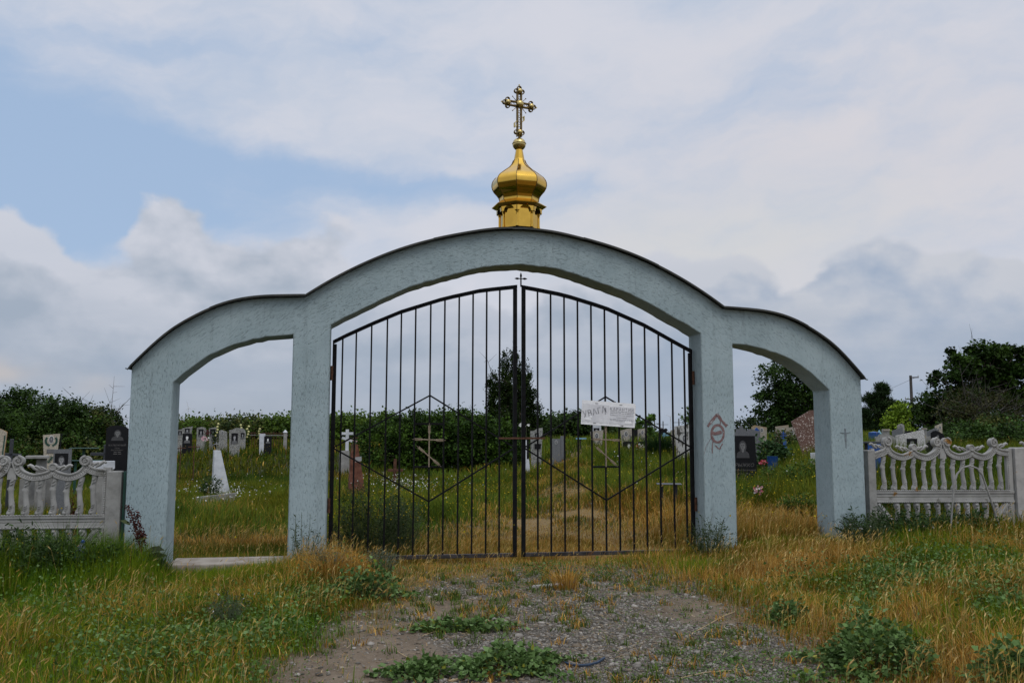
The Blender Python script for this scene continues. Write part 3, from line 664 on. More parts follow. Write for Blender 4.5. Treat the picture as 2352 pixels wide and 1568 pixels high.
# ================================================================== cast concrete fence
def fence_panel_parts(root, lichen=False):
    """2.07 m panel, local x along the fence, z = 0 at the joint between the two slabs, front towards -y"""
    q = .00122; U = lambda X: (X-170)*q; V_ = lambda Y_: (850-Y_)*q
    mt = M['fence_lichen'] if lichen else M['fence']
    mb = MB(); L = 2.07
    mb.box(.0, L, -.02, .03, .004, .045); mb.box(.0, L, -.032, .03, .045, .085)
    mb.box(.0, .045, -.02, .03, .085, V_(335)); mb.box(L-.085, L, -.02, .03, .085, V_(325))
    for x in (.028, L-.06):      # twisted cord moulding
        z = .085
        while z < V_(350): mb.ell((x, -.022, z), (.014, .010, .016), 6, 5, rot=Matrix.Rotation(.6, 3, 'Y')); z += .027
    x = .04
    while x < L-.06: mb.ell((x, -.033, .083), (.016, .008, .011), 6, 4); x += .03
    mb.build('upper_frame', mt, root, smooth=35, bevel=.004)
    # scrolled cresting: swags between volutes
    def swag(mb, pts, w=.084):
        P = [np.array(p) for p in pts]; dense = []
        xs_ = np.array([p[0] for p in P]); 
        tt = np.linspace(0, len(P)-1, 8*(len(P)-1)+1)
        def cr_(i, t_):
            g_ = lambda k: P[min(max(k, 0), len(P)-1)]
            a, b_, c_, d_ = g_(i-1), g_(i), g_(i+1), g_(i+2)
            return .5*((2*b_)+(-a+c_)*t_+(2*a-5*b_+4*c_-d_)*t_*t_+(-a+3*b_-3*c_+d_)*t_**3)
        for t_ in tt: i = min(int(t_), len(P)-2); dense.append(cr_(i, t_-i))
        Lf, Rt = [], []
        for i, p in enumerate(dense):
            d = dense[min(i+1, len(dense)-1)]-dense[max(i-1, 0)]; d = d/np.linalg.norm(d); nn = np.array([-d[1], d[0]])*w/2; Lf.append(p+nn); Rt.append(p-nn)
        for i in range(len(dense)-1):
            a, b_, c_, d_ = Rt[i], Rt[i+1], Lf[i+1], Lf[i]
            V = [(a[0], -.02, a[1]), (b_[0], -.02, b_[1]), (c_[0], -.02, c_[1]), (d_[0], -.02, d_[1]), (a[0], .03, a[1]), (b_[0], .03, b_[1]), (c_[0], .03, c_[1]), (d_[0], .03, d_[1])]
            mb.add(V, [(0, 1, 2, 3), (7, 6, 5, 4), (0, 4, 5, 1), (3, 2, 6, 7)]+([(0, 3, 7, 4)] if i == 0 else [])+([(1, 5, 6, 2)] if i == len(dense)-2 else []))
        mb.tube([(p[0], -.022, p[1]) for p in [l*.90+r*.10 for l, r in zip(Lf, Rt)]], .013, 6); mb.tube([(p[0], -.022, p[1]) for p in [l*.12+r*.88 for l, r in zip(Lf, Rt)]], .011, 6)
        mb.tube([(p[0], -.021, p[1]) for p in [l*.70+r*.30 for l, r in zip(Lf, Rt)]], .006, 5)
        for i in range(2, len(dense)-1, 2):     # gadroons
            a = Lf[i]*.62+Rt[i]*.38; b_ = Lf[i]*.25+Rt[i]*.75; mb.tube([(a[0], -.018, a[1]), (b_[0], -.024, b_[1])], [.006, .010], 6)
    def volute(mb, cx, cz, r, s):
        mb.disc(cx, cz, r, r, -.026, .03, n=20)
        P = []
        for i in range(26):
            a = math.pi/2+s*(-i*.36); rr = r*(1-.75*i/25); P.append((cx+rr*math.cos(a)*.93, -.032, cz+rr*math.sin(a)*.93))
        mb.tube(P, [.017*(1-.4*i/25) for i in range(26)], 6); mb.ell((cx, -.030, cz), (.02, .012, .02), 8, 6)
    def curls(mb, x, z, s):
        for k, (dx, dz_, r) in enumerate(((0, .0, .036), (.062, -.008, .027), (.11, -.014, .022))):
            cx = x+s*dx; cz = z+dz_
            mb.tube([(cx+s*.075, -.004, cz-r*1.15), (cx+s*.035, -.008, cz-r*.55), (cx+s*.008, -.010, cz+r*.25), (cx-s*.012, -.010, cz+r*.55), (cx-s*.030, -.008, cz+r*.30), (cx-s*.028, -.006, cz-r*.1)], [r*.35, r*.5, r*.55, r*.5, r*.42, r*.25], 8)
    mb = MB()
    SW = [[(205, 415), (255, 398), (320, 375), (352, 345)],
          [(338, 268), (385, 365), (455, 412), (545, 428), (625, 405), (672, 375)], [(668, 375), (715, 405), (820, 430), (905, 400), (960, 350), (980, 270)],
          [(1048, 272), (1085, 365), (1160, 410), (1235, 420), (1325, 398), (1368, 370)], [(1364, 370), (1420, 402), (1510, 422), (1590, 395), (1645, 340), (1668, 270)],
          [(1650, 325), (1700, 358), (1760, 372), (1822, 378)]]
    for s in SW: swag(mb, [(U(x), V_(y)) for x, y in s])
    for cx, s in ((362, 1), (950, -1), (1072, 1), (1642, -1)): volute(mb, U(cx), V_(264), .061, s)
    for cx in (672, 1366):
        mb.disc(U(cx), V_(320), .043, .043, -.028, .03, n=20); mb.tube([(U(cx)+.036*math.cos(a), -.030, V_(320)+.036*math.sin(a)) for a in np.linspace(0, 2*math.pi, 21)], .008, 6)
    for x, y, s in ((180, 300, 1), (490, 325, 1), (815, 320, -1), (1180, 320, 1), (1500, 318, -1), (1790, 285, -1)): curls(mb, U(x), V_(y), s)
    mb.prism([(U(985), V_(440)), (U(1060), V_(440)), (U(1058), V_(330)), (U(988), V_(330))], -.018, .028)
    mb.build('scrolled_cresting', mt, root, smooth=45)
    def baluster(mb, x, z0, z1, flip=False):
        H = z1-z0; prof = [(0, .034, 0), (.05, .044, -.002), (.11, .041, .003), (.18, .029, .012), (.27, .033, .009), (.38, .030, .001), (.52, .027, -.004), (.62, .029, -.008), (.68, .038, -.012), (.72, .028, -.008), (.84, .029, .002), (.93, .033, .008), (1.0, .036, .006)]
        V = []; n_ = 10
        for (t_, r, off) in prof:
            for k in range(n_):
                a = 2*math.pi*k/n_; V.append((x+off+r*math.cos(a), .005+r*.75*math.sin(a), (z0+H*t_) if not flip else (z1-H*t_)))
        Fc = [(i*n_+k, i*n_+(k+1) % n_, (i+1)*n_+(k+1) % n_, (i+1)*n_+k) for i in range(len(prof)-1) for k in range(n_)]
        if flip: Fc = [f[::-1] for f in Fc]
        mb.add(V, Fc)
        zb = lambda t_: (z0+H*t_) if not flip else (z1-H*t_)
        mb.ell((x-.012, -.028, zb(.055)), (.020, .012, .018), 8, 6)
        for t_, dx in ((.13, 0), (.19, .004), (.25, .008), (.80, .0), (.88, .004)):
            mb.tube([(x-.022+dx, -.020, zb(t_)-.012), (x+dx, -.027, zb(t_)), (x+.022, -.019, zb(t_)+.016)], [.004, .008, .003], 5)
    for i, X_ in enumerate((310, 430, 550, 670, 790, 910, 1022, 1145, 1260, 1375, 1490, 1600, 1715)):
        top = {0: 425, 1: 430, 2: 455, 3: 425, 4: 460, 5: 435, 6: 420, 7: 435, 8: 450, 9: 425, 10: 455, 11: 425, 12: 400}[i]
        mb = MB(); baluster(mb, U(X_)+.005, .085, V_(top)+.01); mb.build('baluster', mt, root, smooth=50)
    mb = MB(); zb = -.62
    mb.box(0, L, -.02, .03, -.045, -.002); mb.box(0, L, -.032, .03, -.075, -.045); mb.box(0, .05, -.02, .03, zb, -.075); mb.box(L-.085, L, -.02, .03, zb, -.075); mb.box(0, L, -.02, .03, zb-.06, zb)
    x = .04
    while x < L-.06: mb.ell((x, -.033, -.062), (.016, .008, .011), 6, 4); x += .03
    for x in (.028, L-.06):
        z = -.09
        while z > zb: mb.ell((x, -.022, z), (.014, .010, .016), 6, 5, rot=Matrix.Rotation(.6, 3, 'Y')); z -= .027
    mb.build('lower_frame', M['fence'], root, smooth=35, bevel=.004)
    for s in (0, 1):
        X = (lambda v: v) if s == 0 else (lambda v: L-.035-v)
        mb = MB(); mb.beam((X(.07), 0, -.085), (X(.40), 0, -.47), .07, .045); mb.tube([(X(.07), -.024, -.085), (X(.40), -.024, -.47)], .016, 6)
        mb.box(min(X(.05), X(.075)), max(X(.05), X(.075)), -.01, .02, zb, -.075)
        for k in range(9):     # rusticated infill
            z = -.13-.05*k; w_ = .30*(.10+k/9); mb.box(min(X(.06), X(.06+w_)), max(X(.06), X(.06+w_)), -.012-.004*(k % 2), .02, z-.045, z)
        mb.build('corner_brace', M['fence'], root, smooth=30, bevel=.005)
    for X_ in (455, 580, 690, 815, 935, 1060, 1175, 1290, 1405, 1520, 1640):
        mb = MB(); baluster(mb, U(X_)+.005, zb, -.075, True); mb.build('lower_baluster', M['fence'], root, smooth=50)
fg = 'concrete fence panels'
YF = YW+TH*.45
xr0, zr0 = PL(2004.5, 1141, YF); xr1, zr1 = PL(2324, 1140, YF)
fr = thing('concrete_fence', 'pale grey cast concrete fence panel with scrolls and lichen, behind the bent metal hoop', 'fence panel', (xr0-.01, YF, zr0), 0, fg)
fence_panel_parts(fr, True); fr.scale = ((xr1-xr0+.03)/2.07,)*3; fr.rotation_euler = (0, -math.atan2(zr1-zr0, xr1-xr0), 0)
f2 = copy_tree(fr); f2['label'] = 'sliver of cast concrete fence panel past the tall post at the picture edge'; px2, pz2 = PL(2351, 1136, YF); f2.location = (px2, YF, pz2+.01)
xl1, zl1 = PL(246, 1198, YF)
f3 = copy_tree(fr); f3['label'] = 'pale grey cast concrete fence panel with clean scrolls, tall grass covering its lower half'; sc_ = 1.0
for ch in f3.children:
    if ch.data.materials and ch.data.materials[0] == M['fence_lichen']: ch.data = ch.data.copy() if not ch.data.get('clean') else ch.data; ch.data.materials[0] = M['fence']
xl0, zl0 = PL(0, 1200.5, YF)
f3.scale = (fr.scale[0], fr.scale[0], fr.scale[0]*.94); f3.location = (xl1-2.07*fr.scale[0]+.02, YF, zl1-(zl1-zl0)/(xl1-xl0)*2.07*fr.scale[0]); f3.rotation_euler = (0, -math.atan2(zl1-zl0, xl1-xl0), 0)
def post(px0, px1, pyt, label, mat, zb=-.3, name='fence_post'):
    a, zt = PL(px0, pyt, YF); b_, _ = PL(px1, pyt, YF); r = thing(name, label, 'post', ((a+b_)/2, YF, 0), 0, 'fence posts')
    w_ = (b_-a)/2; mb = MB(); mb.box(-w_, w_, -.06, .075, zb, zt-.012); V0 = len(mb.v)
    mb.add([(-w_, -.06, zt-.012), (w_, -.06, zt-.012), (w_, .075, zt-.012), (-w_, .075, zt-.012), (-w_*.82, -.045, zt), (w_*.82, -.045, zt), (w_*.82, .06, zt), (-w_*.82, .06, zt)], [(0, 1, 5, 4), (1, 2, 6, 5), (2, 3, 7, 6), (3, 0, 4, 7), (4, 5, 6, 7)])
    mb.build('shaft', mat, r, smooth=0, bevel=.006); return r
post(249, 283, 1081, 'squat grey pitted concrete fence post beside the dark green strip', M['concrete'])
post(1987, 2004, 1033, 'narrow grey concrete fence post against the outer pillar, near the small table', M['concrete'])
post(2323, 2349, 1027, 'tall grey concrete fence post with orange lichen on its top', surf('lichened_concrete', (.27, .265, .25), (.38, .37, .35), 5.0, .9, 70.0, .35, spots=(5.0, .60, (.30, .17, .05))))
a, zt = PL(284.5, 1081, YF); b_, _ = PL(291.5, 1081, YF)
mb = MB(); mb.box(a+.004, b_, YF-.02, YF+.06, -.3, zt-.005); mb.box(a+.008, b_-.006, YF-.024, YF-.0205, -.3, zt-.02)
tag(mb.build('gap_strip', M['greenpaint'], smooth=0), 'thin dark green metal strip filling the gap beside the pillar', 'strip')
# bent rod hoop standing in front of the fence
hp = thing('metal_hoop', 'grey bent rod hoop standing in the weeds before the concrete fence', 'hoop', (PL(2195, 1200, YF-.45)[0], YF-.45, .25))
mb = MB(); P = [PL(*q, YF-.45) for q in [(2184, 1215), (2187, 1165), (2192, 1110), (2198, 1088), (2212, 1073), (2228, 1069), (2244, 1075), (2256, 1090), (2270, 1130), (2283, 1170), (2297, 1215)]]
mb.tube([(x-hp.location.x, 0, z-.25) for x, z in P], .012, 8); mb.build('rod', M['concrete'], hp, smooth=60)
# ================================================================== lie of the land
def vnoise(x, y, seed=0):
    x = np.asarray(x, float); y = np.asarray(y, float); xi = np.floor(x).astype(np.int64); yi = np.floor(y).astype(np.int64); fx = x-xi; fy = y-yi
    def h(a, b):
        q = (a*374761393+b*668265263+seed*1442695041) & 0xffffffff; q = ((q ^ (q >> 13))*1274126177) & 0xffffffff
        return ((q ^ (q >> 16)) & 0xffff)/65535.0
    u = fx*fx*(3-2*fx); v = fy*fy*(3-2*fy)
    return (h(xi, yi)*(1-u)+h(xi+1, yi)*u)*(1-v)+(h(xi, yi+1)*(1-u)+h(xi+1, yi+1)*u)*v
def fbm(x, y, seed=0, o=4):
    r = 0; a = .5
    for i in range(o): r = r+a*vnoise(np.asarray(x)*2**i, np.asarray(y)*2**i, seed+i*17); a *= .5
    return r/(1-.5**o)
def sst(x, a, b): t_ = np.clip((np.asarray(x, float)-a)/(b-a), 0, 1); return t_*t_*(3-2*t_)
def ground(x, y):
    x = np.asarray(x, float); y = np.asarray(y, float)
    z = -.06+.15*sst(x, 3.2, 5.2)+.10*sst(x, 6.2, 8.5)-.02*sst(-x, 1.5, 4)
    t_ = x/np.maximum(y, 1.0); s1 = sst(t_, -.02, .10); s2 = sst(t_, .185, .27)
    zl = np.interp(y, [11.5, 20, 26, 36, 45, 60], [0, .10, .20, .76, 1.0, 1.15]); zc = np.interp(y, [11.5, 20, 26, 31, 40, 60], [0, .06, .15, .24, .70, 1.15]); zr = np.interp(y, [11.5, 15, 17.5, 22, 26, 30, 45, 60], [0, .10, .22, .50, .74, .90, 1.08, 1.15])
    zr2 = np.interp(y, [11.5, 13.5, 15.5, 18, 22, 30, 60], [0, .25, .62, .82, .95, 1.05, 1.15]); s3 = sst(t_, .47, .565); zr = zr*(1-s3)+zr2*s3
    z = z+(zl*(1-s1)+zc*s1)*(1-s2)+zr*s2
    z = z+.10*(fbm(x*.35, y*.35, 5)-.5)*sst(y, 12, 18)+.05*(fbm(x*.9, y*.9, 9)-.5)
    far = sst(y, 60, 300); z = z*(1-far)+far*1.0
    return z
G = lambda x, y: float(ground(x, y))
def drive_l(y): return np.interp(y, [0, 5, 5.8, 7.1, 8.2, 9.0, 10.0, 10.8], [-1.2, -.75, -.55, -.05, .25, .45, .85, 1.05])
def drive_r(y): return np.interp(y, [0, 5, 5.9, 7.0, 8.5, 9.6, 10.8], [2.6, 2.9, 3.05, 3.25, 3.5, 3.75, 3.85])
def bare(x, y):
    """1 on the gravelled drive in front of the gate"""
    wob = (fbm(x*1.6, y*1.6, 31)-.5)*1.2+(fbm(x*5, y*5, 33)-.5)*.7
    e = np.minimum(x-drive_l(y), drive_r(y)-x)+wob
    return sst(e, -.20, .30)*(1-.9*sst(y+wob*1.6, 8.4, 10.5))
def pathmask(x, y):
    """trodden dry path inside the gate, bending right"""
    c = np.interp(y, [10, 15, 20, 31, 52, 70], [2.3, 3.2, 4.6, 7.9, 13.5, 18]); w = np.interp(y, [10, 14, 18, 25, 50], [2.3, 2.2, 1.1, .9, 1.0])
    d = np.abs(x-c+(fbm(x*.8, y*.5, 41)-.5)*1.6)/w
    return (1-sst(d, .35, 1.1))*(.45+.9*sst(fbm(x*1.7, y*1.1, 43), .40, .62))*(1-.30*sst(y, 15, 20))
# ---- ground sheet
gxs = np.unique(np.concatenate([np.linspace(-9, 16, 200), -9-np.geomspace(.3, 4000, 30), 16+np.geomspace(.3, 4000, 30)]))
gys = np.unique(np.concatenate([np.linspace(2.5, 32, 240), 2.5-np.geomspace(.3, 600, 20), 32+np.geomspace(.5, 6000, 45)]))
xx, yy = np.meshgrid(gxs, gys); zz_ = ground(xx, yy)
V = np.stack([xx, yy, zz_], -1).reshape(-1, 3); nx, ny = len(gxs), len(gys)
ii = (np.arange(ny-1)[:, None]*nx+np.arange(nx-1)).ravel(); F = np.stack([ii, ii+1, ii+nx+1, ii+nx], 1)
def npmesh(name, V, F, mat, parent=None, smooth=False, kind=None, tint=None, sizes=None):
    """mesh from arrays: V (n,3), F (m,k) or flat loop list with sizes; tint (n,3) per vertex"""
    me = bpy.data.meshes.new(name); V = np.ascontiguousarray(V, np.float32)
    if sizes is None: sizes = np.full(len(F), F.shape[1], np.int32); F = F.ravel()
    F = np.ascontiguousarray(F, np.int32); sizes = np.asarray(sizes, np.int32)
    me.vertices.add(len(V)); me.vertices.foreach_set('co', V.ravel()); me.loops.add(len(F)); me.loops.foreach_set('vertex_index', F)
    me.polygons.add(len(sizes)); st = np.zeros(len(sizes), np.int32); st[1:] = np.cumsum(sizes)[:-1]; me.polygons.foreach_set('loop_start', st)
    try: me.polygons.foreach_set('loop_total', sizes)
    except Exception: pass
    if smooth: me.polygons.foreach_set('use_smooth', np.ones(len(sizes), bool))
    if tint is not None:
        a = me.color_attributes.new('tint', 'FLOAT_COLOR', 'POINT'); c = np.ones((len(V), 4), np.float32); c[:, :3] = tint; a.data.foreach_set('color', c.ravel())
    me.materials.append(mat); me.update(calc_edges=True)
    o = bpy.data.objects.new(name, me); COL.objects.link(o)
    if parent is not None: o.parent = parent
    if kind: o['kind'] = kind
    return o
m, n, b, o = newmat('soil_and_gravel'); t = n.nodes.new('ShaderNodeTexCoord'); v = t.outputs['Object']
at_b = n.nodes.new('ShaderNodeAttribute'); at_b.attribute_name = 'tint'; sep = n.nodes.new('ShaderNodeSeparateColor'); n.links.new(at_b.outputs['Color'], sep.inputs[0])
fb, fg_, fd = (S(n, sep.outputs[i]) for i in range(3))      # bare drive, gravel on it, dry thatch
vo = n.nodes.new('ShaderNodeTexVoronoi'); n.links.new(v, vo.inputs[0]); vo.inputs['Scale'].default_value = 46.0
vs2 = n.nodes.new('ShaderNodeSeparateColor'); n.links.new(vo.outputs['Color'], vs2.inputs[0])
stone = mixc(n, S(n, vs2.outputs[0]), (.078, .070, .058), (.185, .168, .142)); gap = S(n, vo.outputs['Distance']).step(.35, .75)
stone = mixc(n, gap*.75, stone, (.085, .072, .054))
dirt = mixc(n, nz(n, v, 3.0, 8, .7).step(.3, .7), (.105, .077, .052), (.19, .148, .104))
dirt = mixc(n, nz(n, v, 60, 4, .7).step(.52, .7)*.7, dirt, (.25, .21, .165))
dr_ = mixc(n, fg_, dirt, stone)
thatch = mixc(n, nz(n, v, 30, 6, .75).step(.3, .7), (.11, .078, .032), (.28, .19, .08)); loam = mixc(n, nz(n, v, 6, 6, .7).step(.3, .7), (.018, .024, .007), (.034, .036, .011))
c = mixc(n, fd, loam, thatch); c = mixc(n, fb, c, dr_)
n.links.new(c, b.inputs['Base Color']); b.inputs['Roughness'].default_value = .95; b.inputs['Specular IOR Level'].default_value = .15
bumpn(n, b, (1.0-S(n, vo.outputs['Distance']))*fg_*fb+nz(n, v, 25, 6, .7)*.8, .8, .02)
vx, vy = V[:, 0], V[:, 1]
bb = bare(vx, vy); dirtpatch = sst(np.exp(-(((vx+.1)/.9)**2+((vy-6.2)/1.3)**2))*1.2+np.exp(-(((vx-3.0)/.45)**2+((vy-7.4)/.8)**2))+np.exp(-(((vx-.9)/.8)**2+((vy-8.1)/.7)**2))*.8+(fbm(vx*2, vy*2, 61)-.5)*1.5+.22*sst(vy, 7.2, 8.4), .30, .75)
dry = np.clip(pathmask(vx, vy)*.9+.55*sst(vx, 2.5, 4)*(1-sst(vy, 12, 16))+.5*(1-sst(np.abs(vy-10.3), .3, 1.2))*(vx > -.5)+(fbm(vx*1.3, vy*1.3, 71)-.5)*.8+.2*(vy < 12), 0, 1)
land = npmesh('ground', V, F, m, None, True, 'structure', np.stack([bb, 1-dirtpatch, dry], 1))

# ================================================================== grass
def unit(a): return a/np.maximum(np.linalg.norm(a, axis=-1, keepdims=True), 1e-9)
def blades(name, P, h, w, lean, bend, az, c0, c1, mat=None, kind=None, parent=None):
    """one curved tapering blade per point: 5 vertices, a quad and a tip"""
    N_ = len(P); d = np.stack([np.cos(az), np.sin(az), np.zeros(N_)], 1); s = np.stack([-np.sin(az+RNG.uniform(-.9, .9, N_)), np.cos(az), np.zeros(N_)], 1); s = unit(s)
    up = np.array([0, 0, 1.0]); L = h[:, None]
    mid = P+up*L*.58+d*L*(lean*.5)[:, None]; tip = P+up*L*(1-.35*bend)[:, None]+d*L*(lean+bend*.75)[:, None]
    W = w[:, None]
    V = np.stack([P-s*W*.5, P+s*W*.5, mid+s*W*.42, mid-s*W*.42, tip], 1).reshape(-1, 3)
    k = np.arange(N_)[:, None]*5; F = np.concatenate([k+0, k+1, k+2, k+3, k+3, k+2, k+4], 1).ravel(); sz = np.tile([4, 3], N_)
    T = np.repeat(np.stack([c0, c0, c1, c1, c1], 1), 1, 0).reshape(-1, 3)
    return npmesh(name, V, F, mat or M['grass'], parent, False, kind, T, sz)
GREEN = np.array([[.062, .118, .005], [.092, .155, .007], [.125, .168, .009], [.064, .128, .012]]); DRY = np.array([[.44, .235, .042], [.33, .165, .030], [.52, .32, .085], [.26, .138, .025]])
def pal(P, N_): return P[RNG.integers(0, len(P), N_)]*RNG.uniform(.75, 1.2, (N_, 1))
def polar(N_, r0, r1, b0=-24, b1=44):
    r = np.sqrt(RNG.uniform(r0*r0, r1*r1, N_)); a = np.radians(RNG.uniform(b0, b1, N_)); return r*np.sin(a), r*np.cos(a)
def gz_(x, px, s): return np.exp(-((x-px)/s)**2)
GREENS = []
for (px, py, rx, ry, am) in [(2040, 1320, .55, .45, .9), (2130, 1290, .5, .5, .8), (1960, 1375, .35, .3, .7), (2300, 1300, .6, .8, .9), (2310, 1420, .35, .4, .8), (1860, 1335, .4, .25, .7), (2200, 1205, 2.2, .7, .8), (2050, 1230, 1.0, .6, .7), (1640, 1290, .5, .45, .9), (1800, 1225, .5, .4, .6), (1740, 1390, .25, .3, .5), (2080, 1440, .3, .25, .5), (2250, 1370, .3, .3, -.3), (2230, 1500, .5, .4, -.6), (1700, 1300, .5, .3, -.3)]:
    r_ = ray(px, py); t_ = (.08-CAMZ)/r_[2]; GREENS.append((r_[0]*t_, r_[1]*t_, rx, ry, am))
def greens(x, y): return sum(am*np.exp(-((x-a)/rx)**2-((y-b_)/ry)**2) for a, b_, rx, ry, am in GREENS)
def sward(x, y):
    """density 0..1, height m, dryness 0..1 at a point"""
    n1 = fbm(x*1.1, y*1.1, 101); n2 = fbm(x*.45, y*.45, 103); n3 = fbm(x*3.2, y*3.2, 107)
    inside = y > 10.7
    # outside: left lawn, right rank straw
    L = 1-sst(x, -.2, .7); Rr = sst(x, 2.6, 3.6)
    h = .07+.06*n1; dry_ = .08+(n1-.5)*1.2+.25*sst(x, -1.0, .4)+.25*sst(-y, -6.4, -5.2)
    d = .95-.15*sst(x, -.8, .5)
    footL = sst(y, 9.0, 9.9)*(1-sst(x, -2.15, -1.75)); h = np.where(L > .3, h+footL*(.26+.20*n3), h); dry_ = dry_-footL*.45
    foot2 = np.exp(-((x+.15)/.75)**2-((y-10.0)/.55)**2); h = h+foot2*.24; dry_ = dry_+foot2*.85
    hR = .06+.11*n1+.10*(n3-.3); dR = .80+(n2-.5)*1.9+(n1-.5)*.9-.50*sst(y+.35*(x-4), 10.2, 12.2)-.2*(n3-.5)
    dR = dR-.15-greens(x, y)
    h = h*(1-Rr)+hR*Rr; dry_ = dry_*(1-Rr)+dR*Rr; h = h+.16*Rr*sst(x, 5.9, 6.8)*sst(y, 9.2, 10.2)
    mid_ = (1-L)*(1-Rr); nearg = sst(y, 7.4, 8.8); d = d*(1-mid_)+(.36+.22*nearg)*mid_; h = h*(1-mid_)+(.025+.04*n3+.012*nearg)*mid_; dry_ = dry_*(1-mid_)+(.50+(n3-.5)*1.2)*mid_
    d = d*(1-bare(x, y)*.97); dg = (1-sst(y, 9.3, 10.3)); h = h*(1-.5*mid_*dg)
    # inside
    pm = pathmask(x, y); hi = .06+.19*sst(y, 13.4, 16)*(1-pm)+.08*n2
    di = .0+(n2-.5)*.6+.75*np.exp(-((x+1.15)/.8)**2-((y-13.0)/.4)**2)+.6*np.exp(-((x+2.3)/.7)**2-((y-13.2)/.3)**2)+.8*np.exp(-((x-13.2)/2)**2-((y-50)/5)**2)+.75*pm+.45*(1-sst(y, 12.2, 15))*(n1*1.4-.2)+.6*sst(x, 3.6, 4.4)*(1-sst(y+1.0*sst(x, 5.2, 6.2)*2.2, 14.5, 17.0))*(1-pm)
    hi = hi+.18*sst(x, 3.9, 4.8)*(1-sst(y, 14, 18)); hi = hi*(1-.50*pm)
    di = di-.9*sst(x, 6.4, 7.0); hi = hi+.12*sst(x, 6.4, 7.0)*(1-pm)
    d = np.where(inside, .95-.12*pm, d); h = np.where(inside, hi, h); dry_ = np.where(inside, di, dry_)
    return np.clip(d, 0, 1), np.clip(h, .02, .9), np.clip(dry_, 0, 1)
def keep_off(x, y):
    """not through the gateway's pillars, sill or fence slabs"""
    a = np.abs(x-X0)/SX; inwall = (y > YW-.02) & (y < YW+TH+.02) & (((a > B_) & (a < A_+.02)) | ((a > D_) & (a < C_)))
    sill = (x < X0-C_*SX) & (x > X0-B_*SX) & (y > YW-.06) & (y < YW+TH+.12)
    return ~(inwall | sill)
def grow(name, N_, r0, r1, w0, w1, hs=1.0, b0=-24, b1=44, lab=None):
    x, y = polar(N_, r0, r1, b0, b1); d, h, dr = sward(x, y); k = (RNG.uniform(0, 1, N_) < d) & keep_off(x, y); x, y, h, dr = x[k], y[k], h[k], dr[k]; N_ = len(x)
    h = h*RNG.uniform(.55, 1.25, N_)*hs; isdry = RNG.uniform(0, 1, N_) < dr
    olive = np.where((y > 10.7)[:, None], np.array([[.98, .82, 1.5]]), 1.0)
    tall = dr*isdry
    az_ = fbm(x*.9, y*.9, 301)*14+RNG.normal(0, 1.1, N_)
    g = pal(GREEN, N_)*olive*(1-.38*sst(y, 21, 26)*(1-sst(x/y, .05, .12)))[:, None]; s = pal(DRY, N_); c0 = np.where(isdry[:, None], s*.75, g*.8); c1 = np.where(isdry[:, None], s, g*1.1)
    yel = (fbm(x*.7, y*.7, 113)[:, None]-.42)*np.array([.11, .045, .0]); c1 = np.clip(c1+yel*(~isdry[:, None]), .005, 1)
    P = np.stack([x, y, ground(x, y)-.01], 1)
    return blades(name, P, h, RNG.uniform(w0, w1, N_), RNG.uniform(-.05, .45, N_)+isdry*RNG.uniform(0, .45, N_), RNG.uniform(0, .75, N_)**1.5, az_, c0, c1, kind='stuff')
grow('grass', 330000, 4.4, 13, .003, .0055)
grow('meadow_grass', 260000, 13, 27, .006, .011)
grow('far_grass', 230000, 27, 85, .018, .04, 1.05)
# barley-grass ears, pale and nodding
def ears(name, N_, r0, r1, sc, fn):
    x, y = polar(N_*6, r0, r1); d, h, dr = sward(x, y); p = fn(x, y, d, dr); k = (RNG.uniform(0, 1, len(x)) < p) & keep_off(x, y); x, y, h = x[k][:N_], y[k][:N_], h[k][:N_]; N_ = len(x)
    az = RNG.normal(0, 1.3, N_); d_ = np.stack([np.cos(az), np.sin(az), 0*az], 1); H = (h*.85+.07)*RNG.uniform(.8, 1.25, N_); base = np.stack([x, y, ground(x, y)], 1)
    top = base+np.stack([0*x, 0*x, H], 1)+d_*(H*RNG.uniform(.1, .35, N_))[:, None]
    ax = unit(d_*RNG.uniform(.25, 1.0, (N_, 1))+np.array([.25, 0, 1])*RNG.uniform(.45, 1, (N_, 1))); s1 = unit(np.cross(ax, RNG.normal(0, 1, (N_, 3)))); s2 = np.cross(ax, s1)
    L = RNG.uniform(.028, .055, N_)[:, None]*sc; w = L*.085
    sw_ = .0016*sc*np.stack([-np.sin(az), np.cos(az), 0*az], 1)
    V = [base-sw_, base+sw_, top+sw_*.7, top-sw_*.7]
    for s in (s1, s2): V += [top, top+ax*L*.4+s*w, top+ax*L, top+ax*L*.4-s*w]
    for s in (s1, -s1, s2, -s2): V += [top+ax*L*.35, top+ax*L*.6+s*w*.4, top+ax*L*1.45+s*w*3.0]
    nv = len(V); V = np.stack(V, 1).reshape(-1, 3); k = np.arange(N_)[:, None]*nv
    idx = list(range(12))+list(range(12, 24)); F = np.concatenate([k+i for i in idx], 1).ravel(); sz = np.tile([4, 4, 4, 3, 3, 3, 3], N_)
    c = pal(np.array([[.52, .35, .11], [.42, .26, .07], [.58, .43, .18], [.42, .33, .09]]), N_)
    T = np.repeat(c, nv, 0).reshape(N_, nv, 3).copy(); T[:, :2] *= .6; T = T.reshape(-1, 3)
    return npmesh(name, V, F, M['grass'], None, False, 'stuff', T, sz)
ears('grass_ears', 8000, 4.5, 13.5, 1.0, lambda x, y, d, dr: d*np.clip(.05+dr*.75, 0, .6)*(1-bare(x, y))*(.35+.65*fbm(x*.8, y*.8, 211)))
ears('meadow_ears', 2500, 13, 24, 1.2, lambda x, y, d, dr: np.clip(dr*.4, .02, 1))
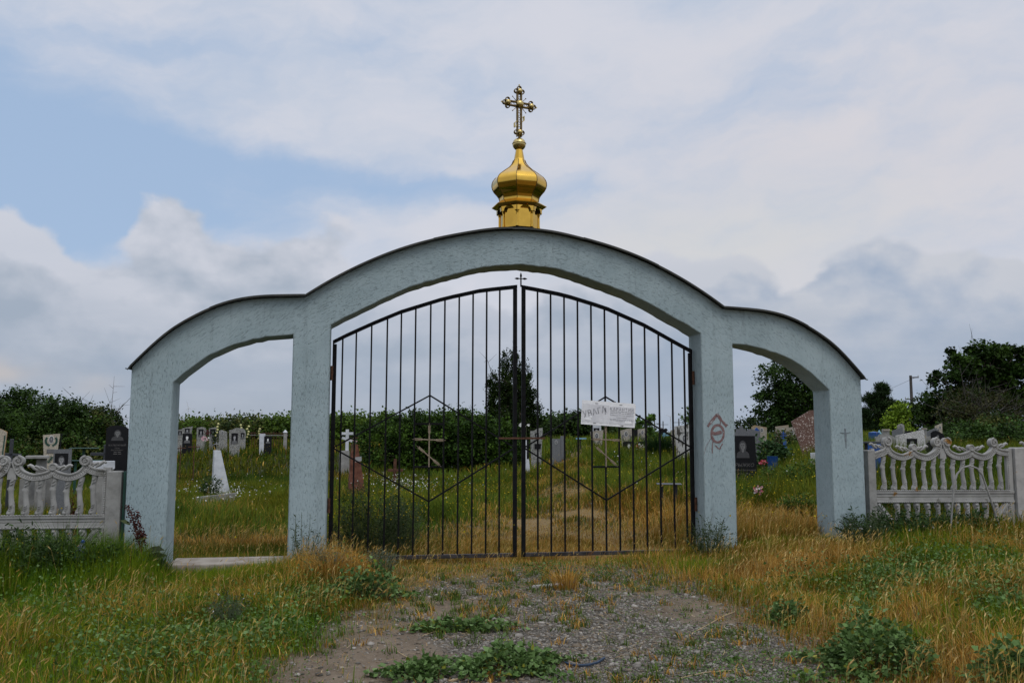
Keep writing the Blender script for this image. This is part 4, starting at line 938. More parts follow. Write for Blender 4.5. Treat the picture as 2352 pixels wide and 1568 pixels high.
# little wild flowers in the meadow
def flecks(name, spots, col, size):
    X_, Y_, Z_ = [], [], []
    for (px, py, rx, d, dd, N_, hh) in spots:
        for _ in range(N_):
            q = at(px+random.gauss(0, rx), 1003, d+random.gauss(0, dd)); X_.append(q[0]); Y_.append(q[1]); Z_.append(hh*random.uniform(.75, 1.2))
    X_, Y_, Z_ = map(np.array, (X_, Y_, Z_)); N_ = len(X_); P = np.stack([X_, Y_, ground(X_, Y_)+Z_], 1)
    a = RNG.normal(0, 1, (N_, 3)); a = unit(a); b_ = unit(np.cross(a, RNG.normal(0, 1, (N_, 3)))); s = RNG.uniform(.6, 1.3, (N_, 1))*size
    V = np.stack([P-a*s, P-b_*s, P+a*s, P+b_*s], 1).reshape(-1, 3); k = np.arange(N_)[:, None]*4; F = np.concatenate([k, k+1, k+2, k+3], 1)
    return npmesh(name, V, F, M['grass'], None, False, 'stuff', np.repeat(np.array([col])*RNG.uniform(.8, 1.1, (N_, 1)), 4, 0))
flecks('white_flowers', [(520, 1130, 40, 17, 1.2, 150, .42), (620, 1130, 60, 19, 2.5, 40, .42), (920, 1100, 50, 20, 1.4, 230, .45), (1010, 1100, 60, 20, 2, 50, .42), (440, 1130, 60, 17, 2, 40, .42), (1480, 1100, 100, 20, 4, 40, .5), (2080, 1200, 90, 10.9, .2, 14, .28), (1800, 1100, 60, 20, 4, 40, .5), (90, 1240, 60, 10.9, .2, 22, .5)], (.62, .62, .58), .014)
flecks('yellow_flowers', [(600, 1080, 120, 26, 6, 420, .45), (860, 1200, 80, 14, 1.5, 260, .5), (1080, 1160, 120, 18, 3, 500, .45), (1420, 1130, 120, 20, 4, 420, .45), (1780, 1150, 80, 16, 2.5, 380, .42), (150, 1230, 80, 10.8, .3, 60, .55), (1340, 1080, 60, 30, 6, 120, .3), (560, 1060, 140, 34, 6, 300, .5)], (.46, .36, .02), .011)
# loose gravel on the drive, stone by stone
def stones(name, N_, x, y, r, col):
    ph = (1+5**.5)/2; I = np.array([[-1, ph, 0], [1, ph, 0], [-1, -ph, 0], [1, -ph, 0], [0, -1, ph], [0, 1, ph], [0, -1, -ph], [0, 1, -ph], [ph, 0, -1], [ph, 0, 1], [-ph, 0, -1], [-ph, 0, 1]])/1.9
    FI = np.array([[0, 11, 5], [0, 5, 1], [0, 1, 7], [0, 7, 10], [0, 10, 11], [1, 5, 9], [5, 11, 4], [11, 10, 2], [10, 7, 6], [7, 1, 8], [3, 9, 4], [3, 4, 2], [3, 2, 6], [3, 6, 8], [3, 8, 9], [4, 9, 5], [2, 4, 11], [6, 2, 10], [8, 6, 7], [9, 8, 1]])
    J = I[None]*RNG.uniform(.6, 1.25, (N_, 12, 1)); sc = np.stack([r*RNG.uniform(.8, 1.4, N_), r*RNG.uniform(.8, 1.3, N_), r*RNG.uniform(.5, .8, N_)], 1); J = J*sc[:, None]
    a = RNG.uniform(0, 6.283, N_); c, s = np.cos(a)[:, None], np.sin(a)[:, None]; J = np.stack([J[..., 0]*c-J[..., 1]*s, J[..., 0]*s+J[..., 1]*c, J[..., 2]], -1)
    V = J+np.stack([x, y, ground(x, y)+r*.2], 1)[:, None]; F = (FI[None]+np.arange(N_)[:, None, None]*12).reshape(-1, 3)
    return npmesh(name, V.reshape(-1, 3), F, M['stone'], None, False, 'stuff', np.repeat(col, 12, 0))
M['stone'] = leafmat('gravel_stone', .85, 0.0, .25)
x = RNG.uniform(-1.6, 4.2, 230000); y = RNG.uniform(4.6, 10.2, 230000)
gv = bare(x, y)*np.clip(.10+.9*(1-sst(np.exp(-(((x+.1)/.9)**2+((y-6.2)/1.3)**2))*1.2+np.exp(-(((x-3.0)/.45)**2+((y-7.4)/.8)**2))+np.exp(-(((x-.9)/.8)**2+((y-8.1)/.7)**2))*.8+(fbm(x*2, y*2, 61)-.5)*1.5+.22*sst(y, 7.2, 8.4), .25, .75)), 0, 1)*np.clip(1.3-.09*(y-4.6)**1.3, .15, 1)
k = RNG.uniform(0, 1, len(x)) < gv*.42; x, y = x[k], y[k]; N_ = len(x)
litter_x = RNG.uniform(-1.4, 4.0, 5200); litter_y = RNG.uniform(4.7, 10.3, 5200); k2 = RNG.uniform(0, 1, 5200) < (.25+.75*sst(fbm(litter_x*1.3, litter_y*1.3, 401), .42, .65))*np.clip(bare(litter_x, litter_y)+.3, 0, 1); litter_x, litter_y = litter_x[k2], litter_y[k2]; nl_ = len(litter_x)
a_ = RNG.uniform(0, 6.283, nl_); L2 = RNG.gamma(2.0, .022, nl_)+.015; dd_ = np.stack([np.cos(a_), np.sin(a_), RNG.uniform(-.05, .25, nl_)], 1)*L2[:, None]; sd2 = np.stack([-np.sin(a_), np.cos(a_), 0*a_], 1)*RNG.uniform(.0012, .0028, nl_)[:, None]; P_ = np.stack([litter_x, litter_y, ground(litter_x, litter_y)+.012], 1)
bend_ = RNG.normal(0, .15, (nl_, 1))*sd2/np.linalg.norm(sd2, axis=1, keepdims=True)*L2[:, None]
VV = np.stack([P_-sd2, P_+sd2, P_+dd_*.5+bend_+sd2, P_+dd_*.5+bend_-sd2, P_+dd_], 1).reshape(-1, 3); kk = np.arange(nl_)[:, None]*5
npmesh('dry_litter', VV, np.concatenate([kk, kk+1, kk+2, kk+3, kk+3, kk+2, kk+4], 1).ravel(), M['grass'], None, False, 'stuff', np.repeat(pal(np.array([[.42, .28, .12], [.34, .21, .08], [.52, .40, .22], [.22, .13, .05]]), nl_), 5, 0), np.tile([4, 3], nl_))
# small sprigs and tufts sprouting through the gravel
cx_ = RNG.uniform(-1.3, 4.0, 2600); cy_ = RNG.uniform(4.8, 10.4, 2600); pr_ = np.clip(bare(cx_, cy_)+.2, 0, 1)*(.10+.9*sst(fbm(cx_*1.1, cy_*1.1, 421)+.14*sst(cy_, 7, 9)+.10*sst(cx_, 1.6, 3.0)*(1-sst(cy_, 5.6, 6.6)), .50, .68)); k3 = RNG.uniform(0, 1, 2600) < pr_; cx_, cy_ = cx_[k3], cy_[k3]
nb_ = 16; sp_x = np.repeat(cx_, nb_)+RNG.normal(0, .028, len(cx_)*nb_); sp_y = np.repeat(cy_, nb_)+RNG.normal(0, .028, len(cx_)*nb_); ns_ = len(sp_x); dq = np.repeat(RNG.uniform(0, 1, len(cx_)) < .30, nb_)
cc_ = np.where(dq[:, None], pal(DRY, ns_), pal(np.array([[.085, .13, .02], [.11, .14, .03], [.06, .11, .018]]), ns_))
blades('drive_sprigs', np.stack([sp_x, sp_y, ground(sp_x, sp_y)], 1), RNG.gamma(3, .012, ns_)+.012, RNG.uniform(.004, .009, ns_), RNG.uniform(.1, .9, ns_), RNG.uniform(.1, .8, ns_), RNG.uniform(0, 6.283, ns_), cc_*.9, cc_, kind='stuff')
gcol = pal(np.array([[.135, .122, .10], [.20, .182, .155], [.10, .09, .075], [.28, .255, .22], [.16, .13, .095]]), N_)
stones('gravel', N_, x, y, RNG.gamma(2.0, .0026, N_)+.0035, gcol)
# ================================================================== leaves, weeds and plants
def frame(ax, nrm):
    ax = unit(ax); s = unit(np.cross(ax, nrm)); return ax, s, np.cross(s, ax)
DIAM = np.array([[0, 0], [.45, -.5], [1, 0], [.45, .5]]); OVAL = np.array([[0, 0], [.22, -.34], [.6, -.40], [1, 0], [.6, .40], [.22, .34]])
GOOSE = np.array([[0, -.03], [.18, -.22], [.34, -.52], [.50, -.34], [.74, -.26], [1, 0], [.74, .26], [.50, .34], [.34, .52], [.18, .22], [0, .03]]); MAPLE = np.array([[0, 0], [.1, -.35], [.35, -.6], [.45, -.35], [.8, -.42], [.72, -.15], [1.05, 0], [.72, .15], [.8, .42], [.45, .35], [.35, .6], [.1, .35]])
def leaf_verts(P, ax, nrm, size, shape=DIAM, fold=.15, asp=1.0):
    a, s, n_ = frame(ax, nrm); sz = size[:, None, None]; u = shape[None, :, 0:1]; w = shape[None, :, 1:2]*asp
    return P[:, None]+sz*(a[:, None]*u+s[:, None]*w+n_[:, None]*(np.abs(w)*fold-u*u*.18))
def leaf_mesh(name, V, tint, mat, parent=None, kind=None):
    N_, k = V.shape[:2]; F = np.arange(N_*k).reshape(N_, k); return npmesh(name, V.reshape(-1, 3), F, mat, parent, False, kind, np.repeat(tint, k, 0))
def clump(name, label, cat, px, py, d, w, dep, h, N_, size, cols, shape=GOOSE, group=None, loc=None, open_=.5):
    """low leafy weed: stems rising from one root, leaves all along them"""
    if loc is None: q = at(px, py, d); loc = (q[0], q[1], G(q[0], q[1]))
    r = thing(name, label, cat, loc, 0, group)
    th_ = RNG.uniform(0, 6.283, N_); el = np.arccos(RNG.uniform(.02, 1, N_)); f1_, f2_ = RNG.uniform(0, 6.28, 2); rr = RNG.uniform(.35, 1, N_)**.45*(1+.30*np.sin(th_*2+f1_)+.24*np.sin(th_*5+f2_))
    P = np.stack([rr*np.sin(el)*np.cos(th_)*w/2, rr*np.sin(el)*np.sin(th_)*dep/2, .02+rr*np.cos(el)*h*RNG.uniform(.7, 1.15, N_)], 1)
    run = RNG.uniform(0, 1, N_) < .17; arms = RNG.uniform(0, 6.283, 7); ar = arms[RNG.integers(0, 7, N_)]+RNG.normal(0, .09, N_); q_ = RNG.uniform(.8, 1.75, N_)     # runners creeping outwards
    P = np.where(run[:, None], np.stack([np.cos(ar)*q_*w/2, np.sin(ar)*q_*dep/2, RNG.uniform(.012, .05, N_)], 1), P)
    out = unit(P*np.array([1, 1, 1.4])+RNG.normal(0, .05, (N_, 3))); ax = unit(out+RNG.normal(0, open_, (N_, 3))); nr_ = unit(np.array([0, 0, 1.0])+out*.5+RNG.normal(0, .45, (N_, 3)))
    c = pal(np.array(cols), N_); c = np.where((RNG.uniform(0, 1, N_) < .04)[:, None], c*np.array([2.0, 1.25, .6]), c); V = leaf_verts(P, ax, nr_, size*RNG.uniform(.4, 1.45, N_), shape)
    leaf_mesh('foliage', V, c, M['leaf'], r)
    mb = MB()
    for i in range(0, N_, max(1, N_//28)):
        p = P[i]; mb.tube([(p[0]*.05, p[1]*.05, -.02), (p[0]*.5, p[1]*.5, p[2]*.6), tuple(p)], [.005, .004, .002], 5)
    mb.build('stems', M['stemgreen'], r, smooth=60); return r
M['stemgreen'] = plain('green_stem', (.07, .095, .04), .7); M['stemred'] = plain('red_stem', (.12, .045, .035), .7); M['darkseed'] = leafmat('dry_seed', .8, .05, .1)
GB = [(.120, .200, .060), (.092, .162, .042), (.160, .245, .088), (.068, .125, .030)]; GG = [(.07, .13, .02), (.095, .165, .03), (.055, .105, .018)]
wg = 'leafy weeds on and beside the drive'
for (lab, px, py, d, w, dep, h, N_) in [
    ('big spreading green weed lying on the gravel in the middle of the drive', 1165, 1530, 5.75, .74, .40, .11, 900),
    ('small green weed cushion at the bottom of the drive, beside the big spreading one', 968, 1560, 5.55, .38, .26, .09, 330),
    ('thin trailing green weed on bare dirt behind the big spreading one', 1070, 1455, 6.9, .58, .22, .07, 300),
    ('tall leafy green weed clump where the gravel meets the golden grass', 2010, 1525, 5.75, .78, .52, .27, 1300),
    ('leafy green weed cut by the lower corner of the picture, in golden grass', 2345, 1575, 5.3, .42, .3, .20, 420),
    ('leafy green weed at the edge of the left lawn and the dirt', 845, 1372, 8.2, .52, .36, .26, 620),
    ('small green weed at the foot of the golden grass beside the gravel', 1812, 1425, 7.1, .28, .2, .16, 220)]:
    clump('leafy_weed', lab, 'weed', px, py, d, w, dep, h, int(N_*2.6), .033, GB, GOOSE, wg)
# ground cover of mixed broad leaves scattered through the grass
X_, Y_ = [], []
for (px, py, sx_, sy_, N_) in [(600, 1440, 110, 40, 900), (330, 1490, 120, 40, 800), (180, 1370, 120, 30, 500), (720, 1360, 60, 20, 260), (2050, 1330, 70, 18, 750), (2130, 1290, 60, 14, 380), (1990, 1370, 50, 20, 260), (2280, 1300, 60, 30, 600), (2300, 1390, 50, 25, 350), (1830, 1320, 50, 14, 180), (100, 1310, 110, 20, 900), (620, 1560, 60, 18, 120), (1750, 1555, 120, 12, 120), (830, 1300, 50, 10, 120), (1250, 1300, 40, 8, 140), (1390, 1310, 40, 8, 140), (1580, 1380, 130, 40, 400), (1680, 1505, 130, 38, 1500), (1330, 1350, 120, 20, 300)]:
    for _ in range(int(N_*2.6)):
        qx, qy = random.gauss(px, sx_), max(1215, random.gauss(py, sy_)); r_ = ray(qx, qy); zt = -.03+.12*(qx > 1700); t_ = (zt-CAMZ)/r_[2]; X_.append(r_[0]*t_); Y_.append(r_[1]*t_)
X_, Y_ = np.array(X_), np.array(Y_); k = keep_off(X_, Y_) & (Y_ < 10.4); X_, Y_ = X_[k], Y_[k]; N_ = len(X_); gm_ = bare(X_, Y_)
d, h, dr = sward(X_, Y_); P = np.stack([X_, Y_, ground(X_, Y_)+h*RNG.uniform(.15, 1.0, N_)*(1-gm_*.9)+.010], 1)
ax = unit(RNG.normal(0, 1, (N_, 3))*np.array([1, 1, .7])); nr_ = unit(np.array([0, 0, 1.0])+RNG.normal(0, .7, (N_, 3)))
leaf_mesh('ground_cover', leaf_verts(P, ax, nr_, RNG.uniform(.015, .036, N_)*(1-gm_*.55), GOOSE), pal(np.array(GB+GG), N_), M['leaf'], None, 'stuff')
# bushy wild mustard at the foot of the gate
def airy(name, label, cat, loc, w, dep, h, N_, leaf, cols, flowers=0, fcol=(.5, .38, .02), group=None, stems=40, lean=0.0, asp=.28):
    r = thing(name, label, cat, loc, 0, group); mb = MB(); PP, AX = [], []; tips = []
    for i in range(stems):
        a = random.uniform(0, 6.283); rr = math.sqrt(random.random()); x, y = rr*math.cos(a)*w/2, rr*math.sin(a)*dep/2; H = h*(1-.45*rr*rr)*random.uniform(.65, 1.1)
        p0, p1, p2 = Vector((x*.35, y*.35, -.03)), Vector((x*.7+random.uniform(-.03, .03), y*.7, H*.55)), Vector((x+random.uniform(-.05, .05)+lean*H, y, H)); mb.tube([p0, p1, p2], [.004, .003, .0015], 4, cap=False); tips.append(p2)
        for k in range(N_//stems):
            t_ = random.uniform(.18, 1.0); q = (p0*(1-t_)**2+p1*2*t_*(1-t_)+p2*t_*t_); e = Vector((random.gauss(0, 1), random.gauss(0, 1), random.uniform(.1, 1.2))).normalized(); PP.append(q+e*random.uniform(0, .05)); AX.append(e)
    PP = np.array(PP); AX = np.array(AX); n_ = len(PP); nr_ = unit(RNG.normal(0, 1, (n_, 3))+np.array([0, 0, .8]))
    leaf_mesh('foliage', leaf_verts(PP, AX, nr_, leaf*RNG.uniform(.5, 1.3, n_), OVAL, .1, asp), pal(np.array(cols), n_), M['leaf'], r); mb.build('stems', M['stemgreen'], r, smooth=60)
    if flowers:
        k = RNG.integers(0, len(tips), flowers); FP = np.array([tips[i] for i in k])+RNG.normal(0, .045, (flowers, 3)); a = unit(RNG.normal(0, 1, (flowers, 3)))
        leaf_mesh('blossom', leaf_verts(FP, a, unit(RNG.normal(0, 1, (flowers, 3))), RNG.uniform(.012, .02, flowers), DIAM), np.tile(np.array([fcol]), (flowers, 1)), M['leaf'], r)
    return r
MUST = [(.030, .052, .012), (.045, .075, .02), (.022, .04, .012), (.06, .085, .028)]
def on(x, y): return (x, y, G(x, y))
p_ = at(850, 1250, 10.9); airy('mustard_bush', 'dark bushy weed dotted with small yellow flowers against the left gate leaf', 'bush', on(p_[0], 11.25), 1.25, .6, .92, 5200, .045, MUST, 150, stems=110)
p_ = at(925, 1200, 11.6); airy('mustard_bush', 'pale feathery green weed with yellow flowers behind the gate bars, beside the darker bush', 'bush', on(p_[0], 11.9), .9, .7, .82, 3200, .040, [(.07, .105, .035), (.09, .125, .05), (.05, .085, .03)], 80, stems=70)
p_ = at(715, 1260, 10.1); airy('pillar_weed', 'thin twiggy green weed leaning on the pillar left of the gate', 'weed', on(p_[0]-.02, 10.2), .55, .25, .72, 420, .035, MUST, 0, stems=22, lean=.1)
p_ = at(1650, 1240, 10.3); airy('pillar_weed', 'dark green wispy weed in front of the pillar with the red painted mark', 'weed', on(p_[0], 10.15), .75, .3, .50, 900, .04, MUST, 0, stems=50)
p_ = at(1985, 1250, 10.6); airy('pillar_weed', 'green wispy weed against the foot of the outer right pillar', 'weed', on(p_[0]+.15, 10.1), .9, .3, .48, 700, .04, MUST, 0, stems=40)
for i, (px, w_, h_, lab) in enumerate([(2060, .9, .45, 'dark green weed mound before the fence, nearest the outer right pillar'), (2160, .9, .42, 'dark green weed mound at the left foot of the bent metal hoop'), (2265, .8, .36, 'dark green weed mound at the right foot of the bent metal hoop'), (2345, .7, .34, 'dark green weed mound at the foot of the lichened post')]):
    p_ = at(px, 1220, 10.6); airy('fence_weed', lab, 'weed', on(p_[0], YF-.33), w_, .5, h_, 1500, .05, [(.035, .07, .02), (.05, .09, .03), (.025, .055, .016)], 0, group='weeds along the right fence', stems=60, asp=.4)
for i, (px, w_, h_, y_, lab) in enumerate([(40, .9, .60, 9.95, 'dense green weed below the fence at the left picture edge'), (130, .8, .52, 9.75, 'dense green weed in front of the left fence, between two others'), (215, .6, .45, 9.9, 'dense green weed in front of the squat fence post')]):
    p_ = at(px, 1220, 10); airy('fence_weed', lab, 'weed', on(p_[0]*y_/p_[1], y_), w_, .5, h_, 1700, .05, [(.035, .07, .018), (.055, .095, .026), (.025, .05, .014)], 14, (.5, .4, .03), group='weeds along the left fence', stems=60, asp=.4)
p_ = at(760, 1290, 9.6); airy('wormwood', 'grey green feathery wormwood among golden grass left of the gate', 'weed', on(p_[0], 9.8), .55, .3, .36, 1500, .03, [(.13, .155, .105), (.10, .13, .085), (.16, .18, .13)], 0, stems=40)
p_ = at(880, 1290, 9.9); airy('wormwood', 'grey green feathery wormwood at the foot of the yellow flowered bush', 'weed', on(p_[0], 10.0), .4, .3, .30, 900, .03, [(.13, .155, .105), (.10, .13, .085), (.16, .18, .13)], 0, stems=30)
p_ = at(525, 1470, 7.0); airy('twiggy_weed', 'dark twiggy weed with a few pale flowers on the left lawn', 'weed', on(p_[0], p_[1]), .35, .3, .27, 500, .03, [(.05, .065, .03), (.07, .085, .05)], 6, (.55, .5, .5), stems=30)
# tall grass clumps
def tuft(name, label, loc, N_, h, spread, w, cols, group=None, lean=.5):
    r = thing(name, label, 'grass clump', loc, 0, group); a = RNG.uniform(0, 6.283, N_); rr = np.sqrt(RNG.uniform(0, 1, N_))*spread
    P = np.stack([rr*np.cos(a), rr*np.sin(a), np.full(N_, -.02)], 1); c = pal(np.array(cols), N_)
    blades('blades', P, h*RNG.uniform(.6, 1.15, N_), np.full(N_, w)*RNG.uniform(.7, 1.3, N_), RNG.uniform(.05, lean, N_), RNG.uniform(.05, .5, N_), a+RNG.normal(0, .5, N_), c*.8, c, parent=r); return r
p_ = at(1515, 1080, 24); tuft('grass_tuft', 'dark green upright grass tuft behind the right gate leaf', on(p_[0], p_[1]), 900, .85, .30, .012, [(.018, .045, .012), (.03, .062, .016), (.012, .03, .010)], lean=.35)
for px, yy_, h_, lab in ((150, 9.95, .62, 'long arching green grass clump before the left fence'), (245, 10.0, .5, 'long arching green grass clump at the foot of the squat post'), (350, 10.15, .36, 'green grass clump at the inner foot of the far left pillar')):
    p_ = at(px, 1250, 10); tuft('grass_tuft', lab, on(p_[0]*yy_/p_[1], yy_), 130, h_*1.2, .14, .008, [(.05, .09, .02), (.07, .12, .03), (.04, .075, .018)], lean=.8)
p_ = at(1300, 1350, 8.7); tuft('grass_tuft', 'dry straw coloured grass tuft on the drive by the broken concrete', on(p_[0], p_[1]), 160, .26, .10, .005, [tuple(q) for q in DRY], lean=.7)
p_ = at(675, 1335, 9.0); tuft('grass_tuft', 'dry golden grass tuft at the foot of the left inner pillar', on(p_[0]+.35, 9.55), 220, .34, .16, .005, [tuple(q) for q in DRY], lean=.7)
# dock with its dark red seed head
p_ = at(325, 1305, 10.2); rk = thing('dock_plant', 'dock plant with a dark red dried seed head in front of the far left pillar', 'plant', on(p_[0], 10.12), 0)
def lp(px, py): a, b_ = PL(px, py, 10.12); return Vector((a-rk.location.x, 0, b_-rk.location.z))
mb = MB(); st = [lp(327, 1312), lp(325, 1270), lp(317, 1240), lp(310, 1210), lp(303, 1185), lp(293, 1160)]; mb.tube(st, [.009, .008, .007, .006, .005, .003], 7)
st2 = [lp(320, 1250), lp(322, 1220), lp(317, 1190), lp(316, 1175)]; mb.tube(st2, [.005, .004, .003, .002], 6); st3 = [lp(321, 1262), lp(330, 1240), lp(329, 1215)]; mb.tube(st3, [.004, .003, .002], 6); mb.build('stem', M['stemred'], rk, smooth=50)
PP = []
for pts, N_, w_ in ((st[2:], 420, .020), (st2, 260, .016), (st3, 200, .013)):
    for _ in range(N_):
        t_ = random.uniform(0, len(pts)-1.001); i = int(t_); q = pts[i].lerp(pts[i+1], t_-i)
        if math.sin(t_*9) < -.75: continue
        PP.append(q+Vector((random.gauss(0, w_), random.gauss(0, w_), random.gauss(0, w_*.6))))
PP = np.array(PP); n_ = len(PP); leaf_mesh('seed_head', leaf_verts(PP, unit(RNG.normal(0, 1, (n_, 3))), unit(RNG.normal(0, 1, (n_, 3))), RNG.uniform(.012, .022, n_), OVAL, .1, 1.2), pal(np.array([(.060, .014, .012), (.035, .010, .008), (.085, .025, .018)]), n_), M['darkseed'], rk)
L_ = [(lp(322, 1275), (-1, -.3, .5), .20), (lp(330, 1285), (1, -.2, .35), .24), (lp(335, 1265), (.8, -.4, .2), .22), (lp(318, 1300), (-.8, -.5, .1), .22), (lp(345, 1290), (1, -.1, -.1), .2), (lp(300, 1205), (-.7, -.3, .5), .12), (lp(326, 1300), (.2, -1, .1), .24), (lp(314, 1240), (.9, -.3, .3), .12)]
for q, a, s in L_: leaf_mesh('leaf', leaf_verts(np.array([tuple(q)]), np.array([a]), np.array([(.1, -.5, .8)]), np.array([s]), OVAL, .25, .62), pal(np.array([(.055, .075, .028), (.075, .095, .04), (.035, .045, .02)]), 1), M['leaf'], rk)

# ================================================================== trees and bushes
def tree(name, label, cat, base, trunk_h, trunk_r, lobes, nclus, nleaf, leaf, cols, crad=.42, shape=DIAM, limbs=24, group=None, flat=.7, bare_=0, droop=0.0, asp=.8, tmat=None, jag=.25):
    """trunk and limbs reaching into a crown; lobes = (dx, dy, z, rx, ry, rz) ellipsoids relative to the base"""
    r = thing(name, label, cat, base, 0, group); vol = np.array([l[3]*l[4]*l[5] for l in lobes])**.75; vol = vol/vol.sum(); C_l = []
    for l, f in zip(lobes, vol):
        k = max(3, int(nclus*f)); u = unit(RNG.normal(0, 1, (k, 3))); rr = RNG.uniform(.30, 1.0, k)**.40*RNG.uniform(1-jag, 1+jag*.45, k)
        C_l.append(np.array(l[:3])+u*rr[:, None]*np.array(l[3:]))
    Cc = np.concatenate(C_l); Cc = Cc[Cc[:, 2] > .12]; k = len(Cc); nl = max(1, nleaf//k)
    cs = crad*RNG.uniform(.55, 1.35, k); ct = pal(np.array(cols), k)
    P = np.repeat(Cc, nl, 0)+RNG.normal(0, 1, (k*nl, 3))*np.repeat(cs, nl)[:, None]*np.array([.55, .55, .55*flat])
    n_ = len(P); out = unit(np.repeat(Cc-np.array([0, 0, Cc[:, 2].mean()]), nl, 0)); ax = unit(out*.6+RNG.normal(0, .8, (n_, 3))-np.array([0, 0, droop])); nr_ = unit(np.array([0, 0, 1.0])*.9+out*.5+RNG.normal(0, .6, (n_, 3)))
    tint = np.repeat(ct, nl, 0)*RNG.uniform(.7, 1.3, (n_, 1)); leaf_mesh('crown', leaf_verts(P, ax, nr_, leaf*RNG.uniform(.6, 1.35, n_), shape, .15, asp), tint, M['leaf'], r)
    mb = MB(); top = Vector((lobes[0][0]*.5, lobes[0][1]*.5, trunk_h)); mb.tube([(0, 0, -.2), (top.x*.3, top.y*.3, trunk_h*.5), tuple(top)], [trunk_r*1.25, trunk_r, trunk_r*.75], 9)
    sel = RNG.permutation(k)[:limbs]
    for i in sel:
        c_ = Vector(Cc[i]); s_ = top*random.uniform(.55, 1.0); m_ = s_.lerp(c_, .5)+Vector((random.gauss(0, .12), random.gauss(0, .12), .12))*min(1.0, trunk_h); mb.tube([s_, m_, c_], [trunk_r*.42, trunk_r*.22, trunk_r*.06], 6, cap=False)
    for i in range(bare_):      # bare twigs sticking out
        c_ = Vector(Cc[RNG.integers(0, k)]); d_ = (c_-top*.6).normalized()+Vector((random.gauss(0, .5), random.gauss(0, .5), random.gauss(.2, .4))); e_ = c_+d_*random.uniform(.5, 1.3)
        mb.tube([c_-d_*.8, c_, e_], [.022, .014, .004], 4, cap=False)
        for q in range(3): f_ = c_.lerp(e_, random.uniform(.2, .8)); mb.tube([f_, f_+Vector((random.gauss(0, .35), random.gauss(0, .35), random.gauss(.15, .3)))], [.008, .003], 4, cap=False)
    mb.build('trunk', tmat or M['bark'], r, smooth=50); return r
def gpt(px, d): q = at(px, 1003, d); return (float(q[0]), float(q[1]), G(q[0], q[1]))
def zpx(py, d, base): return CAMZ+(1003-py)*d/FPX-base[2]           # height above a base at a distance
W_ = lambda px, d: px*d/FPX
DK = [(.020, .044, .006), (.028, .058, .008), (.042, .082, .011), (.013, .028, .005)]; DK2 = [(.016, .030, .006), (.024, .042, .008), (.034, .058, .010)]; MID = [(.050, .090, .012), (.070, .115, .016), (.036, .068, .010)]; LIME = [(.17, .26, .02), (.13, .21, .018), (.21, .30, .03)]; OLV = [(.075, .085, .018), (.10, .105, .025), (.055, .066, .015)]
tg = 'trees beyond the graves'
d_ = 38
b_ = gpt(45, d_); H = zpx(880, d_, b_)
tree('broadleaf_tree', 'dark broad bushy tree at the left picture edge, highest of the left thicket', 'tree', b_, 1.6, .12, [(0, 0, H-1.15, 1.1, 1.1, 1.0), (-1.2, 0, H-1.6, 1.1, 1, 1.1), (.7, -.3, H-2.0, 1.2, 1.1, 1.3), (-.4, -.6, 1.3, 1.9, 1.3, 1.3)], 300, 17000, .10, DK, .34, OVAL, group=tg)
b_ = gpt(140, d_-1); H = zpx(905, d_-1, b_)
tree('broadleaf_tree', 'mid green bushy tree of the left thicket, behind the wreathed gravestone', 'tree', b_, 1.2, .10, [(0, 0, H-1.0, .9, 1.0, .9), (-.7, 0, H-1.6, 1.0, 1.0, 1.2), (.6, 0, H-1.6, .9, 1, 1.1), (0, -.5, 1.1, 1.6, 1.2, 1.1)], 260, 13000, .10, DK+[(.045, .085, .02)], .32, OVAL, group=tg)
b_ = gpt(205, d_); H = zpx(935, d_, b_)
tree('broadleaf_tree', 'olive green bushy tree sloping down to the right end of the left thicket', 'tree', b_, .9, .08, [(0, 0, H-.8, .8, .9, .8), (.55, 0, H-1.3, .8, .9, 1.0), (-.3, -.4, 1.0, 1.3, 1, 1.0)], 180, 8500, .095, DK+OLV, .30, OVAL, group=tg)
b_ = gpt(247, d_+3); H = zpx(945, d_+3, b_)
tree('broadleaf_tree', 'small dark tree with upright twigs beside the far left pillar', 'tree', b_, 1.0, .07, [(0, 0, H-.7, .5, .6, .7), (-.3, 0, 1.2, .9, .8, .9)], 90, 3600, .11, DK2, .28, OVAL, group=tg, bare_=14)
b_ = gpt(-40, d_-6); H = zpx(915, d_-6, b_)
tree('broadleaf_tree', 'dark bushy tree cut off by the left picture edge', 'tree', b_, 1.2, .1, [(0, 0, H-1, 1.2, 1, 1), (0, -.3, 1.1, 1.5, 1.1, 1.2)], 150, 7500, .10, DK, .32, OVAL, group=tg)
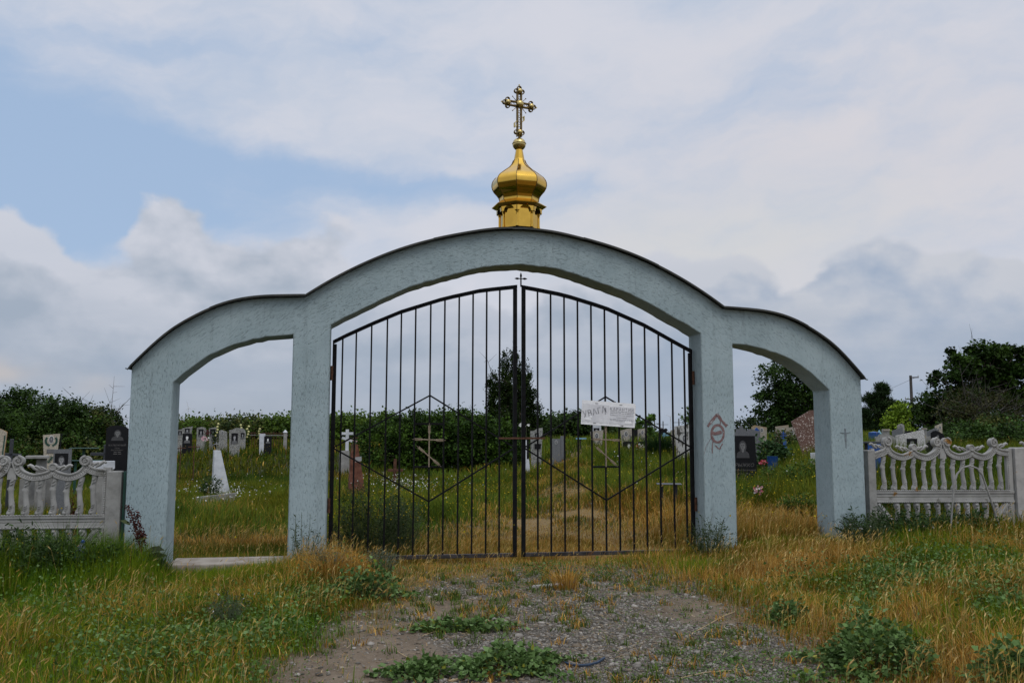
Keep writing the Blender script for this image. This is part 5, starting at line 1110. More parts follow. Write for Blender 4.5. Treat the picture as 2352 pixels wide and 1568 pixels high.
# distant hedge line, bush by bush masses
def hedge(label, px0, px1, pyt, d, cols, N_, leaf=.14, rough_=.25, seed=1):
    r = gpt((px0+px1)/2, d); root = thing('hedge', label, 'hedge', r, 0, 'hedgerow along the far side')
    random.seed(seed); pts = []; n_ = int((px1-px0)/14)+3; P = []
    for i in range(n_*3):
        px = px0+(px1-px0)*random.random(); t_ = int((px-px0)/(px1-px0)*(len(pyt)-1)); f = (px-px0)/(px1-px0)*(len(pyt)-1)-t_; py = pyt[t_]*(1-f)+pyt[min(t_+1, len(pyt)-1)]*f
        q = gpt(px, d+random.uniform(-.6, 1.2)); top = zpx(py, d, q)*random.uniform(.86, 1.03); P.append((q, top))
    C_l = []; 
    for q, top in P:
        for k in range(8): C_l.append((q[0]-r[0]+random.gauss(0, .5), q[1]-r[1]+random.gauss(0, .5), q[2]-r[2]+top*random.uniform(.05, .97)))
    Cc = np.array(C_l); nl = max(1, N_//len(Cc)); ct = pal(np.array(cols), len(Cc)); PP = np.repeat(Cc, nl, 0)+RNG.normal(0, rough_, (len(Cc)*nl, 3)); m_ = len(PP)
    ax = unit(RNG.normal(0, 1, (m_, 3))); nr_ = unit(np.array([0, -.5, 1.0])+RNG.normal(0, .6, (m_, 3)))
    leaf_mesh('foliage', leaf_verts(PP, ax, nr_, leaf*RNG.uniform(.6, 1.4, m_), OVAL, .12), np.repeat(ct, nl, 0)*RNG.uniform(.75, 1.25, (m_, 1)), M['leaf'], root)
    mb = MB()
    for q, top in P[::4]: mb.tube([(q[0]-r[0], q[1]-r[1], q[2]-r[2]-.1), (q[0]-r[0]+random.gauss(0, .2), q[1]-r[1], q[2]-r[2]+top*.8)], [.04, .015], 5, cap=False)
    mb.build('stems', M['bark'], root, smooth=60); return root
hedge('green overgrown hedge behind the row of portrait gravestones, left arch', 395, 560, [968, 971, 967, 971, 973], 58, [(.065, .115, .012), (.088, .14, .016), (.05, .09, .010), (.08, .09, .02)], 15000, .15, seed=2)
hedge('dark brown green hedge stretch behind the small gravestones by the pickets', 520, 610, [972, 962, 960, 964, 974], 56, DK2+OLV, 7000, .14, seed=3)
hedge('green overgrown hedge seen beside the inner left pillar', 590, 760, [970, 963, 961, 960, 962, 964], 56, [(.065, .115, .012), (.088, .14, .016), (.05, .09, .010), (.035, .065, .009)], 15000, .15, seed=4)
hedge('long green hedge behind the left gate leaf and big bush', 750, 1115, [962, 958, 962, 957, 960, 956, 958, 966], 52, [(.065, .115, .012), (.088, .14, .016), (.05, .09, .010), (.035, .065, .009)], 34000, .14, seed=5)
hedge('dark green hedge between the evergreen tree and the notice', 1225, 1400, [962, 970, 958, 962, 955, 957, 968], 48, DK+DK2, 17000, .13, seed=6)
hedge('low green hedge right of the notice, behind the brown stone', 1400, 1470, [975, 980, 984], 52, DK+MID, 6000, .13, seed=7)
# big rounded lilac bush in the middle
d_ = 31
b_ = gpt(1010, d_); H = zpx(965, d_, b_)
tree('lilac_bush', 'large rounded dark green bush behind the left gate leaf', 'bush', b_, .5, .06, [(-1.7, 0, .95, 1.2, 1.0, 1.0), (-.6, 0, 1.1, 1.3, 1.1, 1.1), (.7, 0, 1.15, 1.3, 1.1, 1.15), (1.7, .1, 1.0, 1.1, 1.0, 1.05), (0, .3, H-.9, 1.6, 1.0, .85), (2.4, .2, .8, .8, .8, .8)], 620, 30000, .095, [(.026, .058, .007), (.038, .080, .009), (.056, .108, .012), (.018, .040, .005)], .30, OVAL, limbs=30, jag=.16)
# evergreen juniper
d_ = 42
HG = [(.065, .115, .012), (.088, .14, .016), (.05, .09, .010)]
b_ = gpt(1178, d_); sc_ = d_/FPX; H = zpx(803, d_, b_)
lob = [(0, 0, H-.30, .22, .3, .45), (-.42, 0, H-.45, .12, .2, .35), (.15, 0, H-.75, .35, .4, .55), (-.30, 0, H-1.0, .35, .4, .55), (-.95, 0, H-1.55, .32, .4, .65), (.55, 0, H-1.45, .40, .5, .65), (0, 0, H-1.7, .75, .7, .8), (-.7, 0, H-2.5, .65, .7, .9), (.6, 0, H-2.4, .65, .7, .8), (1.0, 0, H-3.1, .42, .5, .65), (-.2, 0, H-3.2, 1.05, .9, 1.1), (.6, 0, H-3.9, .9, .8, .9), (-.75, 0, H-3.8, .65, .7, .8), (0, 0, .8, 1.1, .9, .8)]
tree('juniper', 'tall dark evergreen with ragged upright top behind the gate\'s meeting stiles', 'tree', b_, 3.0, .11, [(a, b__, c, d__*(.86 if c > H*.45 else 1.05), e*.86, f*1.0) for a, b__, c, d__, e, f in lob], 760, 46000, .095, [(.013, .026, .006), (.020, .038, .008), (.030, .052, .010)], .145, DIAM, limbs=90, flat=1.7, asp=.6, droop=-.6, jag=.34, bare_=10)
# tree in the right arch
d_ = 40
b_ = gpt(1830, d_); H = zpx(822, d_, b_)
tree('broadleaf_tree', 'dark green spreading tree in the right arch behind the red brown gravestone', 'tree', b_, 1.7, .15, [(-.5, 0, H-.9, 1.1, 1.2, .9), (.6, 0, H-1.1, 1.2, 1.2, 1.1), (-1.1, 0, H-1.9, .9, 1.0, .75), (0, 0, H-2.0, 1.4, 1.2, 1.1), (1.2, 0, H-1.9, 1.1, 1.1, 1.0), (-1.2, 0, H-2.7, .65, .8, .45), (.3, 0, H-2.9, 1.3, 1.1, .6)], 330, 19000, .105, DK+[(.045, .09, .02)], .32, MAPLE, limbs=34, group=tg, asp=.8)
b_ = gpt(1850, 60); tree('low_bush', 'low dark bushes on the skyline under the right arch tree', 'bush', b_, .6, .06, [(-2.5, 0, 1.1, 1.5, 1, .7), (0, 0, 1.2, 1.7, 1, .9), (1.8, 0, 1.0, 1.4, 1, .7), (-4, 0, .7, 1.4, 1, .6)], 120, 6500, .14, DK2, .36, OVAL)
# pine, small lime tree, big tree, twiggy tree on the right
d_ = 50
b_ = gpt(2025, d_); H = zpx(880, d_, b_)
tree('pine_tree', 'dark pine with a rounded top standing apart, right of the gateway', 'tree', b_, H*.7, .14, [(.1, 0, H-.45, .42, .5, .45), (-.1, 0, H-1.0, .75, .8, .5), (.35, 0, H-1.3, .75, .8, .45), (-.5, 0, H-1.75, .85, .9, .45), (.5, 0, H-2.0, .9, .9, .45), (-.9, 0, H-2.35, .5, .6, .3), (0, 0, H-2.6, 1.1, 1, .5), (.7, 0, H-2.9, .8, .8, .4), (-.2, 0, H-3.2, .9, .9, .4)], 330, 42000, .17, [(.016, .034, .010), (.024, .046, .013), (.032, .058, .016)], .22, DIAM, limbs=60, flat=.8, asp=.2, droop=-.6, group=tg)
d_ = 36
b_ = gpt(2062, d_); H = zpx(925, d_, b_)
tree('lime_sapling', 'small bright yellow green tree in front of the pine', 'tree', b_, .8, .05, [(.15, 0, H-.35, .38, .4, .32), (-.1, 0, H-.85, .50, .4, .45), (.15, 0, H-1.3, .42, .4, .35)], 70, 3600, .10, LIME, .22, OVAL, limbs=16)
d_ = 44
b_ = gpt(2125, d_); H = zpx(900, d_, b_)
tree('broadleaf_tree', 'dark dense lower tree between the pine and the tall spreading tree', 'tree', b_, 1.2, .1, [(0, 0, H-.8, .9, 1, .8), (-.7, 0, H-1.3, .8, .9, .8), (.8, 0, H-1.1, .9, .9, 1.0), (1.5, 0, H-1.0, .9, .9, 1.0), (0, 0, 1.0, 1.9, 1.2, 1.0), (1.6, 0, 1.0, 1.5, 1.2, 1.0)], 260, 15500, .11, DK2+DK, .32, OVAL, group=tg)
d_ = 40
b_ = gpt(2265, d_); H = zpx(782, d_, b_)
tree('broadleaf_tree', 'tall spreading leafy tree at the right picture edge with sky showing through', 'tree', b_, 2.6, .14, [(.15, 0, H-.55, .85, .9, .55), (-1.1, 0, H-.95, .75, .8, .55), (1.0, 0, H-.75, .8, .9, .65), (-1.7, 0, H-1.75, .7, .8, .55), (-.5, 0, H-1.5, .9, .9, .6), (.7, 0, H-1.6, .9, 1, .7), (1.6, 0, H-1.7, .8, .9, .8), (-1.0, 0, H-2.4, .7, .8, .5), (-.1, 0, H-2.3, .6, .8, .5), (1.4, 0, H-2.9, .9, .9, .7), (-1.9, 0, H-2.6, .55, .7, .5), (-1.4, 0, H-3.2, .9, .9, .6), (.3, .3, H-1.2, 1.3, 1.0, .8), (.6, .3, H-2.4, 1.7, 1.0, .9), (2.2, 0, H-1.2, .8, .8, .8)], 230, 21000, .14, DK, .30, MAPLE, limbs=80, group=tg, jag=.35, bare_=10)
d_ = 33
b_ = gpt(2240, d_); H = zpx(885, d_, b_)
tree('twiggy_tree', 'half dead brownish twiggy shrub tree below the tall spreading tree', 'tree', b_, .9, .06, [(0, 0, H-.7, .9, .8, .7), (-.8, 0, H-1.2, .7, .7, .7), (.9, 0, H-1.0, .9, .8, .9), (1.6, 0, H-1.2, .7, .8, .9), (0, 0, .8, 1.5, .9, .7)], 240, 7600, .075, [(.045, .046, .014), (.06, .06, .02), (.032, .05, .012)], .26, OVAL, limbs=60, bare_=45, tmat=M['deadwood'], jag=.3)
d_ = 27
for px, dx, w_, h_, c_, lab in ((2205, 0, .9, 970, DK, 'green shrub behind the cast fence, under the twiggy tree'), (2300, 0, 1.0, 955, DK+OLV, 'green shrub behind the tall lichened fence post')):
    b_ = gpt(px, d_); H = zpx(h_, d_, b_); tree('low_bush', lab, 'bush', b_, .4, .04, [(0, 0, H*.55, w_, .7, H*.5), (.5, 0, H*.4, w_*.8, .7, H*.42), (-.5, 0, H*.38, w_*.8, .7, H*.4)], 150, 7000, .075, c_, .24, OVAL, limbs=14)
for px, d_, w_, h_, lab in ((2180, 21, .75, 990, 'dark shrub just right of the black round shouldered stone, behind the fence'), (2245, 20, .8, 978, 'dense dark shrub above the middle of the right fence scrolls'), (2320, 20, .85, 968, 'dense dark shrub behind the tall lichened post at the right edge')):
    b_ = gpt(px, d_); H = zpx(h_, d_, b_); tree('low_bush', lab, 'bush', b_, .2, .03, [(0, 0, H*.5, w_*.6, .5, H*.5), (.4, 0, H*.35, w_*.55, .5, H*.4), (-.4, 0, H*.33, w_*.55, .5, H*.4)], 130, 6500, .06, DK+[(.05, .10, .02)], .17, OVAL, limbs=12, group='shrubs behind the right fence')
for px, h_, lab in ((2050, .55, 'dark green weeds behind the fence balusters, below the marble chip stone'), (2140, .55, 'dark green weeds behind the middle balusters of the right fence'), (2240, .6, 'dark green weeds behind the balusters nearest the lichened post')):
    b_ = at(px, 1100, 11.6); airy('lush_weed', lab, 'weed', on(b_[0]*11.75/b_[1], 11.75), 1.1, .7, h_, 1900, .055, [(.05, .095, .018), (.07, .12, .026), (.038, .07, .014)], 0, group='weeds behind the right fence', stems=60, asp=.45)
# bushes among the graves
b_ = gpt(190, 25); tree('low_bush', 'dark green bushes standing behind the left graves, below the thicket', 'bush', b_, .3, .04, [(-1.3, 0, .7, .8, .5, .6), (-.4, 0, .8, .8, .5, .65), (.5, 0, .6, .7, .5, .55), (-2.1, 0, .6, .7, .5, .5)], 170, 9000, .085, DK+OLV, .24, OVAL, limbs=14)
for px, d_, w_, h_, lab in ((1755, 15.6, .9, .42, 'lush green weed before the black РЫЖКО stele, beside the pink bouquet'), (1800, 16.6, 1.0, .5, 'lush green weed hiding the lower part of the blue tub'), (1850, 15.8, .9, .5, 'lush green weed below the leaning red brown stone'), (1835, 13.6, .8, .35, 'low green weed in the right arch nearest the outer pillar')):
    b_ = gpt(px, d_); airy('lush_weed', lab, 'weed', b_, w_, .6, h_, 1900, .055, [(.065, .125, .018), (.09, .155, .028), (.05, .095, .014)], 30, (.45, .4, .03), group='weeds in the right arch', stems=70, asp=.42)
d_ = 19.5; b_ = gpt(1765, d_); tree('low_bush', 'leafy green bush beside the grey granite stone in the right arch', 'bush', b_, .3, .03, [(0, 0, .55, .33, .3, .45), (.15, 0, .35, .35, .3, .35)], 70, 2600, .075, [(.04, .085, .025), (.055, .105, .035), (.03, .065, .02)], .16, OVAL, limbs=10)
d_ = 24; b_ = gpt(1805, d_); tree('low_bush', 'yellowish green weed bush before the leaning red brown gravestone', 'bush', b_, .25, .02, [(0, 0, .35, .45, .3, .35)], 50, 1800, .06, [(.07, .09, .025), (.055, .085, .02), (.09, .075, .03)], .16, OVAL, limbs=10)
d_ = 33; b_ = gpt(1483, d_); H = zpx(950, d_, b_)
tree('maple_sapling', 'slim young maple with big bright leaves behind the right gate leaf', 'tree', b_, H*.85, .012, [(.18, 0, H-.10, .14, .14, .12), (.0, 0, H-.32, .22, .16, .14), (-.02, 0, H-.62, .26, .18, .16), (.2, 0, H-.85, .24, .2, .18)], 40, 230, .16, [(.08, .15, .022), (.10, .17, .03), (.06, .12, .02)], .10, MAPLE, limbs=16)
b_ = gpt(1583, 36); H = zpx(940, 36, b_); tree('low_bush', 'narrow leafy sapling close to the right gate hinge', 'bush', b_, H*.7, .02, [(0, 0, H-.35, .22, .2, .4), (.15, 0, H*.5, .3, .3, .5)], 40, 900, .09, MID, .18, OVAL, limbs=12)
# hollyhocks between the far stones
for px, pyt, d_, lab in ((498, 972, 37, 'tallest pale yellow hollyhock among the far portrait stones'), (551, 975, 38, 'hollyhock stalk behind the widest portrait stone'), (570, 978, 38, 'hollyhock with yellow bloom beside the rounded far stone'), (596, 984, 38, 'short hollyhock by the picket railing')):
    b_ = gpt(px, d_); H = zpx(pyt, d_, b_); airy('hollyhock', lab, 'flower', b_, .35, .3, H, 260, .09, MID, 0, group='hollyhocks among the far graves', stems=3, asp=.8)
    r = COL.objects[[o.name for o in COL.objects if o.name.startswith('hollyhock')][-1]]; mb = MB(); mb.tube([(0, 0, 0), (.02, 0, H)], [.02, .008], 5)
    for k in range(5): mb.ell((random.uniform(-.06, .06), -.05, H*(.97-.1*k)), (.05, .03, .05), 6, 4, 1)
    mb.build('bloom', [M['stemgreen'], plain('cream_bloom', (.55, .52, .22), .7)], r, smooth=60)
# ================================================================== graves
random.seed(21)
GRP = {'far': 'row of far portrait stones seen through the left arch', 'mid': 'lichened stones on the rise behind the gate', 'right': 'gravestones behind the right fence', 'left': 'graves behind the left fence', 'arch': 'gravestones in the right arch'}
class Grave:
    def __init__(s, name, label, cat, cx, d, group=None, turn=None, base=None):
        s.d, s.cx = d, cx; s.b = base or gpt(cx, d); s.rz = -bearing(cx)*.85+(random.uniform(-.08, .08) if turn is None else turn)
        s.r = thing(name, label, cat, s.b, s.rz, GRP.get(group, group))
    def x(s, px): return (px-s.cx)*s.d/FPX
    def z(s, py): return CAMZ+(1003-py)*s.d/FPX-s.b[2]
    def pt(s, px, py): return (s.x(px), s.z(py))
    def slab(s, pts, t, mat, name='slab', y=0.0, bevel=.008, edge=None):
        """outline in photo points; anything at py >= 2000 goes into the ground"""
        P = [(s.x(px), s.z(py) if py < 2000 else -.15) for px, py in pts]
        A = sum(P[i][0]*P[(i+1) % len(P)][1]-P[(i+1) % len(P)][0]*P[i][1] for i in range(len(P)))
        if A < 0: P = P[::-1]
        mb = MB(); mb.prism(P, y-t/2, y+t/2, 0, 1 if edge else None); s.front = y-t/2; s.P = P
        return mb.build(name, [mat, edge] if edge else mat, s.r, smooth=0, bevel=bevel)
    def bust(s, mb, x, z, w, h, y, big=False, kind=0):
        E = lambda cx, cz, rx, rz, m, k, n=14: mb.prism([(x+cx*w+rx*w*math.cos(a), z+cz*h+rz*h*math.sin(a)) for a in np.linspace(0, 2*math.pi, n+1)[:-1]], y-.0012*k, y-.0012*k+.001, m)
        mb.prism([(x+a*w, z+b_*h) for a, b_ in ((-.46, -.5), (.46, -.5), (.42, -.27), (.30, -.17), (.12, -.10), (-.12, -.10), (-.30, -.17), (-.42, -.27))], y-.0012, y-.0002, 2)
        if kind == 1: E(0, .10, .27, .31, 0 if big else 2, 2)            # headscarf or long hair
        mb.prism([(x+a*w, z+b_*h) for a, b_ in ((-.085, -.14), (0, -.24), (.085, -.14), (.07, .0), (-.07, .0))], y-.0036, y-.0026, 1)
        E(0, .17, .205, .245, 0 if kind == 0 else 2, 4); E(0, .13, .175, .215, 1, 5)
        mb.prism([(x+a*w, z+b_*h) for a, b_ in ((-.15, .275), (.15, .285), (.17, .31), (.08, .385), (-.08, .385), (-.17, .31))], y-.0075, y-.0066, 0)
        if big:
            for sx_ in (-1, 1): E(sx_*.065, .155, .035, .016, 3, 7, 8); E(sx_*.065, .192, .045, .008, 0, 7, 8)
            E(0, .085, .020, .020, 2, 7, 8); E(0, .03, .055, .012, 0, 7, 8)
    def portrait(s, x0, x1, y0, y1, shape='rect', big=False, kind=0, name='portrait', y=None, frame=None, light=False):
        xa, xb, za, zb = s.x(x0), s.x(x1), s.z(y1), s.z(y0); y = s.front if y is None else y; cx, cz, w, h = (xa+xb)/2, (za+zb)/2, xb-xa, zb-za
        mb = MB()
        if shape == 'rect': mb.box(xa, xb, y-.008, y+.004, za, zb, 3)
        elif shape == 'oval':
            mb.disc(cx, cz, w*.5, h*.5, y-.008, y+.004, 4, 22); mb.disc(cx, cz, w*.41, h*.42, y-.010, y-.0082, 2, 20); w *= .72; h *= .74; y -= .002
        s.bust(mb, cx, cz-(.04*h if shape == 'rect' else 0), w*.94, h*.90, y-.0085, big, kind)
        ms = [M['engrave_dim'], (M['engrave_soft'] if shape == 'none' else M['engrave']) if not light else M['whitepetal'], M['engrave_dim'] if shape == 'none' and not light else M['engrave_mid'], M['blackgranite'], M['enamel']]
        if shape != 'none': return mb.build(name, ms, s.r, smooth=0)
        return mb.build('engraved_portrait', ms, s.r, smooth=0)
    def text(s, L, mat, y=None):
        y = s.front if y is None else y; mb = MB()
        for (t_, px, py, hpx, sh) in L:
            V, F = text_mesh(t_, hpx*s.d/FPX*1.35, sh); x0, z0 = s.pt(px, py); mb.add([(x0+a, y-.0016, z0+b_) for a, b_ in V], F)
        return mb.build('lettering', mat, s.r, smooth=0)
    def lines(s, x0, x1, ys, hpx, mat, y=None):
        """rows of engraved words too small to read"""
        y = s.front if y is None else y; mb = MB()
        for py in ys:
            k = random.uniform(.6, 1); xa, xb = s.x(x0+(x1-x0)*(1-k)/2), s.x(x1-(x1-x0)*(1-k)/2); z = s.z(py); hh = hpx*s.d/FPX/2; x = xa
            while x < xb-.02: L = min(random.uniform(.03, .09), xb-x); mb.poly([(x, y-.0016, z-hh), (x+L, y-.0016, z-hh), (x+L, y-.0016, z+hh), (x, y-.0016, z+hh)]); x += L+.014
        return mb.build('lettering', mat, s.r, smooth=0)
    def wreath(s, cx, cy, r, mat, name='wreath', a0=-80, a1=25):
        mb = MB(); x0, z0 = s.pt(cx, cy); R = r*s.d/FPX
        for sd in (-1, 1):
            for k, a in enumerate(np.radians(np.linspace(a0, a1, 9))):
                px, pz = x0+sd*R*math.cos(a), z0+R*math.sin(a); tx, tz = -sd*math.sin(a), math.cos(a); L = R*.36
                for q in (-1, 1): ex, ez = px+tx*L+q*sd*math.cos(a)*L*.6, pz+tz*L+q*math.sin(a)*L*.6; nx_, nz2 = -(ez-pz), ex-px; w_ = .28; mb.poly([(px, s.front-.003, pz), ((px+ex)/2+nx_*w_, s.front-.004, (pz+ez)/2+nz2*w_), (ex, s.front-.003, ez), ((px+ex)/2-nx_*w_, s.front-.004, (pz+ez)/2-nz2*w_)])
        return mb.build(name, mat, s.r, smooth=0)
    def bar(s, x0, y0, x1, y1, wpx, t, mat, name, y=0.0):
        mb = MB(); a, b_ = s.pt(x0, y0) if y0 < 2000 else (s.x(x0), -.1), s.pt(x1, y1) if y1 < 2000 else (s.x(x1), -.1)
        mb.beam((a[0], y, a[1]), (b_[0], y, b_[1]), wpx*s.d/FPX, t); return mb.build(name, mat, s.r, smooth=0, bevel=.004)
GROUND = 9999
def table(name, label, cat, x0, x1, py, d, t, dep, mat, legs, group=None, lm=None, lw=.05):
    g = Grave(name, label, cat, (x0+x1)/2, d, group, 0); mb = MB(); z = g.z(py); mb.box(g.x(x0), g.x(x1), -dep/2, dep/2, z-t, z); mb.build('top', mat, g.r, smooth=0, bevel=.004)
    for px in legs: mb = MB(); mb.box(g.x(px)-lw/2, g.x(px)+lw/2, -lw/2, lw/2, -.15, z-t); mb.build('leg', lm or mat, g.r, smooth=0)
    return g
def flowers(name, label, px0, px1, py0, py1, d, cols, n_=26, dark=True, stand=False, group=None):
    g = Grave(name, label, 'flowers', (px0+px1)/2, d, group, 0); w, za, zb = (px1-px0)*d/FPX, g.z(py1), g.z(py0); mb = MB()
    for i in range(n_):
        a = random.uniform(0, 6.283); rr = math.sqrt(random.random()); x, z = rr*math.cos(a)*w/2, (za+zb)/2+rr*math.sin(a)*(zb-za)/2; y = random.uniform(-.09, .05); r = w*.09*random.uniform(.7, 1.2); m_ = random.randrange(len(cols))
        for k in range(5): t_ = 2*math.pi*k/5+a; mb.poly([(x, y, z), (x+r*math.cos(t_-.5), y-.012, z+r*math.sin(t_-.5)), (x+r*1.25*math.cos(t_), y-.02, z+r*1.25*math.sin(t_)), (x+r*math.cos(t_+.5), y-.012, z+r*math.sin(t_+.5))], m_)
    mb.build('petals', cols, g.r, smooth=0); mb = MB()
    for i in range(7): x = random.uniform(-w*.3, w*.3); mb.tube([(x*.3, 0, -.05), (x*.7, 0, max(za*.6, .05)), (x, 0, (za+zb)/2)], [.006, .005, .004], 4)
    mb.build('stems', M['stemgreen'], g.r, smooth=60); return g
BG, GGR = M['blackgranite'], M['greygranite']
# ---- behind the left fence
g = Grave('gravestone', 'beige stone with an orange lichened rim cut off by the left picture edge', 'gravestone', 2, 15, 'left'); g.slab([(-16, GROUND), (-14, 985), (-2, 985), (14.5, 993), (10, 1060), (9, GROUND)], .12, M['beige'], edge=M['orangebeige']); g.slab([(6, 1062), (9, 1062), (12, 1000), (9.5, 1001)], .004, M['greenpaint'], 'stripe', y=-.063, bevel=0)
g = Grave('grave_cross', 'dark slate coloured metal cross beside the beige lichened stone', 'cross', 28, 16, 'left', .05); g.bar(28, 1009, 25, GROUND, 8, .06, M['slate'], 'upright'); g.bar(9, 1043.5, 49, 1046, 6, .05, M['slate'], 'arm', -.005)
g = Grave('gravestone', 'beige stele with oval photo and green laurel wreath, tapering downwards', 'gravestone', 120, 18, 'left'); g.slab([(107, GROUND), (106, 1062), (101, 1000), (136, 996.5), (131, 1058), (131, GROUND)], .10, M['beige']); g.slab([(133, GROUND), (133, 1060), (138.5, 996), (141, 996), (135.5, 1060), (135, GROUND)], .09, BG, 'side_slab')
g.front = -.05; g.portrait(113, 124, 1001, 1019, 'oval'); g.wreath(118.5, 1013, 11, M['greenpaint']); g.slab([(110.5, 1032), (124.5, 1032), (124.5, 1041), (110.5, 1041)], .012, M['engrave_mid'], 'plaque', y=-.056, bevel=0); mb = MB(); x0, z0 = g.pt(114, 1063)
for k in range(4):
    for q in (-1, 1): p = (x0+.018*k, z0+.03*k); mb.poly([(p[0], -.064, p[1]), (p[0]+q*.012+.02, -.064, p[1]+.012), (p[0]+q*.03+.03, -.064, p[1]+.045-.02*q), (p[0]+q*.01, -.064, p[1]+.03)])
mb.build('sprig', M['greenpaint'], g.r, smooth=0)
table('stone_bench', 'pale concrete slab table in front of the wreathed beige stele', 'table', 66, 112, 1047, 15.5, .045, .45, M['concrete'], (98,), 'left', lw=.16)
g = Grave('gravestone', 'small grey granite stone framing a black portrait, next to the wreathed stele', 'gravestone', 146, 15, 'left'); g.slab([(127, GROUND), (127.5, 1032.5), (165, 1032), (163.5, GROUND)], .10, GGR, bevel=.006); g.portrait(130.5, 158, 1041.5, 1078, 'rect', True, 1)
table('metal_table', 'thin dark green metal table on one leg, left of the tall black stele', 'table', 164, 225, 1029, 20, .015, .5, M['greenpaint'], (194,), 'left')
table('metal_bench', 'low thin green metal bench below the dark green table', 'bench', 172, 244, 1057, 19, .015, .28, M['greenpaint'], (180, 236), 'left')
g = Grave('gravestone', 'tall black granite stele with arched top and engraved man, near the far left pillar', 'gravestone', 270, 15, 'left', .02); g.slab([(246, GROUND), (246, 985), (250, 981.5), (256, 979), (264, 977.5), (272, 977.5), (281, 979), (287, 981.5), (293, 985), (293.5, GROUND)], .09, BG, bevel=.004)
g.portrait(255, 285, 984, 1014, 'none', True, 1); g.text([('КАЛЮЖНЫЙ', 270, 1023, 4.3, .15), ('Иван', 270, 1029.5, 3.2, .2), ('Васильевич', 270, 1034, 3.2, .2)], M['engrave_faint']); g.lines(262, 280, [1038.5, 1042.5], 1.5, M['engrave_faint'])
g = Grave('grave_cross', 'dark slate metal cross half hidden by the tall black stele', 'cross', 244, 15.6, 'left', 0); g.bar(244, 1022, 244, GROUND, 8, .06, M['slate'], 'upright'); g.bar(213, 1043, 262, 1043, 7, .05, M['slate'], 'arm', -.005)
g = Grave('grave_block', 'pale stone block with a stepped foot before the tall black stele', 'grave', 240, 13.6, 'left', 0); g.slab([(215, 1059), (264, 1059), (265, 1076), (240, 1080), (215, 1076)], .25, M['whitepaint'], 'block'); g.slab([(222, GROUND), (222, 1078), (262, 1078), (262, GROUND)], .3, M['concrete'], 'foot', .04)
g = Grave('grave_kerb', 'white kerbstone lying in dry grass behind the left fence', 'kerb', 228, 18.5, 'left', 0); g.slab([(218, GROUND), (219, 1100), (238, 1096), (240, 1132), (240, GROUND)], .16, M['whitepaint'])
g = Grave('grave_kerb', 'long pale kerb strip low behind the left balusters', 'kerb', 120, 16, 'left', 0); g.slab([(60, GROUND), (60, 1098), (150, 1090), (150, GROUND)], .12, M['concrete'])
p_ = at(168, 1150, 12.4); airy('dock_plant', 'rusty brown dock plant seen between the left fence balusters', 'plant', on(p_[0], p_[1]), .16, .12, .75, 700, .025, [(.07, .022, .014), (.10, .035, .02)], 0, stems=8, asp=.8)
# ---- far row seen through the left arch
far = lambda *a, **k: Grave('gravestone', *a, **k)
D_F = 36
g = far('pale grey stone half hidden by the far left pillar, first of the far row', 'gravestone', 414, D_F-1, 'far'); g.slab([(408, GROUND), (407, 988), (421, 985), (420, GROUND)], .12, M['greychips']); g.portrait(409, 417, 990, 1000)
g = far('light stone with a slanted top behind the black portrait stele, far row', 'gravestone', 430, D_F+1, 'far'); g.slab([(420, GROUND), (419.5, 983.5), (441, 979.5), (438, 1002), (437, GROUND)], .12, M['greychips']); g.portrait(424.5, 435, 984.5, 996, kind=1)
g = far('black portrait stele of a man in a suit, in front of the far row', 'gravestone', 430, D_F-2, 'far'); g.slab([(419.5, GROUND), (420, 996), (441, 996.2), (441, GROUND)], .08, BG); g.portrait(422, 438, 997, 1019, 'none', light=True)
g = far('pale stone with a low pointed top left of the pink roses, far row', 'gravestone', 462, D_F, 'far'); g.slab([(453, GROUND), (452, 983), (463, 980.5), (471, 982.5), (473, 990), (469, GROUND)], .12, M['greychips']); g.portrait(456, 466.5, 986, 1004)
g = far('pale stone with rising slanted top half covered by the tallest hollyhock', 'gravestone', 489, D_F+1, 'far'); g.slab([(482, GROUND), (480, 984), (499, 980.5), (499, GROUND)], .12, M['greychips']); g.portrait(482.5, 494, 985.5, 1003)
g = far('sloping pale stone with a small round photo behind the hollyhocks', 'gravestone', 513, D_F+1, 'far'); g.slab([(503, GROUND), (503, 990), (508, 987), (521, 992), (523, GROUND)], .12, M['greychips']); g.portrait(507.5, 514, 990, 999, 'oval')
g = far('widest pale granular stone with wavy top and large dark portrait, far row', 'gravestone', 540, D_F-2, 'far'); g.slab([(529, GROUND), (526.5, 988), (533, 987), (540, 983.5), (547, 983), (553, 985), (549, GROUND)], .14, M['greychips']); g.portrait(532, 546, 995, 1020)
g = far('round shouldered pale stone just behind the widest far stone', 'gravestone', 556, D_F+1, 'far'); g.slab([(548, GROUND), (548, 984), (555, 983), (561, 986), (564, 993), (563.5, GROUND)], .12, M['greychips']); g.portrait(553, 561, 994, 1008)
g = far('pinkish white leaning stone by the picket railing', 'gravestone', 602, D_F-1, 'far'); g.slab([(597, GROUND), (596, 996), (609, 996), (609, 1002), (606, GROUND)], .12, M['whitepaint'])
g = far('small black portrait stone by the picket railing', 'gravestone', 615, D_F-2, 'far'); g.slab([(607, GROUND), (607, 1002), (624, 1002), (624, GROUND)], .07, BG); g.portrait(610, 621, 1004, 1019, 'none', light=True)
r = thing('picket_railing', 'low rusty iron picket railing at the end of the far row', 'railing', gpt(610, D_F+3), -bearing(610)); g_ = lambda px: (px-610)*(D_F+3)/FPX; gzf = lambda py: CAMZ+(1003-py)*(D_F+3)/FPX-r.location.z
for i, px in enumerate(range(562, 660, 6)): mb = MB(); mb.tube([(g_(px), 0, -.1), (g_(px), 0, gzf(992))], .012, 5); mb.build('picket', M['rust'], r, smooth=0)
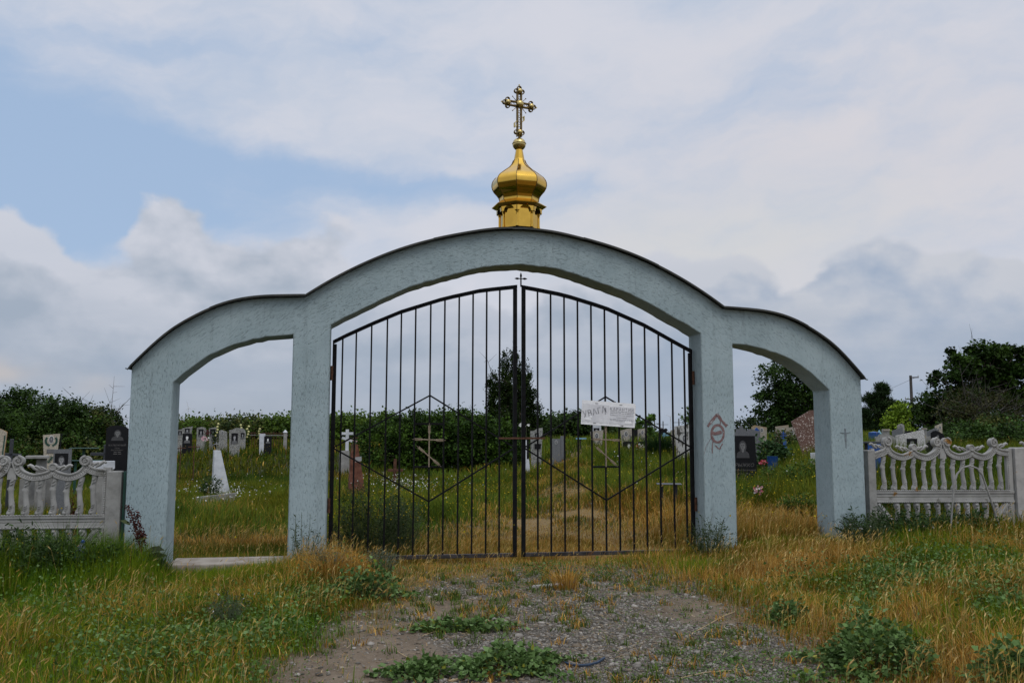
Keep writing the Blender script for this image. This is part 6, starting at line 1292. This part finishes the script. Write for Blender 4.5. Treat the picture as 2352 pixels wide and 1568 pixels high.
for py, wm in ((995, M['rust']), (999, M['concrete'])): mb = MB(); mb.beam((g_(562), -.016, gzf(py)), (g_(660), -.016, gzf(py+1)), .03, .02); mb.build('rail', wm, r, smooth=0)
for px, pyt in ((571, 986), (597, 986)): mb = MB(); mb.tube([(g_(px), .02, -.1), (g_(px), .02, gzf(pyt))], .03, 6); mb.build('standard', M['concrete'], r, smooth=0)
g = Grave('grave_post', 'short grey post with a white pointed cap by the picket railing', 'post', 655, D_F+1, 'far', 0); g.slab([(651, GROUND), (651.5, 993), (659, 993), (659, GROUND)], .14, M['concrete'], 'shaft'); mb = MB(); mb.lathe([(.10, g.z(993.5)), (.06, g.z(990)), (.005, g.z(987))], 8, (g.x(655), 0, 0)); mb.build('cap', M['whitepaint'], g.r, smooth=0)
flowers('rose_bunch', 'bunch of pale pink roses before the pointed far stone', 463, 480, 1000, 1013, D_F-2.2, [M['palepink'], M['whitepetal'], M['palepink']], 24)
flowers('rose_bunch', 'dark red roses tucked between two far portrait stones', 467, 482, 988, 1000, D_F-1.5, [plain('dark_red_petals', (.10, .012, .02), .7)], 20)
# white leaning obelisk with its metal cross
g = Grave('obelisk', 'white leaning tapered obelisk with a thin cross, alone in the meadow', 'grave', 508, 19.5, None, .25); s_ = 19.5/FPX
def obel(g, x0, x1, yt, xb0, xb1, yb, mat, dep=1.0, name='shaft'):
    zt, zb = g.z(yt), (g.z(yb) if yb < 2000 else -.2); a, b_, c_, d2 = g.x(x0), g.x(x1), g.x(xb0), g.x(xb1); t0, t1 = (b_-a)*dep/2, (d2-c_)*dep/2; mb = MB()
    mb.add([(c_, -t1, zb), (d2, -t1, zb), (d2, t1, zb), (c_, t1, zb), (a, -t0, zt), (b_, -t0, zt), (b_, t0, zt), (a, t0, zt)], [(3, 2, 1, 0), (4, 5, 6, 7), (0, 1, 5, 4), (1, 2, 6, 5), (2, 3, 7, 6), (3, 0, 4, 7)]); g.front = -(t0+t1)/2
    return mb.build(name, mat, g.r, smooth=0, bevel=.008)
obel(g, 492.5, 507, 1034, 493, 531, 1135, M['whitepaint'], .7); g.bar(498.5, 1014, 500, 1035, 1.6, .015, M['engrave'], 'cross_upright'); g.bar(491.5, 1020.5, 506, 1019, 1.6, .015, M['engrave'], 'cross_arm', -.002)
g = Grave('grave_kerb', 'low concrete grave border among white flowers by the white obelisk', 'kerb', 500, 17.5, None, .1); g.slab([(457, GROUND), (457, 1139), (545, 1131), (545, GROUND)], .12, M['concrete'])
p_ = at(482, 1100, 18.6); airy('low_bush', 'dark green weedy bush at the foot of the white leaning obelisk', 'bush', on(p_[0], p_[1]), .5, .4, .62, 1500, .045, [(.045, .08, .025), (.03, .06, .018)], 0, stems=50, asp=.5)
for px, py, w_, lab in ((416, 1030, 22, 'thin rusty iron cross close to the far left pillar'), (447, 1027, 26, 'thin rusty iron cross in the grass left of the white obelisk')):
    g = Grave('iron_cross', lab, 'cross', px, 22, None, 0); g.bar(px, py-8, px, GROUND, 2, .02, M['rust'], 'upright'); g.bar(px-w_/2, py, px+w_/2, py-1, 2, .02, M['rust'], 'arm', -.003)
# ---- behind the left gate leaf
g = Grave('grave_cross', 'white three barred concrete cross on a grey plinth, far left behind the gate bars', 'cross', 798, 27, None, .1); g.bar(797.5, 986, 797.5, 1036, 7, .09, M['whitepaint'], 'upright'); g.bar(785, 995.5, 811, 995.5, 6, .08, M['whitepaint'], 'arm', -.004); g.bar(786, 1005, 809, 1013, 6, .08, M['whitepaint'], 'footrest', -.006); g.slab([(781, GROUND), (781, 1035), (802, 1034), (803, GROUND)], .3, M['concrete'], 'plinth')
g = Grave('obelisk', 'rusty brown tapered metal obelisk with a small white plaque', 'grave', 823, 20.5, None, .15); obel(g, 807.5, 821.5, 1020, 801, 845, GROUND, surf('rusted_sheet', (.085, .030, .018), (.16, .065, .04), 7, .85, 60, .3, spots=(3.5, .60, (.26, .20, .14))), .8)
g.slab([(814, 1049), (828, 1047), (828.5, 1057), (814, 1060)], .015, M['engrave'], 'plaque', y=-.20, bevel=0); g.bar(813, 1000, 813, 1020, 2, .02, M['rust'], 'cross_upright'); g.bar(804, 1006, 823, 1005, 2, .02, M['rust'], 'cross_arm', -.003)
flowers('rose_bunch', 'faded pink and violet flowers on top of the rusty obelisk', 806, 820, 1004, 1021, 20.4, [M['palepink'], M['slate'], M['whitepetal']], 14)
g = Grave('iron_cross', 'rusty square bar cross in the meadow in front of the big bush', 'cross', 908, 22.5, None, 0); g.bar(908.5, 1053, 908, GROUND, 7, .05, M['rust'], 'upright'); g.bar(892, 1079, 927, 1079, 6, .045, M['rust'], 'arm', -.004)
g = Grave('obelisk', 'narrow white tapered obelisk just right of the gate\'s meeting stiles', 'grave', 1209, 26, None, .1); obel(g, 1203, 1210, 1010, 1199, 1220, GROUND, M['whitepaint'], .8)
flowers('flower_ball', 'white artificial flowers on a stick above the narrow white obelisk', 1193, 1215, 970, 980, 26.4, [M['whitepetal']], 22)
# ---- on the rise behind the right gate leaf
MIDG = lambda *a, **k: Grave('gravestone', *a, **k)
g = MIDG('pale stone with swooping top and two dark plates, right of the narrow white obelisk', 'gravestone', 1232, 29, 'mid'); g.slab([(1221, GROUND), (1218, 989), (1226, 988.5), (1235, 983), (1246.5, 981.5), (1244, 1040), (1242, GROUND)], .14, M['greychips']); g.portrait(1229, 1238, 994, 1004); g.slab([(1228, 1018), (1243, 1018), (1242, 1030), (1228, 1030)], .02, BG, 'plate', y=-.075, bevel=0)
g = MIDG('low slate grey stone with an oval photo and taller side slab', 'gravestone', 1278, 28, 'mid'); g.slab([(1268, GROUND), (1268, 1006.5), (1287, 1006.5), (1287, GROUND)], .10, M['slate'] if False else GGR); g.front = -.05; g.portrait(1274, 1280, 1010, 1019, 'oval'); g.slab([(1287.5, GROUND), (1287.5, 1000), (1295, 1000), (1296, GROUND)], .08, GGR, 'side_slab', .02)
table('garden_table', 'sky blue table top on a dark leg, left of the notice', 'table', 1323, 1346, 1004.5, 31, .05, .5, M['skypaint'], (1333,), None, M['slate'])
g = MIDG('white framed black portrait stone peeping out below the notice', 'gravestone', 1371, 33, 'mid'); g.slab([(1360, GROUND), (1360, 975), (1381, 975), (1381, GROUND)], .10, M['whitepaint']); g.portrait(1363.5, 1377, 982, 994)
g = MIDG('lichened stone with a slanted top and oval photo, below the left half of the notice', 'gravestone', 1370, 29, 'mid'); g.slab([(1361, GROUND), (1356, 990), (1386, 986.5), (1380, GROUND)], .12, M['orangechips']); g.portrait(1366, 1375, 993, 1007, 'oval'); g.wreath(1370, 1009, 7, M['engrave_mid'])
g = MIDG('lichened stone with oval photo and carved laurel, below the right half of the notice', 'gravestone', 1439, 29, 'mid'); g.slab([(1430, GROUND), (1425, 988), (1440, 983.5), (1455, 982), (1452, GROUND)], .12, M['orangechips']); g.portrait(1434, 1443, 989, 1002, 'oval'); g.wreath(1439, 1004, 9, M['engrave_mid'])
g = MIDG('black granite stone with a bright engraved man, in front of the laurel stones', 'gravestone', 1443, 26, 'mid'); g.slab([(1430.5, GROUND), (1430.5, 1014), (1437, 1012.5), (1447, 1012.5), (1456.5, 1014.5), (1456.5, GROUND)], .08, BG, bevel=.004); g.portrait(1435, 1453, 1013, 1038, 'none', True, light=True)
g = MIDG('black granite stone with a wavy top and white flowers before it', 'gravestone', 1471, 26.3, 'mid'); g.slab([(1457.5, GROUND), (1457.5, 1018), (1463, 1014), (1472, 1012), (1484, 1014), (1485.5, GROUND)], .08, BG, bevel=.004)
flowers('rose_bunch', 'white flowers with one red bloom before the wavy black stone', 1459, 1479, 1018, 1031, 25.6, [M['whitepetal'], M['whitepetal'], M['whitepetal'], M['redpetal']], 18)
g = MIDG('brown lichened stone with a wreathed oval, third from the notice', 'gravestone', 1475, 30, 'mid'); g.slab([(1465.5, GROUND), (1465, 985), (1475, 983.5), (1486, 981.5), (1484, GROUND)], .12, M['orangechips']); g.portrait(1472, 1478.5, 987, 997, 'oval'); g.wreath(1475.5, 999, 7.5, M['engrave_mid'])
g = MIDG('small plain black stone between two lichened stones', 'gravestone', 1460, 33, 'mid'); g.slab([(1456, GROUND), (1456, 986), (1464.5, 986), (1464.5, GROUND)], .08, BG, bevel=.003)
table('plank_bench', 'long grey plank bench behind the dark grass tuft', 'bench', 1468, 1541, 1016, 30, .07, .3, M['concrete'], (1480, 1532), None)
g = Grave('grave_cross', 'small pale blue painted cross above the grey plank bench', 'cross', 1526, 31, None, 0); g.bar(1526, 993, 1526, GROUND, 5, .05, M['skypaint'], 'upright'); g.bar(1521, 999, 1538, 998, 4, .045, M['skypaint'], 'arm', -.003)
g = MIDG('brown rough stone far behind the pale blue cross', 'gravestone', 1518, 44, 'mid'); g.slab([(1513, GROUND), (1514, 983), (1521, 980), (1520, GROUND)], .15, M['orangechips'])
g = MIDG('black rose shaped memorial stone near the right gate hinge', 'gravestone', 1526, 40, 'mid'); g.slab([(1519, GROUND), (1515, 986), (1520, 982), (1525, 984), (1530, 982), (1534, 986), (1531, 990), (1531, GROUND)], .12, BG)
g = MIDG('brown sided stone edge left of the large streaked white stone', 'gravestone', 1547, 26, 'mid'); g.slab([(1543, GROUND), (1541, 987), (1551, 984), (1553, GROUND)], .12, M['orangechips'])
g = MIDG('large streaked white stone with dark stains and oval photo beside the gate hinge', 'gravestone', 1573, 23, 'mid', turn=0); g.slab([(1556, GROUND), (1550, 978), (1570, 975.5), (1596, 973), (1592, GROUND)], .16, M['oldwhite'], edge=M['orangechips']); g.portrait(1566, 1576.5, 996, 1015, 'oval'); g.slab([(1560, 988), (1592, 986), (1591, 990), (1560, 992)], .03, M['oldwhite'], 'ledge', y=-.085, bevel=0)
table('metal_bench', 'thin black metal seat on two legs close behind the right gate leaf', 'bench', 1507, 1563, 1108, 15.2, .012, .42, M['slate'], (1519, 1551), None, lw=.04)
# ---- in the right arch
g = Grave('gravestone', 'polished black granite stele with an engraved woman and the name РЫЖКО', 'gravestone', 1707, 17.5, 'arch', 0); g.slab([(1677, GROUND), (1676, 999), (1732.5, 999.5), (1738, GROUND)], .09, BG, bevel=.004)
g.portrait(1688, 1722, 1004, 1052, 'none', True, 1); g.text([('РЫЖКО', 1707, 1066, 8.2, .25), ('Татьяна Васильевна', 1707, 1077, 3.9, .2), ('15. 11. 1941 - 27. 04. 2016', 1707, 1085.5, 2.9, .1)], M['engrave_faint']); g.lines(1690, 1726, [1095, 1099.5], 1.8, M['engrave_dim'])
mb = MB()
for x, z, q in ((1700, 1112, .045), (1715, 1109, .055), (1726, 1111, .05)):
    x0, z0 = g.pt(x, z)
    for k in range(5): rr = q*(1-k*.18); mb.tube([(x0+rr*math.cos(a), g.front-.003-.0005*k, z0+rr*math.sin(a)*.85) for a in np.linspace(k, k+4.6, 10)], .004, 4)
mb.build('engraved_roses', M['engrave_dim'], g.r, smooth=0)
g = Grave('gravestone', 'grey granite stele with a cross shaped shoulder behind the black stele', 'gravestone', 1722, 20.5, 'arch', 0); g.slab([(1684, GROUND), (1684, 991), (1691.5, 991), (1691.5, 983.5), (1699, 983.5), (1699, 976.5), (1707, 976.5), (1707, 983.5), (1714, 983.5), (1714, 990), (1718, 986), (1724, 983.5), (1732, 985.5), (1738, 988), (1745, 989), (1746, GROUND)], .12, GGR)
g = Grave('gravestone', 'pale lichened stone with oval photo behind the grey granite stele', 'gravestone', 1743, 26, 'arch'); g.slab([(1729, GROUND), (1727, 979), (1734, 975), (1761, 980), (1758, GROUND)], .14, M['orangechips']); g.portrait(1746, 1753, 981, 991, 'oval')
g = Grave('grave_canopy', 'small bright blue peaked metal roof behind the grey stele', 'canopy', 1738, 24.5, 'arch', 0); mb = MB(); x0, x1, z0, z1 = g.x(1731), g.x(1745), g.z(988), g.z(980); mb.prism([(x0, z0), (x1, z0), ((x0+x1)/2, z1)], -.12, .12); mb.build('roof', M['bluepaint'], g.r, smooth=0); mb = MB(); mb.tube([((x0+x1)/2, 0, -.1), ((x0+x1)/2, 0, z0)], .02, 6); mb.build('post', M['bluepaint'], g.r, smooth=0)
g = Grave('gravestone', 'upright lichened stone with oval photo behind the blue cross', 'gravestone', 1797, 25, 'arch'); g.slab([(1783, GROUND), (1782, 978), (1811, 974.5), (1811, GROUND)], .12, M['orangechips']); g.portrait(1794, 1803, 983, 996, 'oval'); g.front = -.06
g = Grave('gravestone', 'brownish stone with white oval beside the leaning red brown stone', 'gravestone', 1824, 25.5, 'arch'); g.slab([(1814, GROUND), (1811, 981), (1826, 978), (1838, 984), (1840, GROUND)], .12, M['orangechips']); g.portrait(1815.5, 1823.5, 985, 998, 'oval'); g.wreath(1820, 999, 6, M['greenpaint'], a1=0); g.slab([(1815.5, 1004), (1830, 1004), (1830, 1013), (1815.5, 1013)], .02, M['enamel'], 'plaque', y=-.07, bevel=0)
g = Grave('grave_cross', 'bright blue metal cross on a blue tapered stand', 'cross', 1801, 21, 'arch', 0); g.bar(1799.5, 989, 1800, 1010, 2.2, .02, M['bluepaint'], 'upright'); g.bar(1795, 994, 1805, 994, 2, .02, M['bluepaint'], 'arm', -.002); g.bar(1793, 999.5, 1807, 999, 2, .02, M['bluepaint'], 'arm', -.002); g.bar(1795, 1004, 1805, 1008, 2, .02, M['bluepaint'], 'footrest', -.003); obel(g, 1799, 1805, 1009, 1793, 1813, GROUND, M['bluepaint'], .8, 'stand')
g = Grave('gravestone', 'leaning red brown terrazzo stone with orange lichen, by the outer right pillar', 'gravestone', 1862, 18.5, 'arch', 0); g.slab([(1846, GROUND), (1843, 1040), (1820, 966.5), (1862, 941), (1880, 941), (1885, GROUND)], .2, M['brownchips'])
g = Grave('grave_block', 'white stone block at the foot of the leaning red brown stone', 'grave', 1872, 16.5, 'arch', 0); g.slab([(1861, GROUND), (1861, 1038), (1884, 1037), (1884, GROUND)], .2, M['whitepaint'])
g = Grave('planter_tub', 'blue tub half hidden by weeds in the right arch', 'tub', 1773, 18.8, 'arch', 0); mb = MB(); z = g.z(1046); R_ = 12*18.8/FPX; mb.lathe([(R_*.8, -.1), (R_, z-.01), (R_*1.06, z), (R_*.94, z), (R_*.9, z-.04)], 18); mb.build('tub', M['bluepaint'], g.r, smooth=40); mb = MB(); mb.lathe([(.001, z-.039), (R_*.9, z-.038)], 18, cap=False); mb.build('soil', plain('potting_soil', (.03, .022, .016), .95), g.r, smooth=0)
flowers('rose_bunch', 'red and coral flowers beside the blue tub', 1741, 1762, 1054, 1064, 18, [M['redpetal'], M['pink'], plain('coral_petals', (.55, .12, .08), .7)], 22)
flowers('rose_bunch', 'pink and white bouquet at the foot of the black РЫЖКО stele', 1726, 1751, 1112, 1132, 15.4, [M['pink'], M['palepink'], M['whitepetal'], M['palepink']], 34)
# ---- behind the right fence
g = Grave('blue_barrel', 'bright blue metal barrel behind the right fence, left of the stone cross', 'barrel', 2008, 22, 'right', 0); mb = MB(); R_ = 12*22/FPX; zt = g.z(990); mb.lathe([(R_, -.15), (R_, zt*.45), (R_*1.04, zt*.47), (R_*1.04, zt*.49), (R_, zt*.51), (R_, zt-.03), (R_*1.03, zt-.015), (R_*.9, zt-.01), (.01, zt+.01)], 18); mb.build('shell', M['bluepaint'], g.r, smooth=40)
table('grave_table', 'grey topped table on a dark leg with blue side panel, by the outer right pillar', 'table', 1972, 2024, 1012, 15.5, .03, .5, M['slate'], (1989,), 'right', lw=.05); g2 = Grave('side_panel', 'blue painted low panel below the grey topped table', 'panel', 2004, 16.2, 'right', 0); g2.slab([(1986, GROUND), (1986, 1017), (2024, 1017), (2024, GROUND)], .04, M['bluepaint'])
g = Grave('grave_cross', 'rough grey stone cross with stepped arms, right of the blue barrel', 'cross', 2031, 19, 'right', .1); g.slab([(2019, GROUND), (2022, 1018), (2012, 1016), (2011, 1001), (2019, 1001), (2019, 996), (2027, 996), (2027, 985), (2041, 985), (2041, 996), (2048, 1000), (2056, 1004), (2061, 1012), (2052, 1020), (2052, GROUND)], .16, M['concrete'], 'cross', bevel=.02); g.slab([(2022, 1004), (2046, 1004), (2046, 1009), (2022, 1009)], .05, M['concrete'], 'arm_band', y=-.09, bevel=.01); g.slab([(2028, 983.5), (2042, 983.5), (2042, 987.5), (2028, 987.5)], .2, M['orangechips'], 'cap_stone', bevel=.01)
g = Grave('finial_post', 'sky blue pointed finial behind the blue barrel', 'post', 2020, 24, 'right', 0); mb = MB(); zt = g.z(985); mb.lathe([(.07, -.1), (.07, zt-.28), (.11, zt-.22), (.09, zt-.12), (.02, zt-.04), (.005, zt)], 10); mb.build('finial', M['skypaint'], g.r, smooth=30)
g = Grave('gravestone', 'dark grey stone with a slanted top behind the rough stone cross', 'gravestone', 2063, 21, 'right'); g.slab([(2052, GROUND), (2050, 987), (2073, 979), (2074, GROUND)], .1, GGR)
g = Grave('gravestone', 'small dark shouldered stone with a white badge under the lime tree', 'gravestone', 2070, 25, 'right'); g.slab([(2062, GROUND), (2062, 976), (2067, 972), (2073, 971), (2077, 975), (2078, GROUND)], .1, M['concrete']); g.portrait(2067, 2072, 973, 979, 'oval')
g = Grave('gravestone', 'black arched stone peeping over the white marble chip stone', 'gravestone', 2088, 20, 'right'); g.slab([(2074, GROUND), (2074, 996), (2080, 989), (2088, 987), (2096, 988), (2102, 992), (2102, GROUND)], .09, BG, bevel=.004)
g = Grave('gravestone', 'white marble chip stone with orange rim and dark square portrait', 'gravestone', 2091, 18, 'right', 0); g.slab([(2064, GROUND), (2060, 998), (2093, 991), (2119, 984.5), (2122, 1028), (2121, GROUND)], .16, M['whitechips']); g.portrait(2082, 2104, 1005, 1030, 'rect', True)
g = Grave('grave_cross', 'grey stone pillar cross touching the white marble chip stone', 'cross', 2124, 18.6, 'right', 0); g.slab([(2119, GROUND), (2119, 982), (2128, 982), (2128, 1000), (2142, 999), (2152, 1004), (2146, 1008), (2129, 1009), (2130, GROUND)], .16, M['concrete'], 'cross', bevel=.015); g.slab([(2118, 981), (2129, 981), (2129, 984), (2118, 984)], .2, M['orangechips'], 'cap_stone', bevel=.01)
g = Grave('gravestone', 'slate grey stone with a slanting top right of the pillar cross', 'gravestone', 2140, 20, 'right'); g.slab([(2127, GROUND), (2127, 990), (2151, 980), (2152, GROUND)], .1, GGR)
g = Grave('gravestone', 'small beige tapered stone with two oval photos, highest behind the right fence', 'gravestone', 2156, 20.5, 'right'); g.slab([(2150, GROUND), (2149, 976.5), (2164, 970), (2163, GROUND)], .1, M['beige']); g.portrait(2157, 2161.5, 976, 983, 'oval'); g.portrait(2152.5, 2157, 982, 989, 'oval')
g = Grave('gravestone', 'black round shouldered stone below the small beige stone', 'gravestone', 2154, 18, 'right'); g.slab([(2139, GROUND), (2139, 992), (2144, 988), (2150, 986.5), (2157, 989), (2164, 994), (2168, 998), (2168, GROUND)], .09, BG, bevel=.004); g.portrait(2147, 2161, 994, 1010, 'none')
g = Grave('gravestone', 'black heart shaped stone peeping over the fence scrolls', 'gravestone', 2133, 17, 'right', 0); g.slab([(2126, GROUND), (2126, 1018), (2130, 1013), (2135, 1012), (2140, 1014), (2142, GROUND)], .08, BG, bevel=.004)
# ---- on the drive
g3 = at(1245, 1337, 8.9); slab_ = MB(); slab_.prism([(-.10, -.06), (.05, -.075), (.17, -.02), (.16, .05), (.02, .03), (-.07, .0)], -.009, .012)
o = slab_.build('broken_concrete', surf('pale_concrete', (.28, .26, .235), (.40, .375, .35), 9, .9, 60, .3), smooth=0, bevel=.008); o.rotation_euler = (rad(-90), 0, .1); o.location = (g3[0], g3[1], G(g3[0], g3[1])+.012); o.scale = (1.25, 1.25, 1); tag(o, 'pale broken piece of concrete set in the drive before the gate', 'concrete')
def lying(name, label, cat, pts, r, mat, z=.012):
    P = []
    for px, py in pts: q = ray(px, py); t_ = (-.05-CAMZ)/q[2]; P.append((q[0]*t_, q[1]*t_, G(q[0]*t_, q[1]*t_)+z))
    c0 = Vector(P[len(P)//2]); mb = MB(); mb.tube([Vector(p)-c0 for p in P], r, 6); o = mb.build(name, mat, None, smooth=50); o.location = c0; return tag(o, label, cat)
lying('hose_piece', 'short dark blue piece of hose curved on the gravel', 'hose', [(1298, 1518), (1312, 1522), (1330, 1524), (1352, 1523), (1372, 1519), (1388, 1510)], .0085, plain('blue_hose', (.025, .045, .08), .5), .014)
sg = 'dry stalks lying on the drive'
for lab, pts, r_ in (('dry stalk lying on the gravel left of the blue hose', [(1258, 1491), (1275, 1502), (1288, 1510)], .005), ('long curved dry stalk on the gravel right of centre', [(1600, 1450), (1630, 1436), (1660, 1415), (1690, 1403)], .004), ('pale dry stalk near the broken concrete', [(1343, 1362), (1365, 1374), (1385, 1383)], .006), ('thin dry stalk across the brown dirt', [(970, 1460), (1010, 1445), (1050, 1436), (1090, 1432)], .003),
                     ('thin dry stalk on the dirt above the small weed cushion', [(910, 1495), (945, 1513), (970, 1525), (990, 1522)], .003), ('orange brown bent stalk beside the big spreading weed', [(1030, 1558), (1055, 1553), (1075, 1546), (1092, 1530)], .008), ('thin dry stalk at the bottom edge of the gravel', [(1560, 1553), (1620, 1540), (1690, 1535)], .003)): lying('dry_stalk', lab, 'stalk', pts, r_, M['straw'])
b0 = at(222, 1250, 10); bt = thing('plastic_bottle', 'crumpled clear plastic bottle with blue label lying in weeds before the left fence', 'bottle', on(b0[0]*.985, 9.93), .4); pm, pn, pb, po = newmat('clear_plastic'); pb.inputs['Base Color'].default_value = (.75, .85, .95, 1); pb.inputs['Roughness'].default_value = .12; pb.inputs['Transmission Weight'].default_value = .85; pb.inputs['IOR'].default_value = 1.2
mb = MB(); mb.lathe([(.03, 0), (.045, .01), (.046, .10), (.042, .12), (.046, .14), (.046, .24), (.035, .28), (.015, .31), (.014, .33)], 14); mb.build('body', pm, bt, smooth=50); mb = MB(); mb.lathe([(.0475, .15), (.0475, .23)], 14, cap=False); mb.build('wrapper', M['bluepaint'], bt, smooth=50); mb = MB(); mb.lathe([(.017, .325), (.017, .345)], 10); mb.build('cap', M['bluepaint'], bt, smooth=50); bt.rotation_euler = (rad(14), rad(8), .4); bt.location.z += .12
b1 = at(80, 1340, 9.3); 
g = thing('big_leaf_weed', 'large single grey green leaf standing in the left lawn', 'weed', on(*at(158, 1335, 9.6)[:2]), 0); leaf_mesh('leaf', leaf_verts(np.array([(0, 0, .05), (-.02, 0, .03)]), np.array([(.7, -.2, .6), (-.8, -.3, .2)]), np.array([(-.4, -.6, .6)]*2), np.array([.26, .16]), OVAL, .2, .6), np.array([(.10, .14, .09), (.07, .11, .06)]), M['leaf'], g); mb = MB(); mb.tube([(0, 0, -.05), (0, 0, .08)], .006, 5); mb.build('stem', M['stemgreen'], g, smooth=0)

# ================================================================== poles and wind turbines on the plain
def pole(label, px, pyt, d, arms, w=.13, tilt=0.0):
    b_ = gpt(px, d); r = thing('utility_pole', label, 'utility pole', b_, -bearing(px), 'power line poles on the plain'); H = zpx(pyt, d, b_); mb = MB(); mb.tube([(0, 0, -.3), (tilt, 0, H)], [w, w*.7], 7); mb.build('pole', M['deadwood'], r, smooth=50)
    for f, L, sd in arms: mb = MB(); mb.beam((-L if sd <= 0 else 0, -w, H*f+CAMZ*0), (L if sd >= 0 else 0, -w, H*f), .09, .09); mb.build('crossarm', M['deadwood'], r, smooth=0); 
    for f, L, sd in arms:
        for x in ([-L, L] if sd == 0 else [sd*L]): mb = MB(); mb.lathe([(.03, 0), (.05, .08), (.03, .16)], 6, (x*.94, -w, H*f+.04)); mb.build('insulator', M['whitepaint'], r, smooth=0)
    return r
pole('grey concrete power pole with two brackets rising behind the trees on the right', 2098, 860, 75, [(.965, .62, 1), (.62, .5, 0)], .16)
for px, pyt, d_, lab in ((1504, 965, 190, 'distant power pole left of the wind turbine'), (1523.5, 966, 210, 'distant power pole with a crossarm under the wind turbine blade'), (1560, 960, 180, 'distant power pole with a crossarm beside the streaked white stone'), (1493, 969, 260, 'faint thin power pole beside the young maple')): pole(lab, px, pyt, d_, [(.80, 1.2, 0)], .17)
mtur = plain('turbine_white', (.62, .64, .66), .5)
def turbine(label, px, py, d, blades_, R):
    b_ = gpt(px, d); r = thing('wind_turbine', label, 'wind turbine', b_, -bearing(px), 'wind turbines on the horizon'); H = zpx(py, d, b_); k = d/FPX; mb = MB(); mb.tube([(0, 0, -2), (0, 0, H)], [k*1.0, k*.6], 8); mb.build('tower', mtur, r, smooth=60); mb = MB(); mb.ell((0, -k*.5, H), (k*1.1, k*2.4, k*1.1), 8, 6); mb.build('nacelle', mtur, r, smooth=60)
    for dx, dy in blades_: mb = MB(); mb.tube([(0, -k*2.2, H), (dx*k*.3, -k*2.2, H+dy*k*.3), (dx*k, -k*2.2, H+dy*k)], [k*.5, k*.62, k*.15], 6, flat=.4); mb.build('blade', mtur, r, smooth=60)
for a in (('wind turbine with three visible blades beside the far left pillar', 430, 938, 2500, [(16, -2), (-15, -14), (-5, 18)], 20), ('wind turbine with a near level blade over the hedge, left of the inner pillar', 597, 951, 2900, [(-18, -4), (6, 15), (9, -8)], 18), ('wind turbine half sunk behind the hedge, above the widest far stone', 540, 962, 3200, [(-8, 7), (8, 8), (1, -10)], 12), ('wind turbine over the plain right of the notice', 1540.5, 955.5, 2600, [(14, 12), (-12, 5), (2, -14)], 18)): turbine(*a)
b_ = None
# power line wire sagging from the right-hand pole
w0, w1 = at(2104, 866, 75), at(1860, 948, 210); mb = MB(); P = [Vector(w0)*(1-t_)+Vector(w1)*t_-Vector((0, 0, 1))*(t_*(1-t_)*3.0) for t_ in np.linspace(0, 1, 14)]; mb.tube([p-Vector(w0) for p in P], .012, 4); o = mb.build('power_line', M['slate'], None, smooth=0); o.location = Vector(w0); tag(o, 'thin sagging power line wire running left from the right hand pole', 'wire')
